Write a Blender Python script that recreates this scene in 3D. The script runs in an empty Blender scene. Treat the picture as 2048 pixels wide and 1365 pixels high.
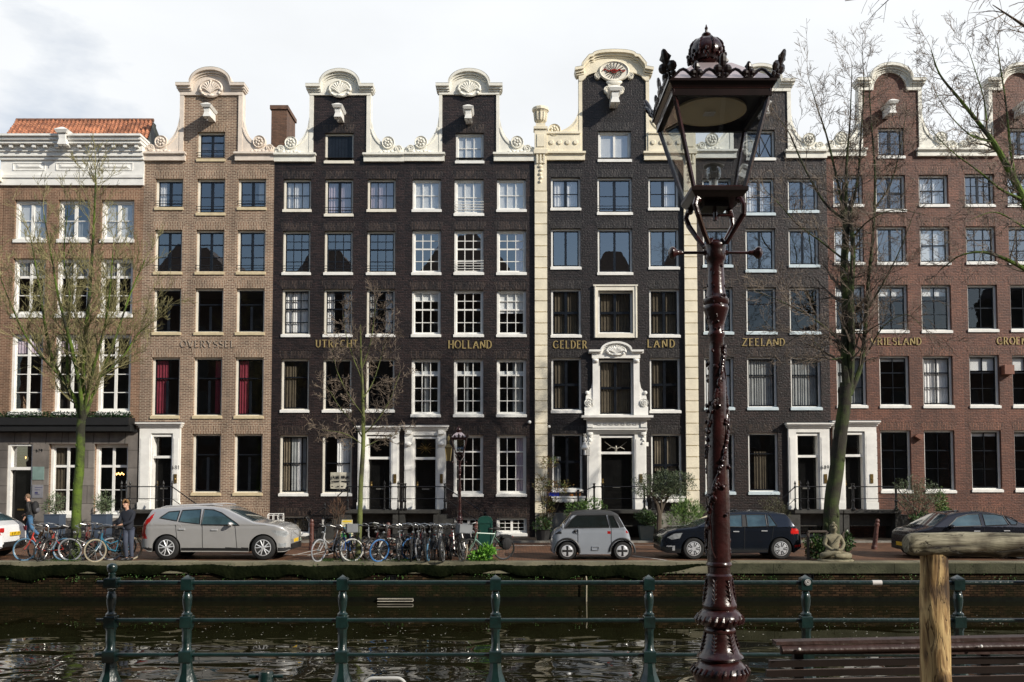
import bpy, math, random
from mathutils import Vector, Matrix
R = math.radians
sc = bpy.context.scene
COL = sc.collection
# ------------------------------------------------------------------ camera
CH = 2.43; FPX = 1820.0; TILT = R(2.9)
SPX = 275.5 - FPX*math.tan(TILT)
cam = bpy.data.cameras.new('camera'); co = bpy.data.objects.new('camera', cam); COL.objects.link(co)
cam.sensor_width = 36; cam.lens = FPX/2048*36; cam.shift_y = SPX/2048
cam.clip_start = 0.1; cam.clip_end = 3000
co.location = (0, 0, CH); co.rotation_euler = (R(90)+TILT, 0, 0)
sc.camera = co
def at(px, py, Y):
    a = (682.5+SPX-py)/FPX; b = (px-1024)/FPX
    dy = math.cos(TILT)-a*math.sin(TILT); dz = math.sin(TILT)+a*math.cos(TILT)
    t = Y/dy
    return Vector((b*t, Y, CH+dz*t))
FY = 37.0
def FX(px, py=690): return at(px, py, FY).x
def FZ(py): return at(1024, py, FY).z
# ------------------------------------------------------------------ light
SUN_AZ = 56; SUN_EL = 29          # degrees right of the line behind the camera, height
sv = Vector((math.sin(R(SUN_AZ))*math.cos(R(SUN_EL)), -math.cos(R(SUN_AZ))*math.cos(R(SUN_EL)), math.sin(R(SUN_EL))))
sl = bpy.data.lights.new('sun', 'SUN'); sl.energy = 5.0; sl.angle = R(0.5); sl.color = (1.0, 0.93, 0.82)
so = bpy.data.objects.new('sun', sl); COL.objects.link(so); so.rotation_euler = sv.to_track_quat('Z', 'Y').to_euler()
w = bpy.data.worlds.new('World'); sc.world = w; w.use_nodes = True
nt = w.node_tree; N = nt.nodes; L = nt.links; N.clear()
out = N.new('ShaderNodeOutputWorld'); bg = N.new('ShaderNodeBackground'); bg2 = N.new('ShaderNodeBackground'); mx = N.new('ShaderNodeMixShader')
sky = N.new('ShaderNodeTexSky'); sky.sky_type = 'NISHITA'; sky.sun_disc = False
sky.sun_elevation = R(SUN_EL); sky.sun_rotation = math.atan2(sv.x, sv.y)
sky.air_density = 1.0; sky.dust_density = 0.6
bg.inputs['Strength'].default_value = 0.115
tc = N.new('ShaderNodeTexCoord'); mp = N.new('ShaderNodeMapping'); mp.inputs['Scale'].default_value = (1.3, 1.3, 3.2)
mp.inputs['Location'].default_value = (3.1, 0.4, 0.2)
nz = N.new('ShaderNodeTexNoise'); nz.inputs['Scale'].default_value = 1.7; nz.inputs['Detail'].default_value = 7; nz.inputs['Roughness'].default_value = 0.55
sp = N.new('ShaderNodeSeparateXYZ'); L.new(tc.outputs['Generated'], sp.inputs[0])
# clouds bank up over the far side of the canal, the sky opens towards the sun
ma = N.new('ShaderNodeMath'); ma.operation = 'MULTIPLY_ADD'; L.new(sp.outputs['Y'], ma.inputs[0]); ma.inputs[1].default_value = 0.20
L.new(tc.outputs['Generated'], mp.inputs[0]); L.new(mp.outputs[0], nz.inputs['Vector']); L.new(nz.outputs['Fac'], ma.inputs[2])
rp = N.new('ShaderNodeValToRGB'); rp.color_ramp.elements[0].position = 0.43; rp.color_ramp.elements[1].position = 0.64
L.new(ma.outputs[0], rp.inputs[0])
bg2.inputs['Color'].default_value = (0.95, 0.975, 1.0, 1)
m3 = N.new('ShaderNodeMapRange'); m3.inputs[1].default_value = 0.35; m3.inputs[2].default_value = 0.7; m3.inputs[3].default_value = 0.95; m3.inputs[4].default_value = 1.05
nz2 = N.new('ShaderNodeTexNoise'); nz2.inputs['Scale'].default_value = 2.6; nz2.inputs['Detail'].default_value = 6; L.new(mp.outputs[0], nz2.inputs['Vector'])
L.new(nz2.outputs['Fac'], m3.inputs[0]); L.new(m3.outputs[0], bg2.inputs['Strength'])
L.new(sky.outputs[0], bg.inputs['Color']); L.new(rp.outputs[0], mx.inputs[0]); L.new(bg.outputs[0], mx.inputs[1]); L.new(bg2.outputs[0], mx.inputs[2]); L.new(mx.outputs[0], out.inputs[0])
sc.view_settings.view_transform = 'Standard'; sc.view_settings.look = 'None'; sc.view_settings.gamma = 1; sc.view_settings.exposure = 0.0
try: sc.view_settings.use_curve_mapping = False
except Exception: pass
# ------------------------------------------------------------------ materials
def lin(c):
    r = []
    for v in c:
        v = v/255.0
        r.append(v/12.92 if v <= 0.04045 else ((v+0.055)/1.055)**2.4)
    return tuple(r)
MATS = {}
def mat(name, col, rough=0.6, metal=0.0, var=0.15, vscale=3.0, bump=0.0, bscale=30.0, col2=None, spec=0.5, coat=0.0, thr=(0.35, 0.65)):
    if name in MATS: return MATS[name]
    m = bpy.data.materials.new(name); m.use_nodes = True; nt = m.node_tree; n = nt.nodes; l = nt.links
    b = n['Principled BSDF']; b.inputs['Roughness'].default_value = rough; b.inputs['Metallic'].default_value = metal
    b.inputs['Specular IOR Level'].default_value = spec; b.inputs['Coat Weight'].default_value = coat; b.inputs['Coat Roughness'].default_value = 0.06
    g = n.new('ShaderNodeNewGeometry' if False else 'ShaderNodeTexCoord')
    nz = n.new('ShaderNodeTexNoise'); nz.inputs['Scale'].default_value = vscale; nz.inputs['Detail'].default_value = 5; nz.inputs['Roughness'].default_value = 0.6
    l.new(g.outputs['Object'], nz.inputs['Vector'])
    r = n.new('ShaderNodeValToRGB'); r.color_ramp.elements[0].position = thr[0]; r.color_ramp.elements[1].position = thr[1]
    c2 = col2 if col2 else tuple(min(1, c*(1+var)) for c in col)
    c1 = col if col2 else tuple(c*(1-var) for c in col)
    r.color_ramp.elements[0].color = (*c1, 1); r.color_ramp.elements[1].color = (*c2, 1)
    l.new(nz.outputs['Fac'], r.inputs[0]); l.new(r.outputs[0], b.inputs['Base Color'])
    if bump:
        nb = n.new('ShaderNodeTexNoise'); nb.inputs['Scale'].default_value = bscale; nb.inputs['Detail'].default_value = 4
        l.new(g.outputs['Object'], nb.inputs['Vector'])
        bp = n.new('ShaderNodeBump'); bp.inputs['Strength'].default_value = bump; bp.inputs['Distance'].default_value = 0.02
        l.new(nb.outputs['Fac'], bp.inputs['Height']); l.new(bp.outputs[0], b.inputs['Normal'])
    MATS[name] = m; return m
def brick(name, c1, c2, mortar, rough=0.7, spec=0.5, bw=0.21, rh=0.068, ms=0.011, soldier=False, bump=0.5, stain=0.25, big=None, horiz=False):
    m = bpy.data.materials.new(name); m.use_nodes = True; n = m.node_tree.nodes; l = m.node_tree.links
    b = n['Principled BSDF']; b.inputs['Roughness'].default_value = rough; b.inputs['Specular IOR Level'].default_value = spec
    g = n.new('ShaderNodeTexCoord'); s = n.new('ShaderNodeSeparateXYZ'); l.new(g.outputs['Object'], s.inputs[0])
    c = n.new('ShaderNodeCombineXYZ')
    if horiz:
        l.new(s.outputs[0], c.inputs[0]); l.new(s.outputs[1], c.inputs[1])
    else:
        ad = n.new('ShaderNodeMath'); l.new(s.outputs[0], ad.inputs[0]); l.new(s.outputs[1], ad.inputs[1])
        l.new(ad.outputs[0], c.inputs[1 if soldier else 0]); l.new(s.outputs[2], c.inputs[0 if soldier else 1])
    # slight unevenness of the courses
    nd = n.new('ShaderNodeTexNoise'); nd.inputs['Scale'].default_value = 2.5; nd.inputs['Detail'].default_value = 3; l.new(g.outputs['Object'], nd.inputs['Vector'])
    vm = n.new('ShaderNodeVectorMath'); vm.operation = 'MULTIPLY_ADD'; vm.inputs[1].default_value = (0.03, 0.03, 0); l.new(nd.outputs['Color'], vm.inputs[0]); l.new(c.outputs[0], vm.inputs[2])
    t = n.new('ShaderNodeTexBrick'); t.inputs['Scale'].default_value = 1.0; t.inputs['Brick Width'].default_value = bw; t.inputs['Row Height'].default_value = rh
    t.inputs['Mortar Size'].default_value = ms; t.inputs['Mortar Smooth'].default_value = 0.3; t.inputs['Bias'].default_value = 0.0
    t.inputs['Color1'].default_value = (*c1, 1); t.inputs['Color2'].default_value = (*c2, 1); t.inputs['Mortar'].default_value = (*mortar, 1)
    l.new(vm.outputs[0], t.inputs['Vector'])
    nz = n.new('ShaderNodeTexNoise'); nz.inputs['Scale'].default_value = 0.9; nz.inputs['Detail'].default_value = 8; nz.inputs['Roughness'].default_value = 0.65; l.new(g.outputs['Object'], nz.inputs['Vector'])
    mr = n.new('ShaderNodeMapRange'); mr.inputs[1].default_value = 0.3; mr.inputs[2].default_value = 0.7; mr.inputs[3].default_value = 1-stain; mr.inputs[4].default_value = 1+stain
    l.new(nz.outputs['Fac'], mr.inputs[0])
    mm = n.new('ShaderNodeMix'); mm.data_type = 'RGBA'; mm.blend_type = 'MULTIPLY'; mm.inputs[0].default_value = 1
    l.new(t.outputs['Color'], mm.inputs[6]); l.new(mr.outputs[0], mm.inputs[7])
    # soot and rain streaks running down the wall
    ms_ = n.new('ShaderNodeMapping'); ms_.inputs['Scale'].default_value = (1.6, 1.6, .22); l.new(g.outputs['Object'], ms_.inputs[0]); ns_ = n.new('ShaderNodeTexNoise'); ns_.inputs['Scale'].default_value = 1.1; ns_.inputs['Detail'].default_value = 6; l.new(ms_.outputs[0], ns_.inputs['Vector'])
    mq = n.new('ShaderNodeMapRange'); mq.inputs[1].default_value = .35; mq.inputs[2].default_value = .62; mq.inputs[3].default_value = .70; mq.inputs[4].default_value = 1.1; l.new(ns_.outputs['Fac'], mq.inputs[0])
    mv = n.new('ShaderNodeMix'); mv.data_type = 'RGBA'; mv.blend_type = 'MULTIPLY'; mv.inputs[0].default_value = 1; l.new(mm.outputs[2], mv.inputs[6]); l.new(mq.outputs[0], mv.inputs[7]); last = mv.outputs[2]
    if big:   # patches of another colour (moss, damp)
        n2 = n.new('ShaderNodeTexNoise'); n2.inputs['Scale'].default_value = big[1]; n2.inputs['Detail'].default_value = 8; n2.inputs['Roughness'].default_value = 0.7; l.new(g.outputs['Object'], n2.inputs['Vector'])
        r2 = n.new('ShaderNodeValToRGB'); r2.color_ramp.elements[0].position = big[2]; r2.color_ramp.elements[1].position = big[3]; l.new(n2.outputs['Fac'], r2.inputs[0])
        m2 = n.new('ShaderNodeMix'); m2.data_type = 'RGBA'; l.new(r2.outputs[0], m2.inputs[0]); l.new(last, m2.inputs[6]); m2.inputs[7].default_value = (*big[0], 1); last = m2.outputs[2]
    l.new(last, b.inputs['Base Color'])
    nf = n.new('ShaderNodeTexNoise'); nf.inputs['Scale'].default_value = 14; nf.inputs['Detail'].default_value = 5; l.new(g.outputs['Object'], nf.inputs['Vector'])
    a2 = n.new('ShaderNodeMath'); a2.operation = 'MULTIPLY_ADD'; l.new(t.outputs['Fac'], a2.inputs[0]); a2.inputs[1].default_value = -0.6; l.new(nf.outputs['Fac'], a2.inputs[2])
    bp = n.new('ShaderNodeBump'); bp.inputs['Strength'].default_value = bump; bp.inputs['Distance'].default_value = 0.02; l.new(a2.outputs[0], bp.inputs['Height']); l.new(bp.outputs[0], b.inputs['Normal'])
    return m
def glass(name, tint=(1, 1, 1), base=0.10, rough=0.0, wob=0.0):
    m = bpy.data.materials.new(name); m.use_nodes = True; n = m.node_tree.nodes; l = m.node_tree.links; n.clear()
    o = n.new('ShaderNodeOutputMaterial'); t = n.new('ShaderNodeBsdfTransparent'); t.inputs[0].default_value = (*tint, 1)
    g = n.new('ShaderNodeBsdfGlossy'); g.inputs['Roughness'].default_value = rough; x = n.new('ShaderNodeMixShader')
    f = n.new('ShaderNodeLayerWeight'); f.inputs[0].default_value = .5      # facing: the same from both sides of the pane
    p5 = n.new('ShaderNodeMath'); p5.operation = 'POWER'; l.new(f.outputs['Facing'], p5.inputs[0]); p5.inputs[1].default_value = 5
    a = n.new('ShaderNodeMath'); a.operation = 'MULTIPLY_ADD'; a.use_clamp = True; l.new(p5.outputs[0], a.inputs[0]); a.inputs[1].default_value = .9; a.inputs[2].default_value = base+.05
    l.new(a.outputs[0], x.inputs[0]); l.new(t.outputs[0], x.inputs[1]); l.new(g.outputs[0], x.inputs[2]); l.new(x.outputs[0], o.inputs[0])
    if wob:
        tc = n.new('ShaderNodeTexCoord'); nb = n.new('ShaderNodeTexNoise'); nb.inputs['Scale'].default_value = 1.3; nb.inputs['Detail'].default_value = 2
        l.new(tc.outputs['Object'], nb.inputs['Vector']); bp = n.new('ShaderNodeBump'); bp.inputs['Strength'].default_value = wob; bp.inputs['Distance'].default_value = 0.05
        l.new(nb.outputs['Fac'], bp.inputs['Height']); l.new(bp.outputs[0], g.inputs['Normal'])
    return m
def emis(name, col, s):
    m = bpy.data.materials.new(name); m.use_nodes = True; b = m.node_tree.nodes['Principled BSDF']
    b.inputs['Base Color'].default_value = (*col, 1); b.inputs['Emission Color'].default_value = (*col, 1); b.inputs['Emission Strength'].default_value = s
    return m
# ------------------------------------------------------------------ mesh builder
ORG = {}
class MB:
    def __init__(s): s.v = []; s.f = []; s.m = []
    def add(s, vs, fs, m=0):
        o = len(s.v); s.v.extend([tuple(p) for p in vs]); s.f.extend([tuple(i+o for i in f) for f in fs]); s.m.extend([m]*len(fs)); return s
    def quad(s, a, b, c, d, m=0): return s.add([a, b, c, d], [(0, 1, 2, 3)], m)
    def box(s, x0, x1, y0, y1, z0, z1, m=0):
        return s.add([(x0,y0,z0),(x1,y0,z0),(x1,y1,z0),(x0,y1,z0),(x0,y0,z1),(x1,y0,z1),(x1,y1,z1),(x0,y1,z1)],
                     [(0,3,2,1),(4,5,6,7),(0,1,5,4),(1,2,6,5),(2,3,7,6),(3,0,4,7)], m)
    def frustum(s, c, w0, d0, w1, d1, z0, z1, m=0, off=(0, 0)):
        x, y = c; x1, y1 = x+off[0], y+off[1]
        return s.add([(x-w0,y-d0,z0),(x+w0,y-d0,z0),(x+w0,y+d0,z0),(x-w0,y+d0,z0),(x1-w1,y1-d1,z1),(x1+w1,y1-d1,z1),(x1+w1,y1+d1,z1),(x1-w1,y1+d1,z1)],
                     [(0,3,2,1),(4,5,6,7),(0,1,5,4),(1,2,6,5),(2,3,7,6),(3,0,4,7)], m)
    def prism(s, poly, y0, y1, m=0):          # polygon in x,z pushed along y
        n = len(poly); vs = [(p[0], y0, p[1]) for p in poly]+[(p[0], y1, p[1]) for p in poly]
        fs = [tuple(range(n)), tuple(reversed(range(n, 2*n)))]+[(i, i+n, (i+1) % n+n, (i+1) % n) for i in range(n)]
        return s.add(vs, fs, m)
    def lathe(s, prof, c=(0, 0, 0), seg=16, axis='z', m=0, sq=None):
        o = len(s.v); n = len(prof)
        for (r, h) in prof:
            for k in range(seg):
                a = 2*math.pi*k/seg+(math.pi/seg if seg <= 8 else 0); ca, sa = math.cos(a), math.sin(a)
                if axis == 'z': s.v.append((c[0]+r*ca, c[1]+r*sa, c[2]+h))
                elif axis == 'y': s.v.append((c[0]+r*ca, c[1]+h, c[2]+r*sa))
                else: s.v.append((c[0]+h, c[1]+r*ca, c[2]+r*sa))
        for i in range(n-1):
            for k in range(seg):
                a = o+i*seg+k; b = o+i*seg+(k+1) % seg
                f = (a, b, b+seg, a+seg)
                if axis == 'y': f = f[::-1]
                s.f.append(f); s.m.append(m)
        s.f.append(tuple(range(o, o+seg)) if axis == 'y' else tuple(reversed(range(o, o+seg)))); s.m.append(m)
        t = o+(n-1)*seg
        s.f.append(tuple(reversed(range(t, t+seg))) if axis == 'y' else tuple(range(t, t+seg))); s.m.append(m)
        return s
    def tube(s, pts, r, seg=6, m=0, cap=True, closed=False):
        pts = [Vector(p) for p in pts]; n = len(pts)
        if n < 2: return s
        rs = r if isinstance(r, (list, tuple)) else [r]*n
        o = len(s.v); prev = None
        for i, p in enumerate(pts):
            if closed: t = pts[(i+1) % n]-pts[(i-1) % n]
            else: t = pts[min(i+1, n-1)]-pts[max(i-1, 0)]
            if t.length < 1e-9: t = Vector((0, 0, 1))
            t.normalize()
            if prev is None:
                u = t.cross(Vector((0, 0, 1)) if abs(t.z) < 0.9 else Vector((1, 0, 0))).normalized()
            else:
                u = prev-t*prev.dot(t)
                u = u.normalized() if u.length > 1e-6 else t.orthogonal().normalized()
            prev = u; v = t.cross(u)
            for k in range(seg):
                a = 2*math.pi*k/seg; s.v.append(tuple(p+(u*math.cos(a)+v*math.sin(a))*rs[i]))
        for i in range(n if closed else n-1):
            j = (i+1) % n
            for k in range(seg):
                s.f.append((o+i*seg+k, o+i*seg+(k+1) % seg, o+j*seg+(k+1) % seg, o+j*seg+k)); s.m.append(m)
        if cap and not closed:
            s.f.append(tuple(reversed(range(o, o+seg)))); s.m.append(m)
            s.f.append(tuple(range(o+(n-1)*seg, o+n*seg))); s.m.append(m)
        return s
    def ball(s, c, r, m=0, seg=10, rings=6, rot=None):
        rx, ry, rz = (r, r, r) if not isinstance(r, (tuple, list)) else r
        o = len(s.v)
        for i in range(rings+1):
            th = math.pi*i/rings
            for k in range(seg):
                a = 2*math.pi*k/seg; p = Vector((rx*math.sin(th)*math.cos(a), ry*math.sin(th)*math.sin(a), -rz*math.cos(th)))
                if rot: p = rot @ p
                s.v.append((c[0]+p.x, c[1]+p.y, c[2]+p.z))
        for i in range(rings):
            for k in range(seg):
                s.f.append((o+i*seg+k, o+i*seg+(k+1) % seg, o+(i+1)*seg+(k+1) % seg, o+(i+1)*seg+k)); s.m.append(m)
        return s
    def strip(s, path, t, y0, y1, m=0):       # moulding that follows a path in x,z
        n = len(path); up = []; dn = []
        for i in range(n):
            a = Vector(path[max(i-1, 0)]); b = Vector(path[min(i+1, n-1)]); d = (b-a)
            d = d.normalized() if d.length else Vector((1, 0)); q = Vector((-d.y, d.x)); p = Vector(path[i])
            up.append(p+q*t/2); dn.append(p-q*t/2)
        for i in range(n-1):
            a, b, c, d = dn[i], dn[i+1], up[i+1], up[i]
            vs = [(p.x, y, p.y) for y in (y0, y1) for p in (a, b, c, d)]
            fs = [(0,1,2,3), (7,6,5,4), (0,4,5,1), (2,6,7,3)]
            if i == 0: fs.append((3,7,4,0))
            if i == n-2: fs.append((1,5,6,2))
            s.add(vs, fs, m)
        return s
    def leaf(s, p, d, up, l, wd, m=0):
        q = d.cross(up); q = q.normalized()*wd if q.length > 1e-6 else Vector((wd, 0, 0))
        return s.add([p, p+d*l*0.5+q, p+d*l, p+d*l*0.5-q], [(0, 1, 2, 3)], m)
    def build(s, name, mats, parent=None, smooth=False):
        me = bpy.data.meshes.new(name)
        org = ORG.get(parent.name, Vector()) if parent else Vector()
        me.from_pydata([(v[0]-org.x, v[1]-org.y, v[2]-org.z) for v in s.v], [], s.f)
        if not isinstance(mats, (list, tuple)): mats = [mats]
        for m in mats: me.materials.append(m)
        if len(mats) > 1: me.polygons.foreach_set('material_index', s.m)
        if smooth:
            me.polygons.foreach_set('use_smooth', [True]*len(me.polygons))
            try: me.set_sharp_from_angle(angle=R(40))
            except Exception: pass
        me.update()
        o = bpy.data.objects.new(name, me); COL.objects.link(o)
        if parent: o.parent = parent; ORG[o.name] = org
        return o
def tag(o, label=None, cat=None, group=None, kind=None):
    if label: o['label'] = label
    if cat: o['category'] = cat
    if group: o['group'] = group
    if kind: o['kind'] = kind
    return o
def empty(name, loc=(0, 0, 0), label=None, cat=None, group=None, world=True):
    o = bpy.data.objects.new(name, None); COL.objects.link(o); o.location = loc; o.empty_display_size = 0.2
    ORG[o.name] = Vector(loc) if world else Vector()
    return tag(o, label, cat, group)
def copy_tree(o, parent=None):
    c = o.copy(); COL.objects.link(c); c.parent = parent
    for ch in list(o.children): copy_tree(ch, c)
    return c
def crom(pts, n=6):
    pts = [Vector(p) for p in pts]
    if len(pts) < 3: return pts
    P = [pts[0]*2-pts[1]]+pts+[pts[-1]*2-pts[-2]]; out = []
    for i in range(1, len(P)-2):
        for k in range(n):
            t = k/n; a, b, c, d = P[i-1], P[i], P[i+1], P[i+2]
            out.append(0.5*((2*b)+(c-a)*t+(2*a-5*b+4*c-d)*t*t+(3*b-a-3*c+d)*t**3))
    out.append(pts[-1]); return out
# ------------------------------------------------------------------ lettering (strokes)
GL = {
'A': [(0,0,.35,1),(.35,1,.7,0),(.14,.36,.57,.36)], 'C': [('c',.36,.5,.36,.5,50,310)], 'D': [(.08,0,.08,1),(.08,1,.3,1),(.08,0,.3,0),('c',.3,.5,.36,.5,-90,90)],
'E': [(.08,0,.08,1),(.08,1,.55,1),(.08,.53,.45,.53),(.08,0,.58,0)], 'F': [(.08,0,.08,1),(.08,1,.55,1),(.08,.53,.45,.53)],
'G': [('c',.38,.5,.38,.5,45,350),(.5,.42,.78,.42),(.74,.42,.74,.1)], 'H': [(.08,0,.08,1),(.66,0,.66,1),(.08,.52,.66,.52)], 'I': [(.1,0,.1,1)],
'J': [(.3,1,.3,.15),('c',.15,.18,.15,.18,180,360)], 'K': [(.08,0,.08,1),(.08,.45,.55,1),(.2,.58,.6,0)],
'L': [(.08,0,.08,1),(.08,0,.55,0)], 'N': [(.08,0,.08,1),(.08,1,.68,0),(.68,0,.68,1)], 'O': [('c',.4,.5,.4,.5,0,360)],
'P': [(.08,0,.08,1),(.08,1,.3,1),(.08,.48,.3,.48),('c',.3,.74,.24,.26,-90,90)],
'R': [(.08,0,.08,1),(.08,1,.3,1),(.08,.5,.3,.5),('c',.3,.75,.23,.25,-90,90),(.3,.5,.62,0)],
'S': [('c',.28,.75,.22,.25,40,270),('c',.28,.25,.24,.25,-140,90)], 'T': [(.33,0,.33,1),(0,1,.66,1)],
'U': [(.08,1,.08,.3),(.62,1,.62,.3),('c',.35,.32,.27,.32,180,360)], 'V': [(0,1,.34,0),(.34,0,.68,1)],
'X': [(0,0,.6,1),(0,1,.6,0)], 'Y': [(0,1,.32,.5),(.64,1,.32,.5),(.32,.5,.32,0)], 'Z': [(.02,1,.6,1),(.6,1,0,0),(0,0,.62,0)],
'0': [('c',.28,.5,.26,.5,0,360)], '1': [(.2,0,.2,1),(.2,1,.05,.8)], '6': [('c',.28,.3,.25,.3,0,360),('c',.5,.35,.47,.65,110,185)],
'7': [(0,1,.5,1),(.5,1,.15,0)], '8': [('c',.28,.74,.21,.25,0,360),('c',.28,.25,.26,.26,0,360)], '9': [('c',.28,.7,.25,.3,0,360),('c',.06,.65,.47,.65,-70,5)],
'5': [(.5,1,.1,1),(.1,1,.08,.55),('c',.26,.3,.24,.3,-140,120)], '-': [(.05,.45,.35,.45)], '&': [('c',.25,.25,.2,.25,0,360),('c',.25,.75,.15,.25,0,360)]}
GW = {'I': .2, 'E': .6, 'L': .56, 'F': .56, 'S': .54, 'O': .8, 'G': .8, '1': .35, '-': .4}
def lettering(mb, text, x0, x1, z, h, y, t=0.16, dep=0.03, gap=0.25, serif=True, m=0):
    tot = sum((GW.get(c, .7) if c != ' ' else .5)+gap for c in text)-gap
    sx = (x1-x0)/tot; cx = x0
    def seg(a, b, th):
        a = Vector(a); b = Vector(b); d = (b-a)
        if d.length < 1e-6: return
        q = Vector((-d.y, d.x)).normalized()*th/2
        mb.prism([(a-q)[:], (b-q)[:], (b+q)[:], (a+q)[:]], y-dep, y, m)
    for c in text:
        if c == ' ': cx += (.5+gap)*sx; continue
        for st in GL.get(c, []):
            if st[0] == 'c':
                _, ox, oy, rx, ry, a0, a1 = st; n = max(4, int(abs(a1-a0)/24)); pts = []
                for i in range(n+1):
                    a = R(a0+(a1-a0)*i/n); pts.append((cx+(ox+rx*math.cos(a))*sx, z+(oy+ry*math.sin(a))*h, a))
                for i in range(n):
                    am = (pts[i][2]+pts[i+1][2])/2; th = t*h*(0.45+0.65*abs(math.cos(am)))
                    seg(pts[i][:2], pts[i+1][:2], th)
            else:
                a = (cx+st[0]*sx, z+st[1]*h); b = (cx+st[2]*sx, z+st[3]*h)
                hor = abs(a[1]-b[1]) < 0.05*h
                seg(a, b, t*h*(0.6 if hor else 1.0))
                if serif and not hor:
                    for p in (a, b):
                        if abs(p[1]-z) < 0.02*h or abs(p[1]-z-h) < 0.02*h: mb.box(p[0]-.12*h, p[0]+.12*h, y-dep-.001, y-.001, p[1]-.03*h, p[1]+.03*h, m)
        cx += (GW.get(c, .7)+gap)*sx
# ------------------------------------------------------------------ palette
WH = mat('white_paint', (0.80, 0.79, 0.75), 0.42, var=0.08, vscale=2.5, bump=0.1)
CREAM = mat('cream_paint', (0.76, 0.72, 0.62), 0.5, var=0.08, vscale=2, bump=0.2)
CREAMY = mat('yellow_cream_plaster', (0.78, 0.71, 0.55), 0.6, var=0.12, vscale=1.6, bump=0.3, bscale=18)
PINKY = mat('pinkish_plaster', (0.72, 0.63, 0.54), 0.6, var=0.12, vscale=1.6, bump=0.3, bscale=18)
IVORY = mat('ivory_plaster', (0.79, 0.77, 0.69), 0.6, var=0.12, vscale=1.6, bump=0.3, bscale=18)
SILL = mat('ochre_sill_stone', (0.60, 0.50, 0.32), 0.6, var=0.1, vscale=6)
BLUEW = mat('bluish_white_sill', (0.55, 0.64, 0.68), 0.5, var=0.08)
SASHK = mat('dark_blue_black_paint', (0.008, 0.010, 0.014), 0.25, var=0.3)
BLACK = mat('black_gloss_paint', (0.006, 0.006, 0.006), 0.18, var=0.3)
IRON = mat('black_iron', (0.012, 0.012, 0.013), 0.35, metal=0.3, var=0.4, vscale=20)
DSTONE = mat('dark_stoop_stone', (0.035, 0.034, 0.03), 0.7, var=0.3, vscale=4, bump=0.4)
GSTONE = mat('grey_plinth_stone', (0.20, 0.19, 0.165), 0.75, var=0.3, vscale=2.5, bump=0.4)
LEAD = mat('lead_sheet', (0.16, 0.17, 0.18), 0.5, metal=0.3, var=0.2)
GOLD = mat('gilded_letters', (0.42, 0.32, 0.14), 0.38, metal=0.25, var=0.15)
BRASS = mat('tarnished_brass', (0.28, 0.19, 0.07), 0.35, metal=0.8, var=0.2, vscale=15)
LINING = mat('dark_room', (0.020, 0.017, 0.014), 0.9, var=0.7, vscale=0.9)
CURW = mat('white_curtain', (0.82, 0.81, 0.80), 0.9, var=0.08)
CURG = mat('grey_curtain', (0.28, 0.29, 0.29), 0.9, var=0.15)
CURR = mat('wine_red_curtain', (0.16, 0.012, 0.028), 0.85, var=0.2)
CURB = mat('beige_curtain', (0.16, 0.13, 0.09), 0.9, var=0.2)
CURD = mat('dark_beige_curtain', (0.07, 0.055, 0.035), 0.9, var=0.2)
CURL = mat('lilac_curtain', (0.48, 0.40, 0.46), 0.9, var=0.1)
BLIND = mat('pale_roller_blind', (0.72, 0.73, 0.73), 0.8, var=0.05)
CUR = dict(w=CURW, g=CURG, r=CURR, b=CURB, d=CURD, l=CURL, p=BLIND)
GL1 = glass('window_glass', (0.97, 0.98, 0.98), 0.31, 0.0, 0.02); GL2 = glass('window_glass_plain', (0.97, 0.98, 0.98), 0.05, 0.0, 0.03)
B_TAN = brick('tan_brick', lin((140,111,91)), lin((102,78,63)), lin((182,166,145)), ms=0.014)
B_TAN_S = brick('tan_brick_arch', lin((144,113,91)), lin((98,74,58)), lin((182,166,145)), soldier=True, ms=0.014)
B_OLD = brick('brown_brick', lin((136,102,80)), lin((106,78,60)), lin((168,146,122)), ms=0.010)
B_OLD_S = brick('brown_brick_arch', lin((140,104,80)), lin((100,72,54)), lin((168,146,122)), soldier=True)
B_DRK = brick('black_painted_brick', lin((56,42,39)), lin((30,23,22)), lin((18,14,14)), rough=0.42, bump=1.0, stain=0.3)
B_DRK_S = brick('black_painted_arch', lin((74,61,54)), lin((32,25,24)), lin((12,10,10)), rough=0.42, bump=1.0, soldier=True)
B_DK2 = brick('blue_black_painted_brick', lin((47,39,39)), lin((28,24,24)), lin((17,15,15)), rough=0.42, bump=1.0, stain=0.2)
B_DK2_S = brick('blue_black_painted_arch', lin((62,57,55)), lin((32,28,28)), lin((14,12,12)), rough=0.42, bump=1.0, soldier=True)
B_RED = brick('red_brown_brick', lin((118,74,56)), lin((92,55,42)), lin((74,50,40)), rough=0.6, bump=0.9, stain=0.28)
B_RED_S = brick('red_brown_arch', lin((126,82,62)), lin((90,56,42)), lin((50,34,27)), rough=0.6, bump=0.9, soldier=True)
ASHLAR = brick('grey_ashlar', lin((126,120,114)), lin((104,98,93)), lin((60,56,52)), rough=0.75, bw=1.6, rh=0.72, ms=0.012, stain=0.35, bump=0.3)

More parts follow.
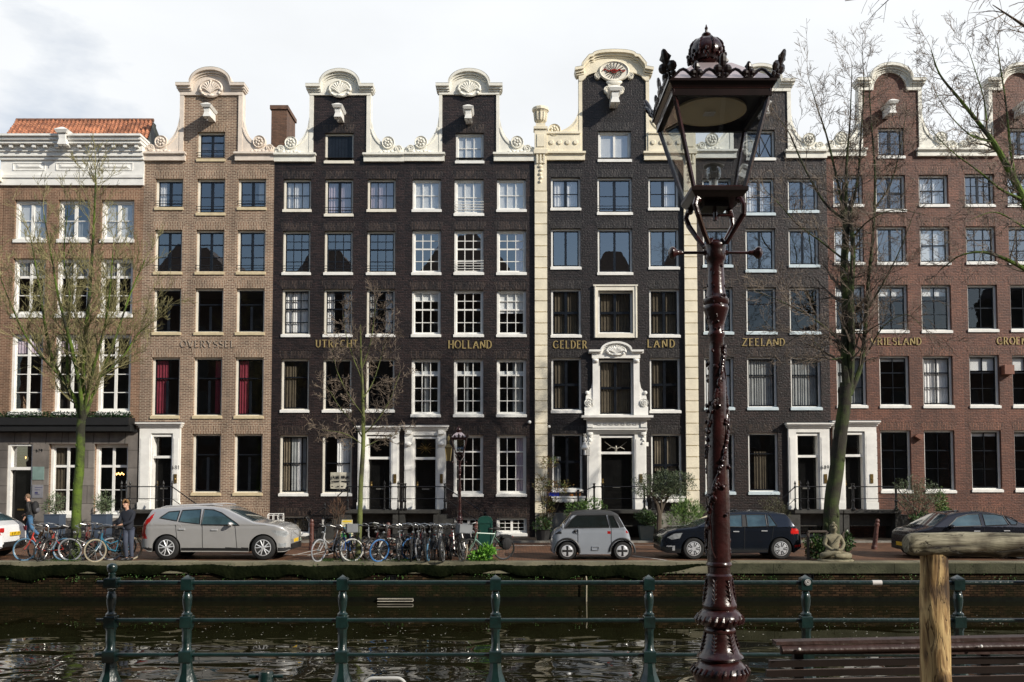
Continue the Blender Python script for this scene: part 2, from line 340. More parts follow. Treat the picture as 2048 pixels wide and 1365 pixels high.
def relief_shell(mb, cx, z, w, h, y):
    """oval cartouche with radiating ribs and curled ends"""
    pr = [(1.0, 0), (1.0, -.05), (.9, -.09), (.82, -.05), (0.01, -.05)]
    o = len(mb.v)
    mb.lathe([(r, d) for r, d in pr], (0, 0, 0), 24, 'y')
    for i in range(o, len(mb.v)):
        v = mb.v[i]; mb.v[i] = (cx+v[0]*w, y+v[1], z+v[2]*h)
    for k in range(9):
        a = R(18+144*k/8); r1 = 0.74
        mb.tube([(cx, y-.06, z-h*.55), (cx+math.cos(a)*w*r1*.6, y-.10, z-h*.35+math.sin(a)*h*.7), (cx+math.cos(a)*w*r1, y-.08, z-h*.3+math.sin(a)*h*1.0)], [.012, .035, .05], 6)
    for s in (-1, 1):
        mb.ball((cx+s*w*.86, y-.07, z-h*.2), (w*.16, .06, w*.16)); mb.ball((cx+s*w*.7, y-.07, z-h*.55), (w*.13, .05, w*.13))
    mb.ball((cx, y-.09, z+h*.72), (w*.12, .05, h*.14)); mb.ball((cx, y-.08, z-h*.8), (w*.3, .05, h*.16))
def rosette(mb, cx, z, r, y):
    mb.lathe([(r, .12), (r, -.02), (r*.92, -.08), (r*.8, -.04), (.01, -.04)], (cx, y, z), 18, 'y')
    for k in range(7):
        a = 2*math.pi*k/7; mb.ball((cx+math.cos(a)*r*.45, y-.06, z+math.sin(a)*r*.45), (r*.22, .05, r*.22), seg=8, rings=5)
    mb.ball((cx, y-.08, z), (r*.2, .06, r*.2), seg=8, rings=5)
def scroll(mb, cx, z, r, y, s=1):
    pts = []
    for k in range(22):
        a = k*0.55; q = r*(1-k/26); pts.append((cx+s*math.cos(a)*q, y-.03, z+math.sin(a)*q))
    mb.lathe([(r, .1), (r, -.01), (.01, -.02)], (cx, y, z), 14, 'y'); mb.tube(pts, r*.16, 5)

class House:
    def __init__(s, name, label, xl, xr, wall, arch, zsh, cas=WH, cat='house', group='canal houses in the row'):
        s.xl, s.xr, s.wall, s.arch, s.zsh, s.cas = xl, xr, wall, arch, zsh, cas
        s.root = empty(name, ((xl+xr)/2, FY, 0), label, cat, group)
        s.rects = [(xl, xr, 0.0, zsh)]; s.holes = []; s.w = MB(); s.sd = R(0)
        s.depth = 10.0
    def lintel(s, x0, x1, z, h=0.34, fl=0.09):
        s.w.prism([(x0-.02, z), (x1+.02, z), (x1+fl+.04, z+h), (x0-fl-.04, z+h)], FY-0.006, FY+.05, 1)
    def hole(s, x0, x1, z0, z1): s.holes.append((x0, x1, z0, z1))
    def win(s, x0, x1, py0, py1, sty='c22', col='k', cur=(), rail=0, lint=True, cas=None, sill=None, sillh=0.11, barw=0.028, cw=0.075, pane=None):
        z1, z0 = FZ(py0), FZ(py1); s.hole(x0, x1, z0, z1)
        if lint: s.lintel(x0, x1, z1)
        cas = cas or s.cas; sill = sill or cas
        W = MB(); ya, yb = FY+.13, FY+.30; zb = z0+sillh
        W.box(x0, x0+cw, ya, yb, zb, z1); W.box(x1-cw, x1, ya, yb, zb, z1)
        W.box(x0+cw, x1-cw, ya, yb, z1-cw, z1); W.box(x0+cw, x1-cw, ya, yb, zb, zb+cw*.8)
        wo = W.build('window', cas, s.root)
        S = MB(); S.box(x0-.03, x1+.03, FY-.05, FY+.3, z0+.002, zb-.002); S.box(x0+.002, x1-.002, FY-.02, FY+.3, zb-.002, zb+.02); S.build('sill', sill, wo)
        a0, a1, b0, b1 = x0+cw, x1-cw, zb+cw*.8, z1-cw
        sc_ = SASHK if col == 'k' else (WH if col == 'w' else CREAM)
        B = MB(); y0, y1 = FY+.185, FY+.24; fr = 0.045
        B.box(a0+.001, a0+fr, y0, y1, b0+.001, b1-.001); B.box(a1-fr, a1-.001, y0, y1, b0+.001, b1-.001); B.box(a0+fr, a1-fr, y0, y1, b1-fr, b1-.001); B.box(a0+fr, a1-fr, y0, y1, b0+.001, b0+fr*1.3)
        wd, ht = a1-a0, b1-b0
        def V(f, t, f0=0, f1=1): B.box(a0+wd*f-t/2, a0+wd*f+t/2, y0-.004, y1+.004, b0+fr+(ht-2*fr)*f0, b0+fr+(ht-2*fr)*f1)
        def Hb(f, t, f0=0, f1=1): B.box(a0+fr+(wd-2*fr)*f0, a0+fr+(wd-2*fr)*f1, y0+.004, y1-.004, b0+ht*f-t/2, b0+ht*f+t/2)
        if sty == 'c22': V(.5, .12); Hb(.5, barw)
        elif sty == 'c21': V(.5, .09, 0, .62); Hb(.66, .05)
        elif sty == 'c23': V(.5, .10); Hb(.36, barw); Hb(.68, .05)
        elif sty == 'x4': V(.5, .11); Hb(.5, .10)
        elif sty == 'c2p': V(.5, .09)
        elif sty == 's32': V(.333, barw); V(.667, barw); Hb(.5, barw)
        elif sty == 's34': V(.333, barw); V(.667, barw); Hb(.27, barw); Hb(.58, .06); Hb(.79, barw)
        elif sty == 's3g': V(.333, barw); V(.667, barw); Hb(.24, barw); Hb(.48, barw); Hb(.73, .06)
        elif sty == 's22': V(.5, barw); Hb(.5, .05)
        elif sty == 's23': V(.5, barw); Hb(.36, barw); Hb(.68, .05)
        elif sty == 's2g': V(.5, barw); Hb(.34, barw); Hb(.67, .05)
        elif sty == 's33': V(.333, barw); V(.667, barw); Hb(.33, barw); Hb(.66, .05)
        elif sty == 'c64': V(.5, .1); V(.25, .02); V(.75, .02); Hb(.33, .02); Hb(.66, .02)
        elif sty == 'w23': V(.5, .10); Hb(.34, .035); Hb(.70, .10)
        elif sty == 'w24': V(.5, .11); Hb(.24, .03); Hb(.49, .03); Hb(.75, .07)
        elif sty == 'w22': V(.5, .13); Hb(.5, .03)
        elif sty == 'plain': Hb(.66, .045)
        elif sty == 'mid': Hb(.52, .045)
        elif sty == 'xx':
            V(.5, .04)
            for k in (0, 1):
                xa, xb = a0+fr+(wd/2-fr)*k, a0+wd/2+(wd/2-fr)*k
                B.tube([(xa, y0, b0+fr), (xb, y0, b1-fr)], .014, 4); B.tube([(xb, y0, b0+fr), (xa, y0, b1-fr)], .014, 4)
        elif sty == 'board':
            for k in range(7): B.box(a0+fr+(wd-2*fr)*k/7+.004, a0+fr+(wd-2*fr)*(k+1)/7-.004, y0+.01, y1+.01, b0+fr, b1-fr)
        B.build('sash', sc_, wo)
        if sty != 'board':
            P = MB(); yp = FY+.2125
            t = 0.0012*(((len(s.holes)*7919) % 11)-5); t2 = 0.0016*(((len(s.holes)*104729) % 9)-4)      # panes never hang quite true
            P.quad((a0+fr*.5, yp-t, b0+fr*.5), (a1-fr*.5, yp+t, b0+fr*.5), (a1-fr*.5, yp+t+t2, b1-fr*.5), (a0+fr*.5, yp-t+t2, b1-fr*.5))
            P.build('pane', pane or (GL1 if z0 > FZ(560) else GL2), wo)
        for c in cur:       # (kind, x0, x1, z0, z1) as fractions; small letter = folds, P = flat blind
            k, f0, f1, g0, g1 = c
            C = MB(); xa, xb, za, zb_ = a0+wd*f0, a0+wd*f1, b0+ht*g0, b0+ht*g1; yc = FY+.262
            if k == 'p': C.box(xa, xb, yc-.01, yc+.012, za, zb_)
            else:
                n = max(8, int((xb-xa)/.022)); ph = (xa*13) % 6
                for i in range(n):
                    def P_(i, z): 
                        x = xa+(xb-xa)*i/n; am = .022*(1.0 if z == za else .6)
                        return (x, yc+.022+am*math.sin(i*1.35+ph+1.3*math.sin(i*.31)), z)
                    C.quad(P_(i, za), P_(i+1, za), P_(i+1, zb_), P_(i, zb_))
            C.build('blind' if k == 'p' else 'curtain', CUR[k], wo, smooth=(k != 'p'))
        if rail:
            G = MB(); m = SASHK if rail != 2 else WH
            for k in range(2 if rail == 1 else 4): G.tube([(x0-.01, FY-.02, zb+.16+.11*k), (x1+.01, FY-.02, zb+.16+.11*k)], .013, 6)
            G.build('safety_bar', m, wo)
        return wo
    def door(s, x0, x1, dx0, dx1, pyc, pyo, zf=1.2, trans=0.30, kind='plain', mt=None, numb=None, wide=0.12):
        """doorcase x0..x1 with its opening dx0..dx1; cornice top at pixel row pyc, opening top at pyo"""
        mt = mt or WH
        zc, zo = FZ(pyc), FZ(pyo); s.hole(dx0, dx1, zf, zo); y0 = FY-.16
        C = MB()
        C.box(x0, dx0, y0, FY+.05, zf+.28, zo+.05); C.box(dx1, x1, y0, FY+.05, zf+.28, zo+.05)
        C.box(x0-.03, dx0+.001, y0-.04, FY+.05, zf, zf+.28); C.box(dx1-.001, x1+.03, y0-.04, FY+.05, zf, zf+.28)
        C.box(x0, x1, y0, FY+.05, zo+.05, zc-.20)
        C.box(dx0-.001, dx0+.07, FY-.1, FY+.28, zf, zo); C.box(dx1-.07, dx1+.001, FY-.1, FY+.28, zf, zo); C.box(dx0+.07, dx1-.07, FY-.1, FY+.28, zo-.08, zo)
        for (a, b) in ((x0, dx0), (dx1, x1)):                       # sunk or raised pilaster panels
            if b-a > .2: C.box(a+.05, b-.05, y0-.018, y0, zf+.42, zo-.15)
            if kind == 'console':
                C.box(a+.03, b-.03, y0-.10, y0, zo-.32, zo-.05); C.ball(((a+b)/2, y0-.09, zo-.30), (abs(b-a)*.36, .06, .09)); C.box(a+.05, b-.05, y0-.13, y0, zc-.34, zc-.2)
                C.box(a+.02, b-.02, y0-.035, y0-.018, zo-1.35, zo-1.18)
        if kind == 'rust':
            for k in range(9):
                z = zf+.32+k*(zo-zf-.3)/9; C.box(dx1+.004, x1+.012, y0-.012, y0, z, z+(zo-zf-.3)/9-.03)
        dc = C.build('doorcase', mt, s.root)
        K = MB(); K.box(x0-wide*.4, x1+wide*.4, y0-.05, FY+.05, zc-.20, zc-.13); K.box(x0-wide*.7, x1+wide*.7, y0-.12, FY+.05, zc-.13, zc-.06); K.box(x0-wide, x1+wide, y0-.19, FY+.05, zc-.06, zc)
        K.build('cornice', mt, dc)
        Ld = MB(); Ld.box(x0-wide-.01, x1+wide+.01, y0-.2, FY+.05, zc+.002, zc+.02); Ld.build('lead_flashing', LEAD, dc)
        T = MB(); zt = zo-(zo-zf)*trans; T.box(dx0+.07, dx1-.07, FY-.06, FY+.28, zt-.05, zt+.05); T.build('transom', mt, dc)
        F = MB(); F.quad((dx0+.07, FY+.2, zt+.05), (dx1-.07, FY+.2, zt+.05), (dx1-.07, FY+.2, zo-.08), (dx0+.07, FY+.2, zo-.08)); fl = F.build('fanlight', GL2, s.root)
        xm, zm = (dx0+dx1)/2, (zt+zo)/2-.02
        if kind == 'console':
            G = MB()
            for k in range(12):
                a = 2*math.pi*k/12; r = .22 if k % 2 else .32
                G.tube([(xm, FY+.19, zm), (xm+math.cos(a)*r*1.15, FY+.19, zm+math.sin(a)*r*.75)], .008, 4)
            G.ball((xm, FY+.19, zm), .03); G.build('sunburst_grille', BRASS, fl)
        D = MB(); D.box(dx0+.07, dx1-.07, FY+.18, FY+.24, zf+.01, zt-.05)
        wd = dx1-dx0-.14
        for (f0, f1) in ((.08, .34), (.42, .92)):
            za, zb = zf+(zt-zf)*f0, zf+(zt-zf)*f1
            D.strip([(dx0+.17, za), (dx1-.17, za), (dx1-.17, zb), (dx0+.17, zb), (dx0+.17, za+.001)], .03, FY+.165, FY+.18)
        dl = D.build('door', BLACK, s.root)
        Q = MB(); Q.box(xm-.15, xm+.15, FY+.155, FY+.17, zf+(zt-zf)*.38, zf+(zt-zf)*.38+.06); Q.build('mail_slot', mat('dull_nickel', (.35, .34, .31), .35, metal=.8), dl)
        Q = MB(); Q.ball((dx0+.16, FY+.12, zf+(zt-zf)*.47), .04); Q.box(dx0+.13, dx0+.19, FY+.15, FY+.18, zf+(zt-zf)*.43, zf+(zt-zf)*.54); Q.build('door_knob', BRASS, dl)
        Bp = MB(); bx = (dx1+x1)/2; Bp.box(bx-.06, bx+.06, y0-.045, y0-.018, zf+1.05, zf+1.42); Bp.ball((bx, y0-.05, zf+1.22), .025); Bp.build('bell_plate', BRASS, dc)
        if numb:
            Nn = MB(); lettering(Nn, numb, bx-.15, bx+.15, zf+1.62, .15, y0-.02, t=.09, serif=False, dep=.01); Nn.build('house_number', SASHK, dc)
    def gable(s, cx, hw, e, zt, zc, wc, wa, za, zb0, zb1, gm, style='std', zA=None, wing=0.72, zl=None, left=True, right=True, shell=True):
        r_ = s.root; s.rects.append((cx-hw, cx+hw, s.zsh, zt))
        outer = [(cx-hw-e, zt)]
        path = [(cx-wc, zc), (cx-wa, zc)]
        if style == 'ogee':
            path = [(cx-wc, zc-.12), (cx-wc+.32, zc-.06), (cx-wa-.42, zc+.10), (cx-wa-.16, zc+.42), (cx-wa, zc+.45)]
        arc = []; zb = path[-1][1]
        for k in range(1, 16):
            t = math.pi*k/16; arc.append((cx-wa*math.cos(t), zb+(za-zb)*math.sin(t)**.85))
        pr = [(2*cx-x, z) for x, z in reversed(path)]
        full = path+arc+pr
        top = [p for p in full if abs(p[0]-cx) < hw+e-.001]
        poly = [(cx-hw-e, zt-.02), (cx-hw-e, full[0][1])]+top+[(cx+hw+e, full[-1][1]), (cx+hw+e, zt-.02)]
        G = MB()
        if style == 'arched':
            ri = hw*.60; zi = zt
            inner = [(cx+ri*math.cos(math.pi*k/14), zi+(za-zt-.26)*math.sin(math.pi*k/14)) for k in range(15)]
            G.prism(poly+[(cx+ri, zt-.02)]+inner[1:-1]+[(cx-ri, zt-.02)], FY-.08, FY+.3)
            s.w.prism([(cx-ri-.05, zt)]+[(cx+(ri+.05)*math.cos(math.pi*k/14), zi+(za-zt-.2)*math.sin(math.pi*k/14)) for k in range(14, -1, -1)], FY+.001, FY+.25, 0)
        elif style == 'ogee':
            dip = [(cx+hw*.9*math.cos(math.pi*k/12), zt+.30*math.sin(math.pi*k/12)) for k in range(13)]
            G.prism([(cx-hw-e, zt-.12), (cx-hw-e, full[0][1])]+top+[(cx+hw+e, full[-1][1]), (cx+hw+e, zt-.12), (cx+hw, zt-.12)]+dip+[(cx-hw, zt-.12)], FY-.09, FY+.3)
            s.w.prism([(cx-hw, zt-.01)]+[(x, z+.02) for x, z in reversed(dip)]+[(cx+hw, zt-.01)], FY+.001, FY+.25, 0)
        else: G.prism(poly, FY-.08, FY+.3)
        for sgn in (-1, 1):
            G.box(*sorted((cx+sgn*hw, cx+sgn*(hw+e))), FY-.06, FY+.35, zb1, zt-.02)
        gb = G.build('gable_top', gm, r_)
        C = MB(); up = [(x, z) for x, z in full]
        C.strip(up, .11, FY-.30, FY+.36); C.strip([(x*.985+cx*.015, z-.10) for x, z in up], .09, FY-.20, FY+.34); C.strip([(x*.96+cx*.04, z-.19) for x, z in up], .05, FY-.13, FY+.3)
        C.build('cornice', gm, gb)
        C = MB(); C.strip([(x, z+.064) for x, z in up], .015, FY-.30, FY+.36); C.build('lichen_capping', mat('weathered_capping', (.22, .21, .15), .8, var=.3, vscale=4), gb)
        if shell: 
            S = MB(); relief_shell(S, cx, (zt+zc)/2+.06, hw*.44, (za-zt)*.38, FY-.09); S.build('shell_ornament', gm, gb, smooth=True)
        zA = zA or zt-1.0; zl = zl or zb1+.42
        for sgn, on in ((-1, left), (1, right)):
            xe = s.xr if sgn > 0 else s.xl
            if not on: continue
            Wg = MB(); a0 = cx+sgn*(hw+e-.004); xo = a0+sgn*wing
            pts = [(xo-sgn*wing*math.cos(R(t)), zA-(zA-zl)*math.sin(R(t))) for t in range(0, 91, 9)]
            lim = xe-sgn*.01
            pl = pts+[(min(lim, xo+.05) if sgn > 0 else max(lim, xo-.05), zl), (lim, zl-.16), (lim, zb1), (a0, zb1)]
            Wg.prism(pl, FY-.04, FY+.3)
            Wg.strip([(p[0]+sgn*.10*math.cos(R(i*9))*0-sgn*.06, p[1]-.10) for i, p in enumerate(pts[3:])], .05, FY-.075, FY-.04)
            Wg.build('gable_wing', gm, r_)
            O = MB(); rr = .27; xr_ = min(xo+.02, xe-.62) if sgn > 0 else max(xo-.02, xe+.62)
            rosette(O, xr_, zl+.04, rr, FY-.05)
            O.prism([(xr_-rr*.9, zb1), (xr_+rr*.9, zb1), (xr_+rr*.7, zl), (xr_-rr*.7, zl)], FY-.06, FY+.2)
            scroll(O, xr_+sgn*.42, zb1+.2, .16, FY-.05, sgn)
            for k in range(5): O.ball((xr_+sgn*(-.3+.15*k), FY-.06, zb1+.06+.03*(k % 2)), (.1, .05, .06), seg=8, rings=5)
            O.build('scroll_ornament', gm, r_, smooth=True)
            Bn = MB(); b0, b1 = sorted((cx+sgn*(hw-.10), xe-sgn*.003))
            Bn.box(b0, b1, FY-.12, FY+.3, zb0, zb1-.08); Bn.box(b0-.03*(sgn > 0), b1+.03*(sgn < 0), FY-.22, FY+.3, zb1-.08, zb1); Bn.box(b0, b1, FY-.16, FY+.3, zb1-.12, zb1-.08)
            Bn.build('shoulder_band', gm, r_)
        # narrow saddle roof behind the neck and a low roof behind the shoulders
        Rf = MB(); y1 = FY+s.depth
        Rf.add([(cx-hw*.8, FY+.3, s.zsh), (cx+hw*.8, FY+.3, s.zsh), (cx, FY+.3, zt-.5), (cx-hw*.8, y1, s.zsh), (cx+hw*.8, y1, s.zsh), (cx, y1, zt-.5)], [(0, 1, 2), (3, 5, 4), (1, 4, 5, 2), (0, 2, 5, 3)])
        Rf.build('roof', ROOFD, r_)
    def beam(s, px, py, gm=WH, size=1.0, dx=0.0):
        """hoisting beam under its little roofed box"""
        p = at(px, py+9, FY-.45); x, z = p.x, p.z; k = size; B = MB()
        B.frustum((x, FY-.25), .13*k, .35, .12*k, .35, z-.22*k, z+.10*k)
        B.frustum((x, FY-.62), .15*k, .14, .10*k, .12, z-.26*k, z-.08*k); B.frustum((x, FY-.62), .10*k, .12, .12*k, .14, z-.08*k, z+.08*k)
        B.frustum((x, FY-.36), .16*k, .46, .22*k, .52, z+.10*k, z+.20*k); B.frustum((x, FY-.36), .22*k, .52, .05*k, .40, z+.20*k, z+.30*k)
        b = B.build('hoist_beam', gm, s.root); h = MB(); h.tube([(x, FY-.66, z-.26*k), (x, FY-.66, z-.42*k)], .015, 5); h.build('hook', IRON, b)
    def finish(s):
        w = s.w; xs = sorted({v for r in s.rects+s.holes for v in r[:2]}); zs = sorted({v for r in s.rects+s.holes for v in r[2:]})
        for i in range(len(xs)-1):
            for j in range(len(zs)-1):
                cx, cz = (xs[i]+xs[i+1])/2, (zs[j]+zs[j+1])/2
                if xs[i+1]-xs[i] < 1e-5 or zs[j+1]-zs[j] < 1e-5: continue
                if not any(a < cx < b and c < cz < d for a, b, c, d in s.rects): continue
                if any(a < cx < b and c < cz < d for a, b, c, d in s.holes): continue
                w.quad((xs[i], FY, zs[j]), (xs[i+1], FY, zs[j]), (xs[i+1], FY, zs[j+1]), (xs[i], FY, zs[j+1]), 0)
        for a, b, c, d in s.holes:
            y1 = FY+.30
            w.quad((a, FY, c), (a, y1, c), (a, y1, d), (a, FY, d), 0); w.quad((b, FY, c), (b, FY, d), (b, y1, d), (b, y1, c), 0)
            w.quad((a, FY, d), (a, y1, d), (b, y1, d), (b, FY, d), 0); w.quad((a, FY, c), (b, FY, c), (b, y1, c), (a, y1, c), 0)
        y1 = FY+s.depth; e = .006
        w.quad((s.xl+e, FY, 0), (s.xl+e, FY, s.zsh), (s.xl+e, y1, s.zsh), (s.xl+e, y1, 0)); w.quad((s.xr-e, FY, 0), (s.xr-e, y1, 0), (s.xr-e, y1, s.zsh), (s.xr-e, FY, s.zsh))
        w.quad((s.xl+e, y1, 0), (s.xl+e, y1, s.zsh), (s.xr-e, y1, s.zsh), (s.xr-e, y1, 0)); w.quad((s.xl+e, FY, s.zsh-.01), (s.xr-e, FY, s.zsh-.01), (s.xr-e, y1, s.zsh-.01), (s.xl+e, y1, s.zsh-.01))
        for a, b, c, d in s.rects[1:]:   # cheeks and back of the neck
            w.quad((a, FY, c), (a, FY, d), (a, FY+.35, d), (a, FY+.35, c)); w.quad((b, FY, c), (b, FY+.35, c), (b, FY+.35, d), (b, FY, d)); w.quad((a, FY+.35, c), (a, FY+.35, d), (b, FY+.35, d), (b, FY+.35, c))
        w.build('wall', [s.wall, s.arch], s.root)
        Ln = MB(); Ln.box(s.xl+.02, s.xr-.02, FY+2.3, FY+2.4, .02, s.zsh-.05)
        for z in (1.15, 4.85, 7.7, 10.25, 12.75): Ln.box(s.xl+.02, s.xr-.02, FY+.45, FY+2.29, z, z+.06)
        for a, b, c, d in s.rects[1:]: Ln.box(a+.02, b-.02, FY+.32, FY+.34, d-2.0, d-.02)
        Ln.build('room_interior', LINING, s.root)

ROOFD = mat('dark_roof_tiles', (.06, .045, .04), .6, var=.3, vscale=8, bump=.5)
def C3(lst, py=390): return [(at(a, py, FY).x, at(b, py, FY).x) for a, b in lst]
XB = [FX(v, 690) for v in (281, 544, 807, 1069.5, 1394, 1659, 1926, 2196)]
ZS = FZ(315)

# ---- 1: tan house
H = House('canal_house', 'tan brick house with pinkish neck gable and pale OVERYSSEL letters, black window sashes', XB[0], XB[1], B_TAN, B_TAN_S, ZS, cas=CREAM)
c = C3([(311, 366), (394, 450), (476, 532)])
for i, (a, b) in enumerate(c):
    H.win(a, b, 358, 421 if i != 1 else 432, 'c22', 'k', cur=[('w', .02, .3, 0, 1)] if i == 0 else ([('w', .7, .98, .3, 1)] if i == 2 else ()), rail=1, sill=SILL, pane=None)
    H.win(a, b, 460, 550, 'c23', 'k', rail=1, sill=SILL)
    H.win(a, b, 577, 671, 'c21', 'k', sill=SILL)
    H.win(a, b, 715, 838, 'c21', 'k', cur=[('r', (.02, .72, .05)[i], (.5, .98, .4)[i], 0, 1)], sill=SILL)
for i in (1, 2): H.win(*c[i], 868, 992, 'c21', 'k', sill=SILL)
H.door(FX(286), FX(366), FX(309), FX(352), 846, 870, kind='plain', numb='681')
cx = at(423, 230, FY).x
H.win(cx-.56, cx+.58, 264, 324, 'c23', 'k', rail=1, sill=SILL)
for a, b in ((FX(345, 1050)+1.3, FX(540, 1050)-.2),): pass
H.win(FX(464, 1050), FX(525, 1050), 1033, 1071, 'c2p', 'k')
H.gable(cx, 1.13, .17, FZ(191), FZ(174), 1.42, .84, FZ(143), FZ(323), FZ(307), PINKY, zA=FZ(222))
H.beam(418, 217)
T = MB(); lettering(T, 'OVERYSSEL', FX(362), FX(470), FZ(695), .27, FY-.004, t=.13); T.build('letters', mat('worn_pale_letters', (.34, .28, .22), .7), H.root)
H.finish()
# ---- 2: black house, no glazing bars below
H = House('canal_house', 'black painted brick house with ivory neck gable and gold UTRECHT letters, dark sashes', XB[1], XB[2], B_DRK, B_DRK_S, ZS, cas=CREAM)
c = C3([(567, 622), (650, 706), (735, 791)])
for i, (a, b) in enumerate(c):
    H.win(a, b, 358, 425 if i != 1 else 434, 's32' if i != 1 else 'c22', 'k', cur=[('w' if i == 0 else 'l', 0, 1, 0, 1)] if i < 2 else [('l', 0, 1, 0, 1)], rail=1 if i == 1 else 0)
    H.win(a, b, 462, 551, 's34', 'k', rail=1, sill=WH)
    H.win(a, b, 578, 675, 's34', 'k', cur=[[('w', 0, 1, 0, 1)], [('w', 0, .3, 0, 1), ('w', .72, 1, 0, 1)], [('w', .66, 1, 0, 1), ('g', 0, .3, .4, 1)]][i], sill=WH)
    H.win(a, b, 718, 826, 'plain', 'k', cur=[('d', 0, .5, 0, .9)] if i == 0 else (), sill=WH)
c2 = C3([(566, 622), (650, 708)])
H.win(*c2[0], 870, 993, 'mid', 'k', cur=[('b', .02, .28, 0, 1), ('g', .34, .6, 0, 1), ('w', .6, .74, 0, 1), ('g', .8, .98, 0, 1)], sill=WH)
H.win(*c2[1], 870, 993, 'mid', 'k', cur=[('w', .45, 1, 0, 1)], sill=WH)
H.win(c2[0][0], c2[0][1]+.1, 1033, 1073, 'c2p', 'k', cur=[('b', 0, 1, 0, 1)], sill=WH, cas=WH); H.win(c2[1][0], c2[1][1]+.1, 1033, 1073, 'c2p', 'k', sill=WH, cas=WH)
H.door(FX(719), FX(800), FX(736), FX(785), 853, 873, numb=None)
cx = at(680.5, 230, FY).x
H.win(cx-.62, cx+.56, 266, 328, 'board', 'k')
H.gable(cx, 1.10, .17, FZ(191), FZ(176), 1.40, .82, FZ(146), FZ(325), FZ(309), IVORY, zA=FZ(225))
H.beam(678, 218)
T = MB(); lettering(T, 'UTRECHT', FX(632), FX(716), FZ(695), .29, FY-.004, t=.14); T.build('letters', GOLD, H.root)
S = MB(); xa, xb = FX(659, 960), FX(700, 960); zs0, zs1 = FZ(978), FZ(945); xm = (xa+xb)/2
S.add([(xa, FY+.19, zs0), (xm, FY+.12, zs0), (xm, FY+.12, zs1), (xa, FY+.19, zs1), (xb, FY+.19, zs0), (xb, FY+.19, zs1)], [(0, 1, 2, 3), (1, 4, 5, 2)]); S.box(xa, xb, FY+.19, FY+.198, zs0, zs1)
sg = S.build('for_sale_sign', mat('pale_sign_board', (.55, .52, .42), .5), None); tag(sg, 'folded cream FOR SALE board fixed in the ground floor window right of the striped curtains', 'sign')
T = MB()
for a, b in ((xa+.05, xm-.04), (xm+.05, xb-.04)):
    lettering(T, 'FOR SALE', a, b, zs0+.42, .11, FY+.118, t=.13, serif=False, dep=.012)
    T.box(a, b, FY+.106, FY+.118, zs0+.28, zs0+.32); T.box(a, a+.08, FY+.106, FY+.118, zs0+.08, zs0+.11); T.box(b-.1, b, FY+.106, FY+.118, zs0+.08, zs0+.11)
T.build('sign_lettering', SASHK, sg)
H.finish()
# ---- 3: black house with white sashes
H = House('canal_house', 'black painted brick house with ivory neck gable, white barred sashes and gold HOLLAND letters', XB[2], XB[3], B_DRK, B_DRK_S, ZS, cas=WH)
c = C3([(825, 882), (909, 967), (994, 1052)])
for i, (a, b) in enumerate(c):
    H.win(a, b, 358, 425 if i != 1 else 433, 's32', 'w', cur=[('p', 0, 1, 0, 1)], rail=2 if i == 1 else 0)
    H.win(a, b, 460, 551, 's34', 'w', cur=[('l', .66, 1, 0, 1)] if i == 2 else (), rail=2 if i == 1 else 0)
    H.win(a, b, 580, 675, 's34', 'w', cur=[('p', 0, 1, (.78, 1, .5)[i], 1)] if i != 1 else ())
    H.win(a, b, 718, 835, 's3g', 'w', cur=[('p', 0, 1, .74, .81), ('g', (.4, .4, .55)[i], (.6, .5, .9)[i], 0, 1)])
for i in (1, 2): H.win(*c[i], 870, 994, 's3g', 'w', cur=[('l', .68, 1, 0, 1)] if i == 2 else ())
for i in (1, 2): H.win(c[i][0], c[i][1]+.02, 1035, 1073, 'c64', 'w')
H.door(FX(811), FX(893), FX(828), FX(876), 852, 874, kind='console')
cx = at(938.5, 230, FY).x
H.win(cx-.55, cx+.60, 266, 328, 's32', 'w', cur=[('p', 0, 1, 0, 1)])
H.gable(cx, 1.12, .13, FZ(190), FZ(175), 1.38, .84, FZ(146), FZ(324), FZ(308), IVORY, zA=FZ(222))
H.beam(937, 221)
T = MB(); lettering(T, 'HOLLAND', FX(897), FX(983), FZ(697), .31, FY-.004, t=.15); T.build('letters', GOLD, H.root)
T = MB(); T.ball((FX(1059, 845), FY-.12, FZ(845)), .07); T.box(FX(1059, 845)-.02, FX(1059, 845)+.02, FY-.1, FY, FZ(845)-.02, FZ(845)+.05); T.build('security_camera', WH, H.root)
H.finish()
# ---- 4: wide house with pilasters
H = House('canal_house', 'wide blue-black house with cream rusticated pilasters, white portico and gold GELDER LAND letters', XB[3], XB[4], B_DK2, B_DK2_S, ZS, cas=WH)
c = C3([(1102, 1161), (1195, 1264), (1297, 1357)])
cg = [('d', 0, .5, 0, 1), ('d', .5, 1, 0, 1)]
for i, (a, b) in enumerate(c):
    H.win(a, b, 355, 422 if i != 1 else 431, 'c22', 'k', cur=[('w', (.0, .5, .55)[i], 1, 0, 1)] if i != 1 else (), rail=1 if i == 1 else 0)
    H.win(a, b, 457, 540 if i != 1 else 551, 'c2p', 'k', cur=())
    if i != 1:
        H.win(a, b, 578, 676, 'x4', 'k', cur=cg); H.win(a, b, 716, 827, 'x4', 'k', cur=[('d', 0, .45, 0, 1)])
        H.win(a+.03, b+.03, 868, 985 if i == 0 else 998, 'x4', 'k', cur=[('b', .1, .9, .4, 1)] if i == 2 else [('g', .05, .25, 0, .6)])
wo = H.win(c[1][0], c[1][1], 582, 668, 'x4', 'k', cur=cg, lint=False, sillh=.02)
F = MB(); a, b, z0, z1 = c[1][0], c[1][1], FZ(668), FZ(582); t = .17
F.box(a-t, a, FY-.10, FY+.12, z0-t, z1+t); F.box(b, b+t, FY-.10, FY+.12, z0-t, z1+t); F.box(a, b, FY-.10, FY+.12, z0-t, z0); F.box(a, b, FY-.10, FY+.12, z1, z1+t)
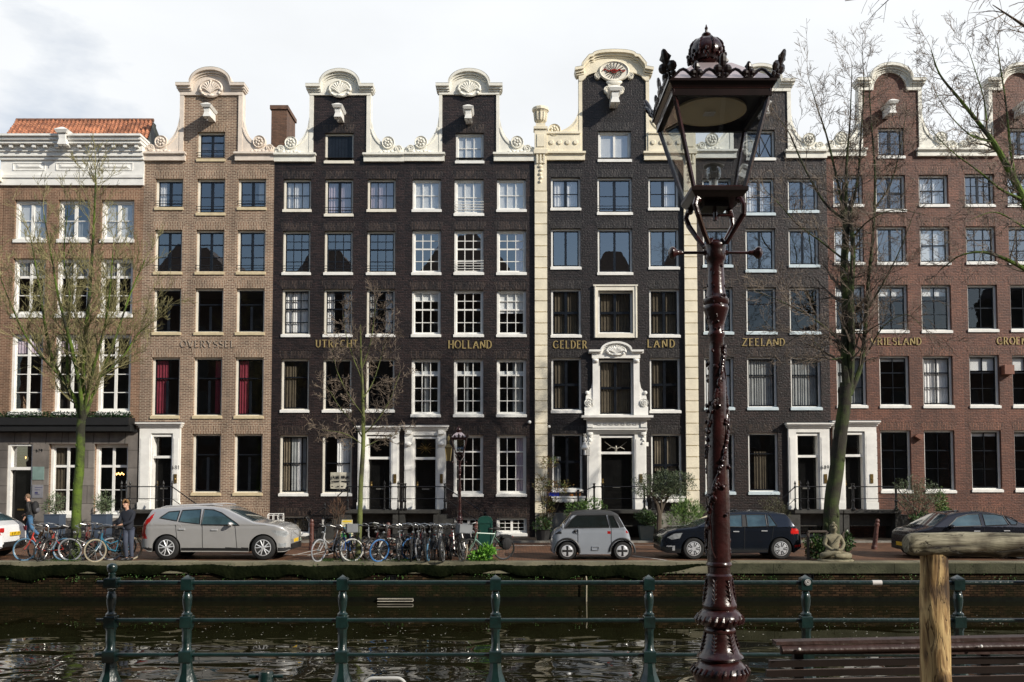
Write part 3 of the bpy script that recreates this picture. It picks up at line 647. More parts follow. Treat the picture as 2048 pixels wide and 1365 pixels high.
F.box(a-t-.03, b+t+.03, FY-.14, FY+.12, z1+t, z1+t+.06); F.box(a-t+.03, a-t+.07, FY-.13, FY-.1, z0-t, z1+t); F.box(b+t-.07, b+t-.03, FY-.13, FY-.1, z0-t, z1+t); F.build('surround', CREAM, wo)
# portico window with scrolled wings over the door
wo = H.win(c[1][0], c[1][1], 720, 832, 'x4', 'k', cur=cg+[('b', 0, .3, 0, 1)], lint=False, sillh=.02)
P = MB(); z0, z1 = FZ(833), FZ(720)
for sg_, e in ((-1, a), (1, b)):
    P.box(*sorted((e, e+sg_*.24)), FY-.14, FY+.12, z0, z1+.05); P.box(*sorted((e+sg_*.03, e+sg_*.21)), FY-.20, FY-.14, z1-.12, z1+.02)
    P.box(*sorted((e+sg_*.24, e+sg_*.58)), FY-.14, FY+.02, z0, z0+.38)
    P.prism([(e+sg_*.24, z0+.38), (e+sg_*.55, z0+.38), (e+sg_*.52, z0+.8), (e+sg_*.42, z0+1.0), (e+sg_*.30, z0+1.15), (e+sg_*.24, z0+1.45)], FY-.10, FY+.01)
    rosette(P, e+sg_*.42, z0+.55, .17, FY-.12); P.ball((e+sg_*.47, FY-.1, z0+.95), .085); P.ball((e+sg_*.12, FY-.2, z1-.05), (.1, .06, .06))
P.box(a-.27, b+.27, FY-.16, FY+.12, z1+.05, z1+.26); 
xm = (a+b)/2
pth = [(a-.40, z1+.34), (xm-.62, z1+.34)]+[(xm-.62*math.cos(math.pi*k/12), z1+.34+.34*math.sin(math.pi*k/12)) for k in range(1, 12)]+[(xm+.62, z1+.34), (b+.40, z1+.34)]
P.prism([(a-.25, z1+.26), (xm-.6, z1+.30)]+[(xm-.6*math.cos(math.pi*k/12), z1+.31+.33*math.sin(math.pi*k/12)) for k in range(13)]+[(xm+.6, z1+.30), (b+.25, z1+.26)], FY-.13, FY+.02)
P.strip(pth, .08, FY-.30, FY+.02); P.strip([(x, z-.07) for x, z in pth], .05, FY-.22, FY+.02); relief_shell(P, xm, z1+.36, .42, .22, FY-.16)
P.build('portico_surround', WH, wo)
# doorcase with entablature
H.door(FX(1173), FX(1290), c[1][0]+.02, c[1][1]+.02, 858, 872, kind='plain', trans=.235, wide=.02, mt=WH)
E = MB(); xa, xb = FX(1172), FX(1291); ze0, ze1 = FZ(858), FZ(834)
E.box(xa, xb, FY-.22, FY+.02, ze0+.03, ze1-.14)
for k in range(7):
    x = xm+(k-3)*.24; E.ball((x, FY-.23, (ze0+ze1)/2-.06), (.1, .03, .06)); scroll(E, x+.1, (ze0+ze1)/2-.04, .06, FY-.24, 1)
E.box(xa+.02, xa+.25, FY-.27, FY-.22, ze0+.05, ze1-.16); E.box(xb-.25, xb-.02, FY-.27, FY-.22, ze0+.05, ze1-.16)
E.box(xa-.12, xb+.12, FY-.40, FY+.02, ze1-.14, ze1-.06); E.box(xa-.22, xb+.22, FY-.52, FY+.02, ze1-.06, ze1+.03)
for e in (xa+.14, xb-.14):
    E.ball((e, FY-.22, FZ(868)), (.12, .05, .1))
    for k in range(4): E.ball((e+.03*(-1)**k, FY-.2, FZ(868)-.12-.09*k), (.05, .04, .05), seg=6, rings=4)
E.build('entablature', WH, H.root)
E = MB(); zz = FZ(900)
E.ball((xm, FY+.1, zz+.05), (.05, .04, .13)); E.tube([(xm, FY+.1, zz+.05), (xm+.18, FY+.1, zz+.11), (xm+.36, FY+.1, zz+.02)], [.03, .022, .008], 6); E.tube([(xm, FY+.1, zz+.05), (xm-.18, FY+.1, zz+.11), (xm-.36, FY+.1, zz+.02)], [.03, .022, .008], 6)
E.tube([(xm-.15, FY+.12, zz+.1), (xm-.45, FY+.12, zz+.33)], .008, 4); E.tube([(xm+.15, FY+.12, zz+.1), (xm+.45, FY+.12, zz+.33)], .008, 4)
E.build('fanlight_ornament', mat('tin_grey', (.3, .28, .24), .4, metal=.6), H.root)
# pilasters
for (p0, p1) in ((1069.5, 1094), (1369.5, 1394)):
    Q = MB(); x0, x1 = FX(p0)+.004, FX(p1)-.004; zt_ = FZ(308); zq = 1.05
    Q.box(x0, x1, FY-.10, FY+.02, zq, zt_)
    z = zq
    while z < FZ(395)-.1: Q.box(x0-.012 if x0 > XB[3]+.1 else x0-.0, x1+.012, FY-.15, FY-.10, z+.012, z+.43); z += .455
    Q.box(x0, x1, FY-.14, FY-.10, z+.02, FZ(318))
    for k in range(6): Q.ball(((x0+x1)/2+.02*(-1)**k, FY-.16, FZ(318)-.2-k*.16), (.10-.008*k, .05, .07), seg=8, rings=5)
    for k in (-1, 0, 1): Q.box((x0+x1)/2+k*.14-.035, (x0+x1)/2+k*.14+.035, FY-.20, FY-.14, FZ(330), FZ(312))
    Q.box(x0-.04, x1+.04, FY-.24, FY+.2, FZ(311), FZ(303)); Q.box(x0-.0, x1+.0, FY-.18, FY+.2, FZ(303), FZ(262)); Q.box(x0+.09, x1-.09, FY-.21, FY-.18, FZ(297), FZ(272))
    Q.box(x0-.04, x1+.04, FY-.24, FY+.22, FZ(262), FZ(257)); Q.box(x0+.05, x1-.05, FY-.14, FY+.15, FZ(257), FZ(249))
    Q.build('pilaster', CREAMY, H.root)
    U = MB(); zu = FZ(249); hh = FZ(214)-zu
    U.lathe([(.1, 0), (.12, .03), (.21, .08*hh+.05), (.24, .3*hh), (.26, .62*hh), (.31, .70*hh), (.35, .74*hh), (.35, .88*hh), (.30, .93*hh), (.05, hh)], ((x0+x1)/2, FY, zu), 12)
    for k in range(12):
        q = 2*math.pi*k/12; U.tube([((x0+x1)/2+.23*math.cos(q), FY+.23*math.sin(q), zu+.12), ((x0+x1)/2+.27*math.cos(q), FY+.27*math.sin(q), zu+.62*hh)], .03, 5)
    U.build('urn', CREAMY, H.root)
cx = at(1228, 230, FY).x
H.win(cx-.66, cx+.70, 262, 325, 'c2p', 'w', cur=[('p', 0, 1, 0, 1)])
H.gable(cx, 1.32, .14, FZ(158), FZ(138), 1.62, .88, FZ(108), FZ(322), FZ(306), CREAMY, style='ogee', zA=FZ(212), wing=1.0, zl=FZ(264), shell=False)
for sg_ in (-1, 1):
    Q = MB(); x0, x1 = sorted((cx+sg_*1.4, (H.xr-.5 if sg_ > 0 else H.xl+.5))); Q.box(x0, x1, FY-.10, FY+.25, FZ(305), FZ(270)); Q.box(x0, x1, FY-.16, FY+.25, FZ(270), FZ(266))
    for k in range(4): 
        xx = x0+.2+(x1-x0-.4)*k/3; Q.lathe([(.1, 0), (.1, -.03), (.08, -.05), (.01, -.05)], (xx, FY-.10, FZ(287)), 12, 'y')
    Q.build('parapet', CREAMY, H.root)
# oval cartouche with a sheaf of arrows bound by a red ribbon
Q = MB(); o = len(Q.v); Q.lathe([(1, 0), (1, -.05), (.92, -.10), (.86, -.05), (.01, -.05)], (0, 0, 0), 28, 'y'); zc_ = FZ(146)
Q.v = [(cx+v[0]*.64, FY-.09+v[1], zc_+v[2]*.44) for v in Q.v]
for sg_ in (-1, 1): scroll(Q, cx+sg_*.68, zc_-.18, .13, FY-.1, sg_)
Q.ball((cx, FY-.12, zc_-.45), (.34, .07, .14)); Q.prism([(cx-.28, zc_-.45), (cx+.28, zc_-.45), (cx+.18, zc_-.9), (cx-.18, zc_-.9)], FY-.14, FY); scroll(Q, cx-.26, zc_-.78, .16, FY-.1, -1); scroll(Q, cx+.26, zc_-.78, .16, FY-.1, 1)
cart = Q.build('cartouche', CREAM, H.root, smooth=True)
Q = MB(); yy = FY-.165
for k in range(9):
    q = R(90+(k-4)*20); dx, dz = math.cos(q), math.sin(q); p1 = (cx+dx*.40, yy, zc_+dz*.32); p0 = (cx-dx*.30, yy, zc_-.02-dz*.26)
    Q.tube([p0, p1], .012, 4); Q.tube([p1, (cx+dx*.46, yy, zc_+dz*.37)], [.03, .002], 4); Q.tube([p0, (p0[0]*1+(p0[0]-cx)*.12, yy, p0[2]-.02)], [.022, .022], 4)
Q.build('arrow_sheaf', mat('umber_paint', (.06, .035, .02), .6), cart)
Q = MB()
Q.tube([(cx-.46+.92*k/24, yy-.01, zc_+.02+.07*math.sin(k*.8)*(abs(k-12)/12)) for k in range(25)], .022, 5); Q.tube([(cx+.12*math.cos(k*.7), yy-.012, zc_+.0+.07*math.sin(k*.7)) for k in range(10)], .016, 5)
Q.build('ribbon', mat('red_ribbon_paint', (.30, .02, .015), .5), cart)
H.beam(1229, 186, size=1.25, gm=WH)
T = MB(); lettering(T, 'GELDER', FX(1107), FX(1174), FZ(697), .30, FY-.004, t=.15); T.build('letters', GOLD, H.root); T = MB(); lettering(T, 'LAND', FX(1295), FX(1349), FZ(695), .30, FY-.004, t=.15, gap=.4); T.build('letters', GOLD, H.root)
T = MB(); T.ball((FX(1098, 854), FY-.1, FZ(854)), .06); T.box(FX(1098, 854)-.02, FX(1098, 854)+.02, FY-.08, FY, FZ(854)-.02, FZ(854)+.02); T.build('security_camera', WH, H.root)
T = MB(); T.box(FX(1292, 890), FX(1297, 890), FY-.04, FY, FZ(893), FZ(885)); T.build('alarm_box', WH, H.root)
for x0_, x1_ in ((XB[3]+.01, FX(1172)), (FX(1290), XB[4]-.01)): T = MB(); T.box(x0_, x1_, FY-.16, FY-.02, 0, 1.05); T.build('stone_plinth', GSTONE, H.root)
T = MB(); z0 = FZ(1002)
for p0, p1 in ((1104, 1166), (1300, 1362)):
    x0, x1 = FX(p0), FX(p1); T.box(x0-.05, x1+.05, FY-.42, FY, z0+.12, z0+.19)
    for k in range(6): T.ball((x0+(x1-x0)*(k+.5)/6, FY-.36, z0+.05-.03*math.sin(math.pi*(k+.5)/6)), (.13, .04, .10), seg=8, rings=6)
    T.box(x0+.02, x1-.02, FY-.36, FY, z0+.02, z0+.12)
T.build('carved_window_shelf', WH, H.root)
H.finish()
# ---- 5
H = House('canal_house', 'dark brown-black brick house with gold ZEELAND letters, partly behind the near lamp post', XB[4], XB[5], B_DRK, B_DRK_S, ZS, cas=WH)
c = C3([(1405, 1463), (1490, 1549), (1576, 1636)])
for i, (a, b) in enumerate(c):
    H.win(a, b, 357, 427 if i != 1 else 432, 'c22', 'k', cur=[('w', 0, 1, 0, 1)] if i == 1 else (), sill=BLUEW)
    H.win(a, b, 457, 536 if i != 1 else 546, 'c2p', 'k', sill=BLUEW)
    H.win(a, b, 575, 670, 'plain', 'k', cur=(), sill=BLUEW)
    H.win(a, b, 714, 821, 'plain', 'k', cur=[('p', 0, 1, 0, 1)] if i == 0 else [('g', 0, 1, 0, 1)], sill=BLUEW)
for i in (0, 1): H.win(*c[i], 866, 990, 'plain', 'k', cur=[('d', .2, .7, 0, .7)] if i else (), sill=BLUEW)
H.door(FX(1572), FX(1653), FX(1587), FX(1634), 847, 868, numb='689')
H.win(FX(1598, 1050), FX(1652, 1050), 1035, 1078, 'c2p', 'k', cur=[('g', 0, 1, 0, 1)], lint=False)
cx = at(1520, 230, FY).x
H.win(cx-.58, cx+.60, 260, 322, 'xx', 'k')
H.gable(cx, 1.12, .15, FZ(183), FZ(166), 1.40, .84, FZ(136), FZ(318), FZ(302), IVORY, zA=FZ(216))
H.beam(1528, 212)
T = MB(); lettering(T, 'ZEELAND', FX(1485), FX(1569), FZ(692), .29, FY-.004, t=.15); T.build('letters', GOLD, H.root)
H.finish()
# ---- 6
H = House('canal_house', 'red-brown brick house with round-topped white gable and gold VRIESLAND letters', XB[5], XB[6], B_RED, B_RED_S, FZ(309), cas=WH)
c = C3([(1667, 1726), (1752, 1811), (1838, 1897)])
for i, (a, b) in enumerate(c):
    H.win(a, b, 350, 415 if i != 1 else 425, ('c22', 'x4', 's22')[i], 'k', cur=[('w', 0, 1, 0, 1)] if i == 2 else (), sill=GSTONE if 0 else WH)
    H.win(a, b, 453, 531, ('s22', 'c2p', 's22')[i], 'k', cur=[('p', 0, 1, 0, 1)] if i != 1 else ())
    H.win(a, b, 570, 667, 's23', 'k', cur=[('p', 0, 1, .8, 1)])
    H.win(a, b, 712, 817, 's23', 'k', cur=[('g', 0, 1, 0, 1)] if i == 0 else ([('w', 0, 1, 0, 1)] if i == 2 else [('p', 0, 1, .93, 1)]))
for i in (1, 2): H.win(c[i][0]-.02, c[i][1], 861, 987, 's23', 'k')
H.door(FX(1662), FX(1746), FX(1681), FX(1723), 843, 866, kind='rust')
H.win(FX(1765, 1050)+1.9, FX(1765, 1050)+3.0, 1030, 1072, 'c2p', 'k')
cx = at(1780, 230, FY).x
H.win(cx-.52, cx+.56, 256, 318, 'board' if 0 else 'c22', 'k', cur=())
H.gable(cx, 1.16, .15, FZ(181), FZ(164), 1.42, .86, FZ(134), FZ(314), FZ(299), IVORY, style='arched', zA=FZ(216), wing=.74, shell=False)
H.beam(1780, 210)
T = MB(); lettering(T, 'VRIESLAND', FX(1742), FX(1842), FZ(690), .28, FY-.004, t=.15); T.build('letters', GOLD, H.root)
T = MB(); T.prism([(FX(1822), FZ(873)), (FX(1835), FZ(881)), (FX(1840), FZ(870)), (FX(1828), FZ(869))], FY-.18, FY); T.build('spotlight', mat('red_brown_metal', (.2, .08, .05), .5), H.root)
H.finish()
# ---- 7
H = House('canal_house', 'red-brown brick house at the right edge with gold GROENINGEN letters cut by the frame', XB[6], XB[7], B_RED, B_RED_S, FZ(309), cas=WH)
c = C3([(1930, 1989), (2015, 2074), (2100, 2159)])
for i, (a, b) in enumerate(c):
    H.win(a, b, 348, 415, 'c64', 'k', cur=[('p', 0, 1, 0, 1)] if i == 1 else (), cas=WH)
    H.win(a, b, 453, 530, 's33', 'k'); H.win(a, b, 570, 665, 's22', 'k')
    H.win(a, b, 710, 817, 's2g', 'k', cur=[('p', 0, 1, .72, 1)]); H.win(a, b, 861, 985, 's2g', 'k', cur=[('p', 0, 1, .93, 1)])
H.win(c[0][0], c[0][1], 1030, 1072, 'c2p', 'k')
cx = at(2040, 230, FY).x
H.win(cx-.52, cx+.56, 256, 318, 'c22', 'k', cur=[('g', 0, 1, 0, 1)])
H.gable(cx, 1.16, .15, FZ(181), FZ(164), 1.42, .86, FZ(134), FZ(314), FZ(299), IVORY, style='arched', zA=FZ(216), wing=.74, shell=False)
H.beam(2046, 210)
T = MB(); lettering(T, 'GROENINGEN', FX(1994), FX(2105), FZ(689), .28, FY-.004, t=.15); T.build('letters', GOLD, H.root)
T = MB(); T.box(FX(2001), FX(2020), FY-.28, FY, FZ(750), FZ(732)); T.build('vent_box', mat('red_brown_metal', (.2, .08, .05), .5), H.root)
Rf = MB(); xa, xb, xm_ = FX(1926, 270), XB[7]-.3, cx
Rf.add([(xa-.3, FY+1.2, H.zsh), (xb, FY+1.2, H.zsh), (xm_, FY+1.2, FZ(165)-1.3), (xa-.3, FY+9, H.zsh), (xb, FY+9, H.zsh), (xm_, FY+9, FZ(165)-1.3)], [(0, 1, 2), (3, 5, 4), (1, 4, 5, 2), (0, 2, 5, 3)])
Rf.build('roof', mat('rust_roof', (.30, .10, .04), .7, var=.3, vscale=5), H.root)
H.finish()
# ---- 0: white corniced house
xl0, xr0 = at(0, 700, FY).x-.02, XB[0]
H = House('canal_house', 'brown brick house with broad white cornice, orange pantiled roof and grey stone ground floor', xl0, xr0, B_OLD, B_OLD_S, FZ(372), cas=WH)
c = C3([(29, 93), (116, 180), (202, 268)], 440)
for i, (a, b) in enumerate(c):
    H.win(a, b, 400, 486, 'w22', 'w', cur=[('p', 0, 1, 0, 1)] if i != 1 else [('g', 0, 1, 0, .5)], cw=.11, sillh=.14)
    H.win(a, b, 517, 636, 'w23', 'w', cur=[('g', 0, 1, .7, 1)], cw=.11, sillh=.14)
    H.win(a, b, 668, 831, 'w24', 'w', cur=[('l', 0, 1, .78, .95)] if i < 2 else (), cw=.11, sillh=.14)
zg = FZ(865)
gx = [(FX(16, 960), FX(66, 960)), (FX(98, 960), FX(165, 960)), (FX(189, 960), FX(257, 960))]
for i in (1, 2): H.win(*gx[i], 888, 1036, 'w23', 'w', lint=False, cw=.11, sillh=.13, cur=[('d', 0, .5, 0, 1)] if i == 1 else ())
# stone facing of the ground floor with its openings, and the black canopy shelf with ivy
S = MB(); xs = [xl0, gx[0][0], gx[0][1], gx[1][0], gx[1][1], gx[2][0], gx[2][1], FX(276, 960)]; z1 = FZ(866); zw = FZ(888); zsl = FZ(1036)
def sb(x0, x1, z0, z1): S.box(x0, x1, FY-.10, FY-.002, z0, z1)
for i in (0, 2, 4, 6): sb(xs[i]+.001, xs[i+1]-.001, .02, z1)
for i in (1, 3, 5): sb(xs[i], xs[i+1], zw, z1)
for i in (3, 5): sb(xs[i], xs[i+1], .02, zsl)
S.box(xl0, gx[0][0]-.02, FY-.14, FY-.1, .02, .5); S.box(gx[0][1]+.02, FX(276, 960), FY-.14, FY-.10, .02, .55)
for k in range(9):
    x = xl0+(FX(276, 960)-xl0)*k/9; S.add([(x+.1, FY-.104, zw), (x+.13, FY-.104, zw), (x+.16, FY-.104, z1), (x+.13, FY-.104, z1)], [(0, 1, 2, 3)], 1)
S.build('stone_facing', [ASHLAR, DSTONE], H.root)
H.hole(gx[0][0], gx[0][1], 0.25, zw)
D = MB(); a, b = gx[0]; zt = FZ(938)
for (x0, x1, z0, z1_) in ((a, a+.12, .25, zw), (b-.06, b, .25, zw), (a+.12, b-.06, zw-.09, zw), (a+.12, b-.06, zt-.05, zt+.07)): D.box(x0, x1, FY-.04, FY+.2, z0, z1_)
dc = D.build('doorcase', WH, H.root)
D = MB(); D.box(a+.12, b-.06, FY+.14, FY+.2, .25, zt-.05); D.strip([(a+.25, 1.5), (b-.2, 1.5), (b-.2, zt-.25), (a+.25, zt-.25), (a+.25, 1.501)], .03, FY+.12, FY+.14); dl = D.build('door', BLACK, H.root)
D = MB(); D.box(a+.35, a+.62, FY+.11, FY+.13, 1.15, 1.21); D.build('mail_slot', BRASS, dl)
D = MB(); D.quad((a+.12, FY+.18, zt+.07), (b-.06, FY+.18, zt+.07), (b-.06, FY+.18, zw-.09), (a+.12, FY+.18, zw-.09)); fl = D.build('fanlight', GL1, H.root)
D = MB(); D.lathe([(.03, -.16), (.10, .05), (.12, .06), (.03, .16), (.01, .24)], ((a+b)/2+.05, FY+.35, (zt+zw)/2), 6); D.build('hall_lantern', IRON, fl)
D = MB(); D.ball(((a+b)/2+.05, FY+.26, (zt+zw)/2-.05), (.022, .022, .05)); D.build('flame_bulb', emis('warm_bulb', (1, .5, .15), 5), fl)
D = MB()
for k in range(6): q_ = at(230+3.4*k, 947+2*(k % 2), FY+.42); D.ball(q_, (.022, .022, .04))
D.build('chandelier_bulb', emis('warm_chandelier', (1, .55, .15), 8), H.root)
D = MB(); D.box(FX(68, 905)+.02, FX(92, 905), FY-.125, FY-.10, FZ(960), FZ(934)); D.build('name_plate', mat('verdigris_plate', (.18, .26, .24), .4), H.root)
D = MB(); D.box(FX(68, 905)+.03, FX(91, 905), FY-.125, FY-.10, FZ(996), FZ(970)); pl = D.build('name_plate', mat('grey_glass_plate', (.22, .22, .24), .3), H.root)
D = MB(); x0 = FX(73, 980)
for k, (wd, hh) in enumerate(((.30, .02), (.22, .02), (.12, .07), (.2, .015))): D.box(x0, x0+wd, FY-.13, FY-.126, FZ(975+k*4.6)-hh, FZ(975+k*4.6))
D.build('plate_text', mat('ink_blue', (.04, .04, .12), .5), pl)
D = MB(); lettering(D, '679', FX(75, 901), FX(88, 901), FZ(905), .13, FY-.104, t=.14, serif=False, dep=.01); D.build('house_number', SASHK, H.root)
D = MB(); D.box(xl0, FX(272, 850), FY-.55, FY, FZ(864), FZ(852)); D.box(xl0, FX(270, 850), FY-.62, FY, FZ(852), FZ(837)); D.box(xl0, FX(277, 862), FY-.22, FY, FZ(866), FZ(860)); cp = D.build('canopy', mat('black_canopy', (.010, .010, .010), .6), H.root)
rng = random.Random(5); D = MB()
for k in range(2600):
    p = Vector((rng.uniform(xl0, FX(268, 840)), FY-rng.uniform(.05, .64), FZ(837)+rng.random()**2*.22)); D.leaf(p, Vector((rng.uniform(-1, 1), rng.uniform(-1, .3), rng.uniform(-.2, 1))).normalized(), Vector((rng.random(), rng.random(), rng.random())), .07, .03)
D.build('ivy', mat('dark_ivy', (.02, .055, .015), .5, var=.5, vscale=8), cp)
# entablature
zb = FZ(372); E = MB(); xa, xb = at(4, 330, FY).x, at(290, 330, FY).x-.01
E.box(xa, xb, FY-.10, FY+.3, zb, FZ(358)); E.box(xa-.02, xb, FY-.15, FY+.3, FZ(358), FZ(352)); E.box(xa, xb, FY-.08, FY+.3, FZ(352), FZ(322))
E.box(xa-.03, xb, FY-.16, FY+.3, FZ(322), FZ(316)); E.box(xa-.05, xb, FY-.24, FY+.3, FZ(316), FZ(308)); E.box(xa-.05, xb+.0, FY-.30, FY+.3, FZ(308), FZ(303))
E.box(xa, xb, FY-.3, FY+.3, FZ(303), FZ(296))
E.box(xa-.06, xb+.02, FY-.52, FY+.3, FZ(296), FZ(290)); E.box(xa-.1, xb+.05, FY-.60, FY+.3, FZ(290), FZ(284)); E.box(xa-.14, xb+.08, FY-.70, FY+.3, FZ(284), FZ(280))
en = E.build('entablature', WH, H.root)
E = MB(); z0, z1 = FZ(302.5), FZ(297)
for k in range(13): x = xa+.05+k*(xb-xa-.3)/12; E.box(x, x+.14, FY-.46, FY-.3, z0, z1)
E.build('dentils', WH, en)
for p0, p1 in ((29, 92), (115, 178), (203, 267)):
    E = MB(); x0, x1, z0, z1 = at(p0, 335, FY).x, at(p1, 335, FY).x, FZ(342), FZ(328); E.strip([(x0, z0), (x1, z0), (x1, z1), (x0, z1), (x0, z0+.001)], .04, FY-.105, FY-.08)
    o = len(E.v); E.add([(x0+.1, FY-.08, z0+.06), (x1-.1, FY-.08, z0+.06), (x1-.1, FY-.08, z1-.06), (x0+.1, FY-.08, z1-.06), (x0+.22, FY-.12, z0+.12), (x1-.22, FY-.12, z0+.12), (x1-.22, FY-.12, z1-.12), (x0+.22, FY-.12, z1-.12)], [(4, 5, 6, 7), (0, 1, 5, 4), (1, 2, 6, 5), (2, 3, 7, 6), (3, 0, 4, 7)]); E.build('frieze_panel', WH, en)
# pantiled roof: wavy sheet in steps
ya, yb = FY+.25, FY+2.0
z0, z1 = at(0, 279, ya).z, at(0, 243, yb).z; xA, xB_ = at(8, 279, ya).x, at(296, 279, ya).x; xC, xD = at(33, 244, yb).x, at(307, 241, yb).x
Rf = MB(); nx, ny = 34*6, 8*3
for j in range(ny+1):
    for i in range(nx+1):
        u = i/nx; v = j/ny; x = (xA+(xB_-xA)*u)*(1-v)+(xC+(xD-xC)*u)*v
        ph = (i % 6)/6*2*math.pi; st = (j % 3)/3
        rr = random.Random((i//6)*131+(j//3)*17).uniform(-.012, .012)
        up = .05*math.sin(ph)+.07*(1-st)+rr
        Rf.v.append((x, ya+(yb-ya)*v-up*.55, z0+(z1-z0)*v+up*.8))
for j in range(ny):
    for i in range(nx):
        a_ = j*(nx+1)+i; Rf.f.append((a_, a_+1, a_+nx+2, a_+nx+1)); Rf.m.append(0)
rf = Rf.build('roof', brick('orange_pantiles', lin((182,120,86)), lin((140,88,64)), lin((70,48,38)), rough=.7, bw=.236, rh=.145, ms=.012, stain=.45), H.root, smooth=True)
Rf = MB(); Rf.add([(xB_, ya, z0-.6), (xB_+.0, ya, z0), (xD, yb, z1), (xD+.25, yb+1.2, z1-1.3), (xD, yb+1.2, z0-.6)], [(0, 4, 3, 2, 1)]); Rf.box(xC, xD, yb+.02, yb+.3, z0-.6, z1-.05); Rf.build('roof_cheek', mat('dark_slate_cheek', (.04, .045, .04), .7, var=.3), H.root)
Rf = MB(); n = 20
for k in range(n): x = xC+(xD-xC)*k/n; Rf.tube([(x, yb, z1+.04), (x+(xD-xC)/n*1.04, yb, z1+.05)], [.09, .075], 7)
Rf.build('ridge_tiles', mat('ridge_tile', (.17, .09, .06), .8, var=.3), rf)
H.beam(131, 269, size=1.25)
H.finish()
# sliver of the neighbour at the left edge
Hn = House('canal_house', 'sliver of a grey-brown neighbour house at the far left edge', xl0-5.3, xl0-.02, B_OLD, B_OLD_S, FZ(352), cas=CREAM)
for p in (.6, 2.1, 3.7):
    for q0, q1 in ((400, 480), (520, 630), (680, 820), (890, 1030)): Hn.win(xl0-5.3+p, xl0-5.3+p+1.1, q0, q1, 's22', 'w')
G_ = MB(); G_.box(xl0-5.3, xl0-.025, FY-.3, FY+.3, FZ(366), FZ(345)); G_.build('cornice', CREAM, Hn.root)
Hn.finish()
# chimney between houses 1 and 2 (stands on the roof of house 1)
p0, p1 = at(543, 215, FY+4), at(574, 215, FY+4); zt = p0.z
hroot = [o for o in COL.objects if o.get('label', '').startswith('tan brick')][0]
K = MB(); K.box(p0.x, p1.x, FY+4, FY+5.6, ZS-.2, zt-.1); K.box(p0.x-.06, p1.x+.06, FY+3.94, FY+5.66, zt-.1, zt+.08)
ch = K.build('chimney', brick('chimney_brick', lin((112,80,62)), lin((86,60,46)), lin((92,76,62))), hroot)
K = MB()
for f in (.3, .65): K.lathe([(.09, 0), (.07, .22)], (p0.x+(p1.x-p0.x)*f, FY+4.8, zt+.08), 8)
K.build('chimney_pot', mat('terracotta_pot', (.25, .12, .07), .8), ch)

# ------------------------------------------------------------------ stoops: part of their houses
def hs(start): return [o for o in COL.objects if o.get('label', '').startswith(start)][0]
def railing(root, pts, zf, name='stoop_railing', post=.03, finial=True, zt=.92, mid=.45):
    r = MB()
    for i, p in enumerate(pts):
        x, y = p[:2]; z = p[2] if len(p) > 2 else zf
        r.lathe([(post*1.9, 0), (post*1.9, .05), (post, .1), (post*.8, .3), (post*1.3, .36), (post*.8, .42), (post*.8, zt-.08), (post*1.5, zt), (post*.6, zt+.06), (post*1.5, zt+.12), (.004, zt+.24 if finial else zt+.14)], (x, y, z), 8)
    for k in range(len(pts)-1):
        a, b = pts[k], pts[k+1]; za = a[2] if len(a) > 2 else zf; zb_ = b[2] if len(b) > 2 else zf
        r.tube([(a[0], a[1], za+zt), (b[0], b[1], zb_+zt)], .022, 6); r.tube([(a[0], a[1], za+mid), (b[0], b[1], zb_+mid)], .014, 6)
    return r.build(name, IRON, root)
def stoop(root, x0, x1, steps=0, depth=1.25, zf=1.2, opening=True, mt=None):
    """slab on side walls, flight of steps running off to the left (-1) or right (+1)"""
    mt = mt or DSTONE; y0 = FY-depth; s = MB()
    s.box(x0, x1, y0, FY-.21, zf-.12, zf); s.box(x0, x0+.22, y0+.06, FY-.21, 0, zf-.12); s.box(x1-.22, x1, y0+.06, FY-.21, 0, zf-.12)
    s.box(x0+.22, x1-.22, y0+.5, y0+.55, 0.55, zf-.12)
    o = s.build('stoop', mt, root)
    st = MB(); n = 6
    for k in range(n):
        h = zf-.01-(k+1)*zf/(n+1)
        if steps > 0: st.box(x1+k*.27, x1+(k+1)*.27, y0+.05, FY-.22, 0, h)
        elif steps < 0: st.box(x0-(k+1)*.27, x0-k*.27, y0+.05, FY-.22, 0, h)
    if steps: st.build('steps', mt, o)
    return o
y0 = FY-1.2
r = hs('tan brick'); stoop(r, FX(272), FX(372), 1)
railing(r, [(FX(266, 990), FY-.3), (FX(268, 990), y0), (FX(277, 990), y0), (FX(336, 990), y0), (FX(349, 990), y0), (FX(366, 990), y0), (FX(366, 990)+1.7, y0, -.0)], 1.2)
r = hs('black painted brick house with ivory neck gable and gold UTR'); stoop(r, FX(705), XB[2]-.02, -1)
railing(r, [(FX(662, 990), y0, .35), (FX(706, 990), y0), (FX(777, 990), y0), (FX(789, 990), y0), (FX(806, 990)-.05, y0)], 1.2)
Rr = MB(); xx, zz = FX(630, 1038), FZ(1038)-.05; Rr.tube([(xx+.22*math.cos(t*.5), y0, zz+.22*math.sin(t*.5)) for t in range(13)], .02, 5); Rr.tube([(xx+.1, y0, zz+.2), (FX(662, 990), y0, 1.3)], .02, 5)
for t in range(6): Rr.tube([(xx, y0, zz), (xx+.22*math.cos(t*1.05), y0, zz+.22*math.sin(t*1.05))], .012, 4)
Rr.build('railing_scroll', IRON, r)
r = hs('black painted brick house with ivory neck gable, white'); stoop(r, XB[2]+.02, FX(884), 1)
railing(r, [(FX(808, 990)+.05, y0), (FX(810, 990)+.15, y0), (FX(894, 990), y0), (FX(972, 990), y0, .15)], 1.2, post=.045, finial=False)
r = hs('wide blue'); stoop(r, FX(1160), FX(1300), -1, depth=1.3)
railing(r, [(FX(1152, 990), y0, .95), (FX(1183, 990), y0), (FX(1199, 990), y0), (FX(1280, 990), y0), (FX(1297, 990), y0)], 1.2, post=.05, finial=False)
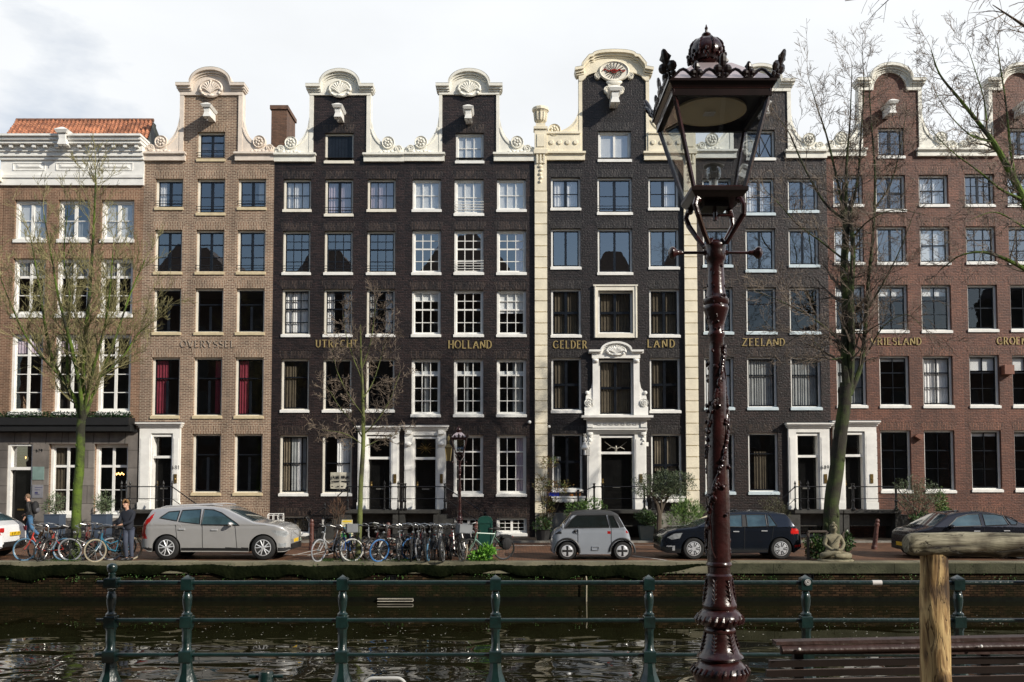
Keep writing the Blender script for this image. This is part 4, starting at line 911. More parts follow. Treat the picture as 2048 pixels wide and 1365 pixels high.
r = hs('dark brown-black'); stoop(r, FX(1566), XB[5]-.02, -1)
railing(r, [(FX(1540, 990), y0, .6), (FX(1572, 990), y0), (FX(1582, 990), y0), (FX(1597, 990), y0), (FX(1650, 990), y0)], 1.2)
r = hs('red-brown brick house with round'); stoop(r, XB[5]+.02, FX(1770), 1, mt=DSTONE)
railing(r, [(FX(1684, 990), y0), (FX(1767, 990), y0), (FX(1820, 990), y0, -.1)], 1.2, post=.055, finial=False)
# hanging lanterns on the fronts
gx_ = at(897, 905, FY-.7)
t = empty('wall_lantern', gx_, 'gilt-framed wall lantern hanging beside the HOLLAND door', 'lantern')
B = MB(); x, y, z = gx_; B.lathe([(.09, -.34), (.17, .16), (.20, .18), (.20, .20), (.10, .30), (.05, .33), (.06, .40), (.01, .5)], (x, y, z), 4); B.tube([(x, FY, z+.62), (x, FY-.5, z+.72), (x, y, z+.66), (x, y, z+.45)], .022, 6); 
B2 = MB(); B2.lathe([(.075, -.31), (.15, .14)], (x, y, z), 4)
B.v = [v for v in B.v]; B.build('lantern_frame', mat('lantern_gilt', (.16, .12, .05), .4, metal=.5), t); B = MB()
for k in range(4):
    q = math.pi/2*k+math.pi/4; B.tube([(x+.095*math.cos(q), y+.095*math.sin(q), z-.35), (x+.178*math.cos(q), y+.178*math.sin(q), z+.16)], .014, 4)
B.build('corner_bar', GOLD, t)
B = MB(); B.ball((x, y, z+.55), (.05, .05, .12)); B.build('finial', GOLD, t)
wx = at(1170, 893, FY-.5); t = empty('wall_lantern', wx, 'white pineapple-topped wall lantern left of the portico door', 'lantern'); x, y, z = wx
B = MB(); B.tube([(x-.17, y, z-.38), (x+.17, y, z-.38), (x+.17, y, z-.04), (x-.17, y, z-.04), (x-.17, y, z-.38)], .012, 5); B.tube([(x, FY, z+.0), (x, y, z+.05)], .02, 5); B.tube([(x, y, z-.38), (x, y, z-.75)], [.02, .004], 5); B.build('bracket', IRON, t)
B = MB(); B.lathe([(.04, -.36), (.06, -.34), (.05, -.16), (.15, -.10), (.16, -.05), (.13, .0), (.09, .1), (.10, .14), (.03, .18)], (x, y, z), 12); B.build('lamp_shade', WH, t, smooth=True)
B = MB(); B.ball((x, y, z+.26), (.07, .07, .1))
for k in range(14): q = k*2.4; B.leaf(Vector((x, y, z+.3+.012*k)), Vector((math.cos(q), math.sin(q), .9)).normalized(), Vector((0, 0, 1)), .13, .035)
B.build('pineapple', WH, t)
# ------------------------------------------------------------------ ground, quay, water, sky side
QY = 26.5; WZ = -1.1; GN = 0.6
def struct(o): o['kind'] = 'structure'; return o
PAVE = brick('red_clinker_paving', lin((126,88,62)), lin((94,64,46)), lin((50,37,27)), rough=.62, bw=.2, rh=.1, ms=.012, horiz=True, bump=.4, stain=.35)
WALKM = brick('pavement_clinkers', lin((112,96,78)), lin((88,74,60)), lin((56,48,40)), rough=.75, bw=.2, rh=.1, ms=.012, horiz=True, bump=.5, stain=.3)
g = MB(); g.box(-400, 400, QY+.55, 34.9, -2, 0); struct(g.build('road', PAVE))
g = MB(); g.box(-400, 400, 34.9, 700, -2, .07); struct(g.build('pavement', WALKM))
g = MB(); g.box(-60, 60, 34.76, 34.9, -.2, .075); struct(g.build('kerb', GSTONE))
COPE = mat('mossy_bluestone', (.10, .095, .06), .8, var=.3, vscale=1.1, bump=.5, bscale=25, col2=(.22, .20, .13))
g = MB(); x = -60.0
while x < 60: g.box(x+.006, x+1.75-.006, QY-.03, QY+.55, -.30, .02+.006*math.sin(x*5)); x += 1.75
g.box(-60, 60, QY+.03, QY+.54, -.32, -.01)
struct(g.build('quay_coping', COPE))
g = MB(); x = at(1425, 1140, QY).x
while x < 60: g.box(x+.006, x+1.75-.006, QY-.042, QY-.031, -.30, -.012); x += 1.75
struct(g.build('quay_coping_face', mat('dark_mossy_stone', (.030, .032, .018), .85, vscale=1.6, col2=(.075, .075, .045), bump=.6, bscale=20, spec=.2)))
g = MB(); xe_ = at(1440, 1140, QY).x; nx_ = int((xe_+40)/.05); rng = random.Random(2); ph = [rng.random()*6 for _ in range(6)]
for k in range(nx_+1):
    x = -40+k*.05; lo = -.40-.08*math.sin(x*.7+ph[0])-.07*math.sin(x*2.1+ph[1])-.05*math.sin(x*5.3+ph[2])-.02*rng.random(); hi = -.035-.02*math.sin(x*3.1+ph[3])-.02*rng.random()
    f = min(1, max(0, (xe_-x)/2.5)); lo = hi+(lo-hi)*f
    for j in range(7): v = j/6; g.v.append((x, QY-.045-.03*math.sin(math.pi*min(1, v*1.1))*f-.006*rng.random(), hi+(lo-hi)*v))
    g.v[-1] = (x, QY+.02, lo); g.v[-7] = (x, QY-.0, hi+.02)
    if k:
        for j in range(6): a_ = (k-1)*7+j; g.f.append((a_, a_+1, a_+8, a_+7)); g.m.append(0)
struct(g.build('quay_moss', mat('black_green_moss', (.003, .005, .002), .9, var=.6, vscale=2.5, col2=(.010, .013, .005), bump=1.0, bscale=12, spec=.03)))
QW = brick('dark_quay_brick', lin((68,51,36)), lin((34,25,17)), lin((13,11,7)), rough=.9, spec=.08, bump=1.0, stain=.5, big=((.008, .012, .004), .7, .42, .60))  # brick set very dark, with near-black green patches
g = MB(); g.box(-60, 60, QY-.10, QY-.085, -1.6, -.97); struct(g.build('waterline_shade', mat('undercut_black', (.003, .004, .002), .8, spec=.1, var=.5, vscale=6)))  # black strip painted for the shaded undercut at the waterline
g = MB(); g.box(-200, 200, QY+.03, QY+.5, -3.2, -.30); g.box(-200, 200, QY-.08, QY+.03, -3.2, -1.0); struct(g.build('quay_wall', QW))
# parking marks
g = MB()
g.box(at(985, 1113, 28).x, at(1100, 1113, 28).x, 33.2, 33.26, .002, .006)
for x in (FX(1316, 1100)*.78,): g.add([(x, 27.15, .006), (x+.1, 27.15, .006), (x-.75, 28.9, .006), (x-.85, 28.9, .006)], [(0, 1, 2, 3)])
for xa, xb, y in ((-3.6, -1.2, 29.3), (-.8, 2.2, 33.4), (4.0, 8.5, 33.4), (-9, -6, 29.3)): g.add([(xa, y, .004), (xb, y, .004), (xb, y+.09, .004), (xa, y+.09, .004)], [(0, 1, 2, 3)])
for k in range(7): x = -7.0+k*.5; g.add([(x, 29.0, .004), (x+.09, 29.0, .004), (x+.4, 31.5, .004), (x+.31, 31.5, .004)], [(0, 1, 2, 3)])
g.v = [v for v in g.v]; struct(g.build('road_markings', mat('worn_white_paint', (.5, .48, .44), .7, var=.2, vscale=9)))
# water
wm = bpy.data.materials.new('canal_water'); wm.use_nodes = True; n = wm.node_tree.nodes; l = wm.node_tree.links; b = n['Principled BSDF']
b.inputs['Base Color'].default_value = (.010, .009, .0035, 1); b.inputs['Roughness'].default_value = .0; b.inputs['IOR'].default_value = 1.36
tc = n.new('ShaderNodeTexCoord'); hs_ = []
for sc_, dist, s_ in (((.62, .95, 1), .8, .11), ((1.35, 2.1, 1), .8, .030), ((8, 10, 1), .3, .0003)):
    mpn = n.new('ShaderNodeMapping'); mpn.inputs['Scale'].default_value = sc_; nn = n.new('ShaderNodeTexNoise'); nn.inputs['Scale'].default_value = 1; nn.inputs['Detail'].default_value = .6; nn.inputs['Distortion'].default_value = dist
    l.new(tc.outputs['Object'], mpn.inputs[0]); l.new(mpn.outputs[0], nn.inputs['Vector']); mu = n.new('ShaderNodeMath'); mu.operation = 'MULTIPLY'; mu.inputs[1].default_value = s_; l.new(nn.outputs['Fac'], mu.inputs[0]); hs_.append(mu)
ad = n.new('ShaderNodeMath'); l.new(hs_[0].outputs[0], ad.inputs[0]); l.new(hs_[1].outputs[0], ad.inputs[1]); ad2 = n.new('ShaderNodeMath'); l.new(ad.outputs[0], ad2.inputs[0]); l.new(hs_[2].outputs[0], ad2.inputs[1])
sx_ = n.new('ShaderNodeSeparateXYZ'); l.new(tc.outputs['Object'], sx_.inputs[0]); lee = n.new('ShaderNodeMapRange'); lee.interpolation_type = 'SMOOTHSTEP'; l.new(sx_.outputs[1], lee.inputs[0])
lee.inputs[1].default_value = 13.0; lee.inputs[2].default_value = 22; lee.inputs[3].default_value = 1.0; lee.inputs[4].default_value = .035      # calm in the lee of the far wall
am_ = n.new('ShaderNodeMath'); am_.operation = 'MULTIPLY'; l.new(ad2.outputs[0], am_.inputs[0]); l.new(lee.outputs[0], am_.inputs[1])
bp = n.new('ShaderNodeBump'); bp.inputs['Strength'].default_value = 1.0; bp.inputs['Distance'].default_value = 1.0; l.new(am_.outputs[0], bp.inputs['Height']); l.new(bp.outputs[0], b.inputs['Normal'])
g = MB(); g.quad((-200, 7.9, WZ), (200, 7.9, WZ), (200, QY+.02, WZ), (-200, QY+.02, WZ)); struct(g.build('canal_water', wm))
g = MB(); g.quad((-200, 7, -3), (200, 7, -3), (200, QY+.3, -3), (-200, QY+.3, -3)); struct(g.build('canal_bed', mat('mud', (.03, .025, .015), .9)))
# specks floating on the water
rng = random.Random(3); g = MB()
for k in range(420):
    y = rng.uniform(17, 25); x = rng.uniform(-15, 14)
    if rng.random() < .6: x = rng.gauss(-4 if k % 2 else 7, 2.2); y = rng.gauss(21, 1.4)
    if not 9 < y < 26.2: continue
    s = rng.uniform(.008, .022); a = rng.random()*6; g.add([(x+s*math.cos(a+q), y+s*math.sin(a+q), WZ+.004) for q in (0, 1.57, 3.14, 4.71)], [(0, 1, 2, 3)])
o = g.build('floating_petals', mat('pale_specks', (.6, .58, .5), .7)); tag(o, 'tiny pale specks scattered on the dark canal water', 'floating debris', kind='stuff')
# near quay
g = MB(); g.box(-200, 200, -11.6, 7.9, -3, GN); struct(g.build('near_pavement', WALKM))
g = MB(); g.box(-300, 300, -400, -11.6, -3, GN-.03); struct(g.build('ground', WALKM))
# drain grilles, mooring board, leak pipe on the far quay wall
def qw(px, py): return at(px, py, QY)
g = MB()
for px in (783, 1617):
    p = qw(px, 1159 if px < 1000 else 1152); g = MB(); g.strip([(p.x-.13, p.z-.1), (p.x+.13, p.z-.1), (p.x+.13, p.z+.1), (p.x-.13, p.z+.1), (p.x-.13, p.z-.099)], .02, QY-.03, QY+.02); g.box(p.x-.12, p.x+.12, QY+.0, QY+.025, p.z-.09, p.z+.09)
    g.box(p.x-.008, p.x+.008, QY-.02, QY+.02, p.z-.1, p.z+.1); o = g.build('drain_grille', IRON); tag(o, 'small square drain opening in the quay wall below the row of front-on bicycles' if px < 1000 else 'small square drain opening in the quay wall right of the near lamp post', 'drain', 'drains in the quay wall')
a, b = qw(759, 1197), qw(828, 1197); g = MB(); g.box(a.x, b.x, QY-.34, QY-.085, a.z-.06, a.z+.035); o = g.build('fender_board', mat('black_wet_timber', (.02, .018, .014), .5)); tag(o, 'dark floating fender board with pale edge against the far quay wall', 'board')
g = MB(); g.box(a.x-.01, b.x+.01, QY-.36, QY-.34, a.z+.02, a.z+.04); g.box(a.x-.01, b.x+.01, QY-.36, QY-.34, a.z-.05, a.z-.035); g.box(b.x, b.x+.02, QY-.36, QY-.34, a.z-.035, a.z+.02); g.build('edge_strip', mat('pale_edge', (.5, .46, .38), .5), o)
a = qw(1172, 1160); g = MB(); g.tube([(a.x, QY-.02, a.z+.1), (a.x+.01, QY-.10, a.z), (a.x, QY-.11, WZ)], .02, 6); o = g.build('overflow_pipe', mat('pale_pipe', (.32, .28, .2), .6)); tag(o, 'thin pale overflow pipe running down the quay wall into the water', 'pipe')
# weeds in the wall joints and grass on the coping
rng = random.Random(8); g = MB()
for k in range(150):
    px = rng.uniform(0, 2040); p = at(px, rng.uniform(1130, 1160), QY); 
    for j in range(rng.randint(6, 26)):
        d = Vector((rng.uniform(-1, 1), -rng.uniform(.2, 1), rng.uniform(-1, .5))).normalized(); g.leaf(p+Vector((rng.gauss(0, .12), -.01, rng.gauss(0, .05))), d, Vector((rng.random(), 0, 1)), rng.uniform(.03, .08), .012)
o = g.build('wall_weeds', mat('wall_weed', (.05, .12, .02), .7, var=.5, vscale=5)); tag(o, 'green weeds and ferns growing out of the far quay wall', 'weeds', kind='stuff')
g = MB()
for cx_, wd in ((142, 16), (700, 34), (655, 14), (800, 40), (1690, 14), (968, 30), (120, 30), (960, 30)):
    for k in range(420):
        px = rng.gauss(cx_, wd*.5); p = at(px, 1115, 26.9); y = QY+rng.uniform(.1, .9); g.leaf(Vector((p.x*y/26.9, y, .015)), Vector((rng.uniform(-.6, .6), rng.uniform(-.6, .6), 1)).normalized(), Vector((rng.random(), rng.random(), 0)), rng.uniform(.03, .09), .006)
o = g.build('grass_tufts', mat('grass', (.06, .12, .02), .8, var=.4, vscale=3)); tag(o, 'short grass and moss along the top of the far quay', 'grass', kind='stuff')
# the side of the canal behind the camera, seen only in the window panes and the water
OPW = [brick('opposite_brick_a', lin((72,52,42)), lin((56,42,34)), lin((60,50,42))), brick('opposite_brick_b', lin((60,57,54)), lin((48,45,42)), lin((44,40,38)))]
rng = random.Random(21); x = -46.0; k = 0
while x < 62:
    wdt = rng.uniform(5.5, 7.5); ht = rng.uniform(20.3, 22.3)
    if 18 < x < 44: ht = 13.6  # lower houses here, shaped so the sun reaches the near lamp
    t = empty('opposite_house', (x+wdt/2, -12, GN), ['brown', 'grey'][k % 2]+' brick canal house behind the camera, number %d along the near quay' % (k+1), 'house', 'houses on the near side of the canal')
    b_ = MB(); b_.box(x, x+wdt-.01, -22, -12, GN, ht); b_.build('wall', OPW[k % 2], t)
    b_ = MB(); pk = ht+rng.uniform(2.2, 4.2)
    b_.prism([(x, ht+.005), (x+wdt-.01, ht+.005), (x+wdt*.62, pk), (x+wdt*.38, pk)], -21.9, -12.1); b_.build('roof', ROOFD, t)
    for i in range(3):
        for j in range(5):
            xx = x+wdt*(i+.5)/3; zz = GN+1.6+j*3.3
            if zz+2 > ht: continue
            b_ = MB(); b_.box(xx-.6, xx+.6, -12, -11.93, zz, zz+2); wi = b_.build('window', mat('shaded_grey_frames', (.08, .08, .08), .5), t)
            b_ = MB(); b_.box(xx-.5, xx+.5, -11.94, -11.91, zz+.1, zz+1.9); b_.build('pane', SASHK, wi)
    x += wdt; k += 1
# ------------------------------------------------------------------ cars: a loft of cross-sections, cut into its parts
TYRE = mat('tyre_rubber', (.012, .012, .012), .75, var=.3, vscale=10)
ALLOY = mat('alloy_silver', (.62, .63, .65), .3, metal=.3, var=.05)
PLAS = mat('black_plastic', (.014, .014, .015), .5, var=.2, vscale=12)
CGL = mat('car_glass', (.045, .085, .10), .02, var=.5, vscale=1.1, spec=1.0, coat=1.0)  # teal base stands in for sky mirrored in the car windows
LAMPC = mat('clear_lamp', (.55, .58, .60), .12, metal=.5, var=.3, vscale=9)
LAMPR = mat('red_lamp', (.42, .012, .010), .15, var=.3, coat=.5)
YEL = mat('yellow_plate', (.75, .48, .02), .4, var=.05)
def lerp(pts, x):
    if x <= pts[0][0]: return pts[0][1]
    for (a, b), (c, d) in zip(pts, pts[1:]):
        if x <= c: return b+(d-b)*(x-a)/max(c-a, 1e-6)
    return pts[-1][1]
def inpoly(p, poly):
    x, y = p; r = False; j = len(poly)-1
    for i in range(len(poly)):
        xi, yi = poly[i]; xj, yj = poly[j]
        if (yi > y) != (yj > y) and x < (xj-xi)*(y-yi)/(yj-yi)+xi: r = not r
        j = i
    return r
def wheel(root, x, y, r, style, side, wd=.2, rimcol=ALLOY):
    T = MB(); k = r
    T.lathe([(k*.62, -wd/2), (k*.9, -wd/2), (k*.98, -wd*.38), (k, -wd*.2), (k, wd*.2), (k*.98, wd*.38), (k*.9, wd/2), (k*.62, wd/2)], (x, y, r), 32, 'y')
    t = T.build('wheel', TYRE, root, smooth=True); t.location = (0, 0, 0)
    Q = MB(); yo = y+side*wd*.5*.92
    Q.lathe([(k*.66, 0), (k*.66, side*.012), (k*.60, side*.016), (k*.60, 0)], (x, yo, r), 32, 'y')
    n = {'five': 5, 'star': 10, 'ami': 4, 'cap': 7, 'y': 10}[style]
    if style == 'ami':
        Q.lathe([(k*.64, side*.004), (k*.5, side*.02), (.01, side*.025)], (x, yo, r), 24, 'y')
    elif style in ('five', 'cap'):
        Q.lathe([(k*.62, side*.004), (k*.45, side*.014), (.01, side*.018)], (x, yo, r), 24, 'y')
    else:
        for i in range(n):
            a = 2*math.pi*(i//2)/(n/2)+(.24 if i % 2 else -.24)+.2; Q.tube([(x+math.cos(a-(.12 if i % 2 else -.12))*k*.12, yo+side*.012, r+math.sin(a-(.12 if i % 2 else -.12))*k*.12), (x+math.cos(a)*k*.62, yo+side*.004, r+math.sin(a)*k*.62)], .018, 4)
        Q.lathe([(k*.14, 0), (k*.12, side*.025), (.01, side*.026)], (x, yo, r), 12, 'y')
    rm = Q.build('rim', rimcol, t)
    Q = MB()
    if style == 'ami':
        for i in range(4):
            a = math.pi/2*i; c, s = math.cos(a), math.sin(a); Q.add([(x-s*k*.10, yo+side*.028, r+c*k*.10), (x+s*k*.10, yo+side*.028, r-c*k*.10), (x+c*k*.56+s*k*.14, yo+side*.02, r+s*k*.56-c*k*.14), (x+c*k*.56-s*k*.14, yo+side*.02, r+s*k*.56+c*k*.14)], [(0, 1, 2, 3)])
        Q.build('rim_cross', PLAS, t)
    elif style == 'five':
        for i in range(10):
            a = 2*math.pi*(i//2)/5+(.2 if i % 2 else -.2); c, s = math.cos(a), math.sin(a); w_ = k*.05
            Q.add([(x+c*k*.2-s*w_*.5, yo+side*.024, r+s*k*.2+c*w_*.5), (x+c*k*.2+s*w_*.5, yo+side*.024, r+s*k*.2-c*w_*.5), (x+c*k*.56+s*w_, yo+side*.012, r+s*k*.56-c*w_), (x+c*k*.56-s*w_, yo+side*.012, r+s*k*.56+c*w_)], [(0, 1, 2, 3)])
        Q.build('rim_slots', PLAS, t)
    else:
        Q.lathe([(k*.62, -side*.05), (.01, -side*.05)], (x, yo, r), 20, 'y'); Q.build('brake_disc', PLAS, t)
def car(name, label, prof, L, W, belt, bot, wheels, r, wins, paint, lights, rim='five', roofz=None, windscreen=None, rearscreen=None, seams=(), lower=.30, group='cars parked along the quay', roofmat=None, taper=(.5, .4), arch=None, handles=(), mirror=None, plates=True, shoulder=.80, step=.024, extra=(), screens=True, gm=None):
    root = empty(name, (0, 0, 0), label, 'car', group, world=False)
    nx = int(L/step); xs = [L*i/nx for i in range(nx+1)]; rz = roofz or max(p[1] for p in prof)
    arch = arch or r*1.16; nrow = 44; ntop = 8
    def hw(x, z, f):
        e = 1.0
        if x < taper[0]: e = 1-.24*(1-x/taper[0])**2.2
        if x > L-taper[1]: e = min(e, 1-.18*(1-(L-x)/taper[1])**2.2)
        v = 1-.05*max(0, (.55-z)/.45)**2
        if z > belt: v *= 1-(1-shoulder)*((z-belt)/(rz-belt))**1.15
        elif z > belt-.10: v *= 1-.012*(z-belt+.10)/.10
        return W/2*e*v
    cols = []
    for x in xs:
        zt = lerp(prof, x); zb = lerp(bot, x)
        for wx in wheels:
            d = abs(x-wx)
            if d < arch: zb = max(zb, r+math.sqrt(arch*arch-d*d)-.02)
        zb = min(zb, zt-.03); col = []
        for j in range(nrow+1):
            f = j/nrow; z = zb+(zt-.05-zb)*f; col.append((x, hw(x, z, f), z))
        wt = col[-1][1]
        for j in range(1, ntop+1):
            t = j/ntop*math.pi/2; y = wt-.06*(1-math.cos(min(t*2, math.pi/2))) if 0 else 0
        tops = [(x, wt-.015, zt-.028), (x, wt-.045, zt-.010), (x, wt-.10, zt-.001), (x, wt*.6, zt+.012), (x, wt*.3, zt+.02), (x, 0, zt+.022)]
        cols.append(col+tops)
    m = len(cols[0]); cls = {}
    def put(k, q):
        cls.setdefault(k, MB()).quad(*q)
    for i in range(nx):
        for j in range(m-1):
            a, b, c, d = cols[i][j], cols[i+1][j], cols[i+1][j+1], cols[i][j+1]
            cx, cz = (a[0]+c[0])/2, (a[2]+b[2]+c[2]+d[2])/4; k = 'body'
            if j < nrow:
                for wi_, w_ in enumerate(wins):
                    if inpoly((cx, cz), w_): k = 'window|%d' % wi_
                if k == 'body':
                    for nm, poly in lights:
                        if inpoly((cx, cz), poly): k = nm
                if k == 'body' and cz < lower and j > 0: k = 'lower_trim'
            else:
                if windscreen and windscreen[0] < cx < windscreen[1] and j >= nrow+2: k = 'windscreen'
                elif rearscreen and rearscreen[0] < cx < rearscreen[1] and j >= nrow+2: k = 'rear_window'
                elif roofmat and cx > (windscreen[1] if windscreen else 0)-.05 and cx < (rearscreen[0] if rearscreen else L): k = 'roof_panel'
            for sg in (1, -1):
                q = [(p[0], p[1]*sg, p[2]) for p in (a, b, c, d)]
                put(k+('|%d' % sg if k.split('|')[0] in ('window', 'headlight', 'tail_light', 'fog_lamp', 'reflector', 'orange_marker', 'pillar', 'chrome_strip', 'grey_panel') else ''), q if sg < 0 else q[::-1])
    for i in (0, nx):     # closed nose, tail and floor
        q = cols[i]
        for j in range(m-1):
            v = [(q[j][0], -q[j][1], q[j][2]), (q[j][0], q[j][1], q[j][2]), (q[j+1][0], q[j+1][1], q[j+1][2]), (q[j+1][0], -q[j+1][1], q[j+1][2])]
            put('lower_trim' if q[j][2] < lower+.1 else 'body', v if i else v[::-1])
    for w_ in wins:
        for sg in (1, -1):
            lp = []; F = MB()
            for a_, b_ in zip(w_, w_[1:]+w_[:1]):
                for k in range(6): x_, z_ = a_[0]+(b_[0]-a_[0])*k/6, a_[1]+(b_[1]-a_[1])*k/6; lp.append((x_, sg*(hw(x_, z_, 0)+.001), z_))
            F.tube(lp, .016, 5, closed=True); F.build('window_trim', PLAS, root)
    if seams:
        for s0, s1, s2, s3 in seams:
            for sg in (1, -1): F = MB(); F.tube([(s0+(z-.5)*s1, sg*(hw(s0+(z-.5)*s1, z, 0)+.001), z) for z in [s2+(s3-s2)*k/8 for k in range(9)]], .009, 4); F.build('door_gap', PLAS, root)
    F = MB()
    for i in range(nx): a, b = cols[i][0], cols[i+1][0]; F.quad((a[0], -a[1], a[2]), (a[0], a[1], a[2]), (b[0], b[1], b[2]), (b[0], -b[1], b[2]))
    for wx in wheels:
        for sg in (1, -1): F.lathe([(arch*.96, 0), (arch*.96, .01)], (wx, sg*(W/2-.26), r), 20, 'y')
    F.build('underbody', PLAS, root)
    gm = gm or CGL; mm = dict(body=paint, window=gm, windscreen=gm, rear_window=gm, headlight=LAMPC, tail_light=LAMPR, fog_lamp=LAMPC, door_gap=PLAS, lower_trim=PLAS, grille=PLAS, reflector=LAMPR, roof_panel=roofmat or paint, orange_marker=LAMPR, chrome_strip=ALLOY, pillar=PLAS, wheel_arch_trim=PLAS, grey_panel=roofmat or paint)
    for k, b in cls.items():
        k = k.split('|')[0]; o = b.build(k, mm[k], root)
        me = o.data; 
        import bmesh as _b
        bm = _b.new(); bm.from_mesh(me); _b.ops.remove_doubles(bm, verts=bm.verts, dist=.0004); bm.to_mesh(me); bm.free()
        me.polygons.foreach_set('use_smooth', [True]*len(me.polygons))
        if k in ('window', 'windscreen'): me.set_sharp_from_angle(angle=R(50))
    for wx in wheels:
        for sg in (1, -1): wheel(root, wx, sg*(W/2-.10), r, rim, sg)
    for hx, hz in handles:
        for sg in (1, -1): 
            h = MB(); y = hw(hx, hz, .5); h.box(hx-.09, hx+.09, sg*y-.012, sg*y+.02 if sg > 0 else sg*y+.012, hz-.012, hz+.014); h.v = [(v[0], v[1]+sg*.012, v[2]) for v in h.v]; h.build('door_handle', ALLOY if paint.name != 'microcar_grey' else PLAS, root)
    if mirror:
        for sg in (1, -1):
            h = MB(); mx_, mz = mirror; y = sg*(hw(mx_, mz, .5)+.10); h.ball((mx_, y, mz), (.075, .11, .065), seg=12, rings=8); h.tube([(mx_, y, mz-.03), (mx_, sg*hw(mx_, mz, .5)-sg*.02, mz-.07)], .02, 5); h.build('wing_mirror', paint, root, smooth=True)
    return root
def pts(fr, sgn, s, g, lst): return sorted([((px-fr)*sgn/s, (g-py)/s) for px, py in lst])
def poly(fr, sgn, s, g, lst): return [((px-fr)*sgn/s, (g-py)/s) for px, py in lst]
def paint(name, col, rough=.3, metal=.5): return mat(name, col, rough, metal=metal, var=.04, vscale=2, coat=.8)
# silver estate facing right
f, g, s = 576, 1120, 66.2; q = lambda l: poly(f, -1, s, g, l)
pr = [(0, .50), (.02, .78), (.05, .85), (.10, .90), (.20, .99), (.40, 1.05), (.78, 1.11), (1.00, 1.135), (1.08, 1.155), (1.83, 1.50), (2.00, 1.56), (2.38, 1.605), (2.88, 1.62), (3.38, 1.60), (3.78, 1.575), (4.10, 1.53), (4.17, 1.48), (4.32, 1.22), (4.41, 1.10), (4.47, .80), (4.48, .55)]
c1 = car('parked_car', 'silver estate car facing right with red tail lights, near the second tree from the left', pr, 4.48, 1.88, 1.04, [(0, .30), (.15, .24), (4.2, .25), (4.48, .38)], (.77, 3.66), .37,
    [q([(478, 1051), (441, 1027), (424, 1021), (405, 1020), (402, 1050)]), q([(399, 1020), (362, 1022), (357, 1044), (399, 1049)]), q([(357, 1023), (335, 1025), (318, 1037), (353, 1043)])],
    paint('silver_paint', (.60, .59, .58), .26, .5), [('headlight', q([(540, 1061), (577, 1063), (568, 1075), (552, 1072)])), ('fog_lamp', q([(554, 1087), (570, 1087), (568, 1094), (556, 1094)])), ('grille', q([(577, 1064), (592, 1062), (592, 1082), (578, 1080)])), ('tail_light', q([(279, 1078), (279, 1058), (290, 1042), (308, 1026), (302, 1042), (293, 1052), (290, 1066), (296, 1078)]))],
    rim='y', windscreen=(1.08, 1.83), rearscreen=(4.12, 4.36), seams=[(1.56, .10, .32, 1.05), (2.58, .03, .32, 1.05), (3.33, .12, .6, 1.05)], lower=.37, handles=[(2.23, .90), (3.20, .92)], mirror=(1.73, 1.08), taper=(.45, .35), shoulder=.83)
c1.location = (at(f, 1118, 27.3).x, 28.3, 0); c1.rotation_euler = (0, 0, math.pi)
B = MB(); B.box(-.01, .02, -.26, .26, .50, .61); B.build('number_plate', YEL, c1)
B = MB()
for k in range(9): B.box(-.015, -.005, -.55+k*.135, -.52+k*.135, .60, .85)
B.tube([(-.02, -.5, .62), (-.02, .5, .84)], .012, 4); B.build('grille_bars', ALLOY, c1)
for sg in (1, -1):
    B = MB(); B.tube([(2.08, sg*.66, 1.62), (2.4, sg*.665, 1.655), (3.8, sg*.65, 1.60), (3.95, sg*.65, 1.55)], .016, 5); B.build('roof_rail', ALLOY, c1)
# dark blue hatchback facing left
f, g, s = 1324, 1118, 65.6; q = lambda l: poly(f, 1, s, g, l)
pr = [(0, .42), (.02, .58), (.08, .70), (.22, .84), (.5, .93), (1.0, .985), (1.12, 1.01), (1.85, 1.33), (2.05, 1.40), (2.5, 1.445), (3.0, 1.44), (3.5, 1.40), (3.80, 1.36), (3.85, 1.32), (4.05, 1.02), (4.18, .90), (4.25, .60), (4.26, .45)]
c2 = car('parked_car', 'dark blue hatchback facing left, half hidden by the near lamp post', pr, 4.26, 1.79, .96, [(0, .25), (.2, .19), (4.0, .20), (4.26, .36)], (.97, 3.60), .325,
    [q([(1412, 1052), (1440, 1036), (1458, 1031), (1486, 1030), (1484, 1054)]), q([(1494, 1030), (1532, 1030), (1533, 1053), (1494, 1054)]), q([(1536, 1030), (1541, 1031), (1553, 1052), (1536, 1053)])],
    paint('night_blue_paint', (.014, .019, .030), .22, .5), [('headlight', q([(1336, 1075), (1350, 1067), (1366, 1066), (1360, 1076), (1345, 1079)])), ('chrome_strip', q([(1335, 1091), (1351, 1091), (1350, 1101), (1346, 1101), (1347, 1093.5), (1335, 1093.5)])), ('tail_light', q([(1579, 1067), (1582, 1057), (1596, 1057), (1598, 1068)])), ('reflector', q([(1588, 1090), (1600, 1089), (1600, 1093), (1588, 1094)])), ('pillar', q([(1486, 1030), (1494, 1030), (1494, 1054), (1484, 1054)]))],
    rim='five', windscreen=(1.12, 1.85), rearscreen=(3.85, 4.05), seams=[(1.42, .08, .3, .98), (2.50, .02, .3, .98), (3.3, .18, .55, .98)], lower=.27, handles=[(2.25, .84), (3.10, .86)], mirror=(1.62, 1.0), taper=(.7, .45), shoulder=.76)
c2.location = (at(f, 1118, 27.5).x, 28.45, 0)
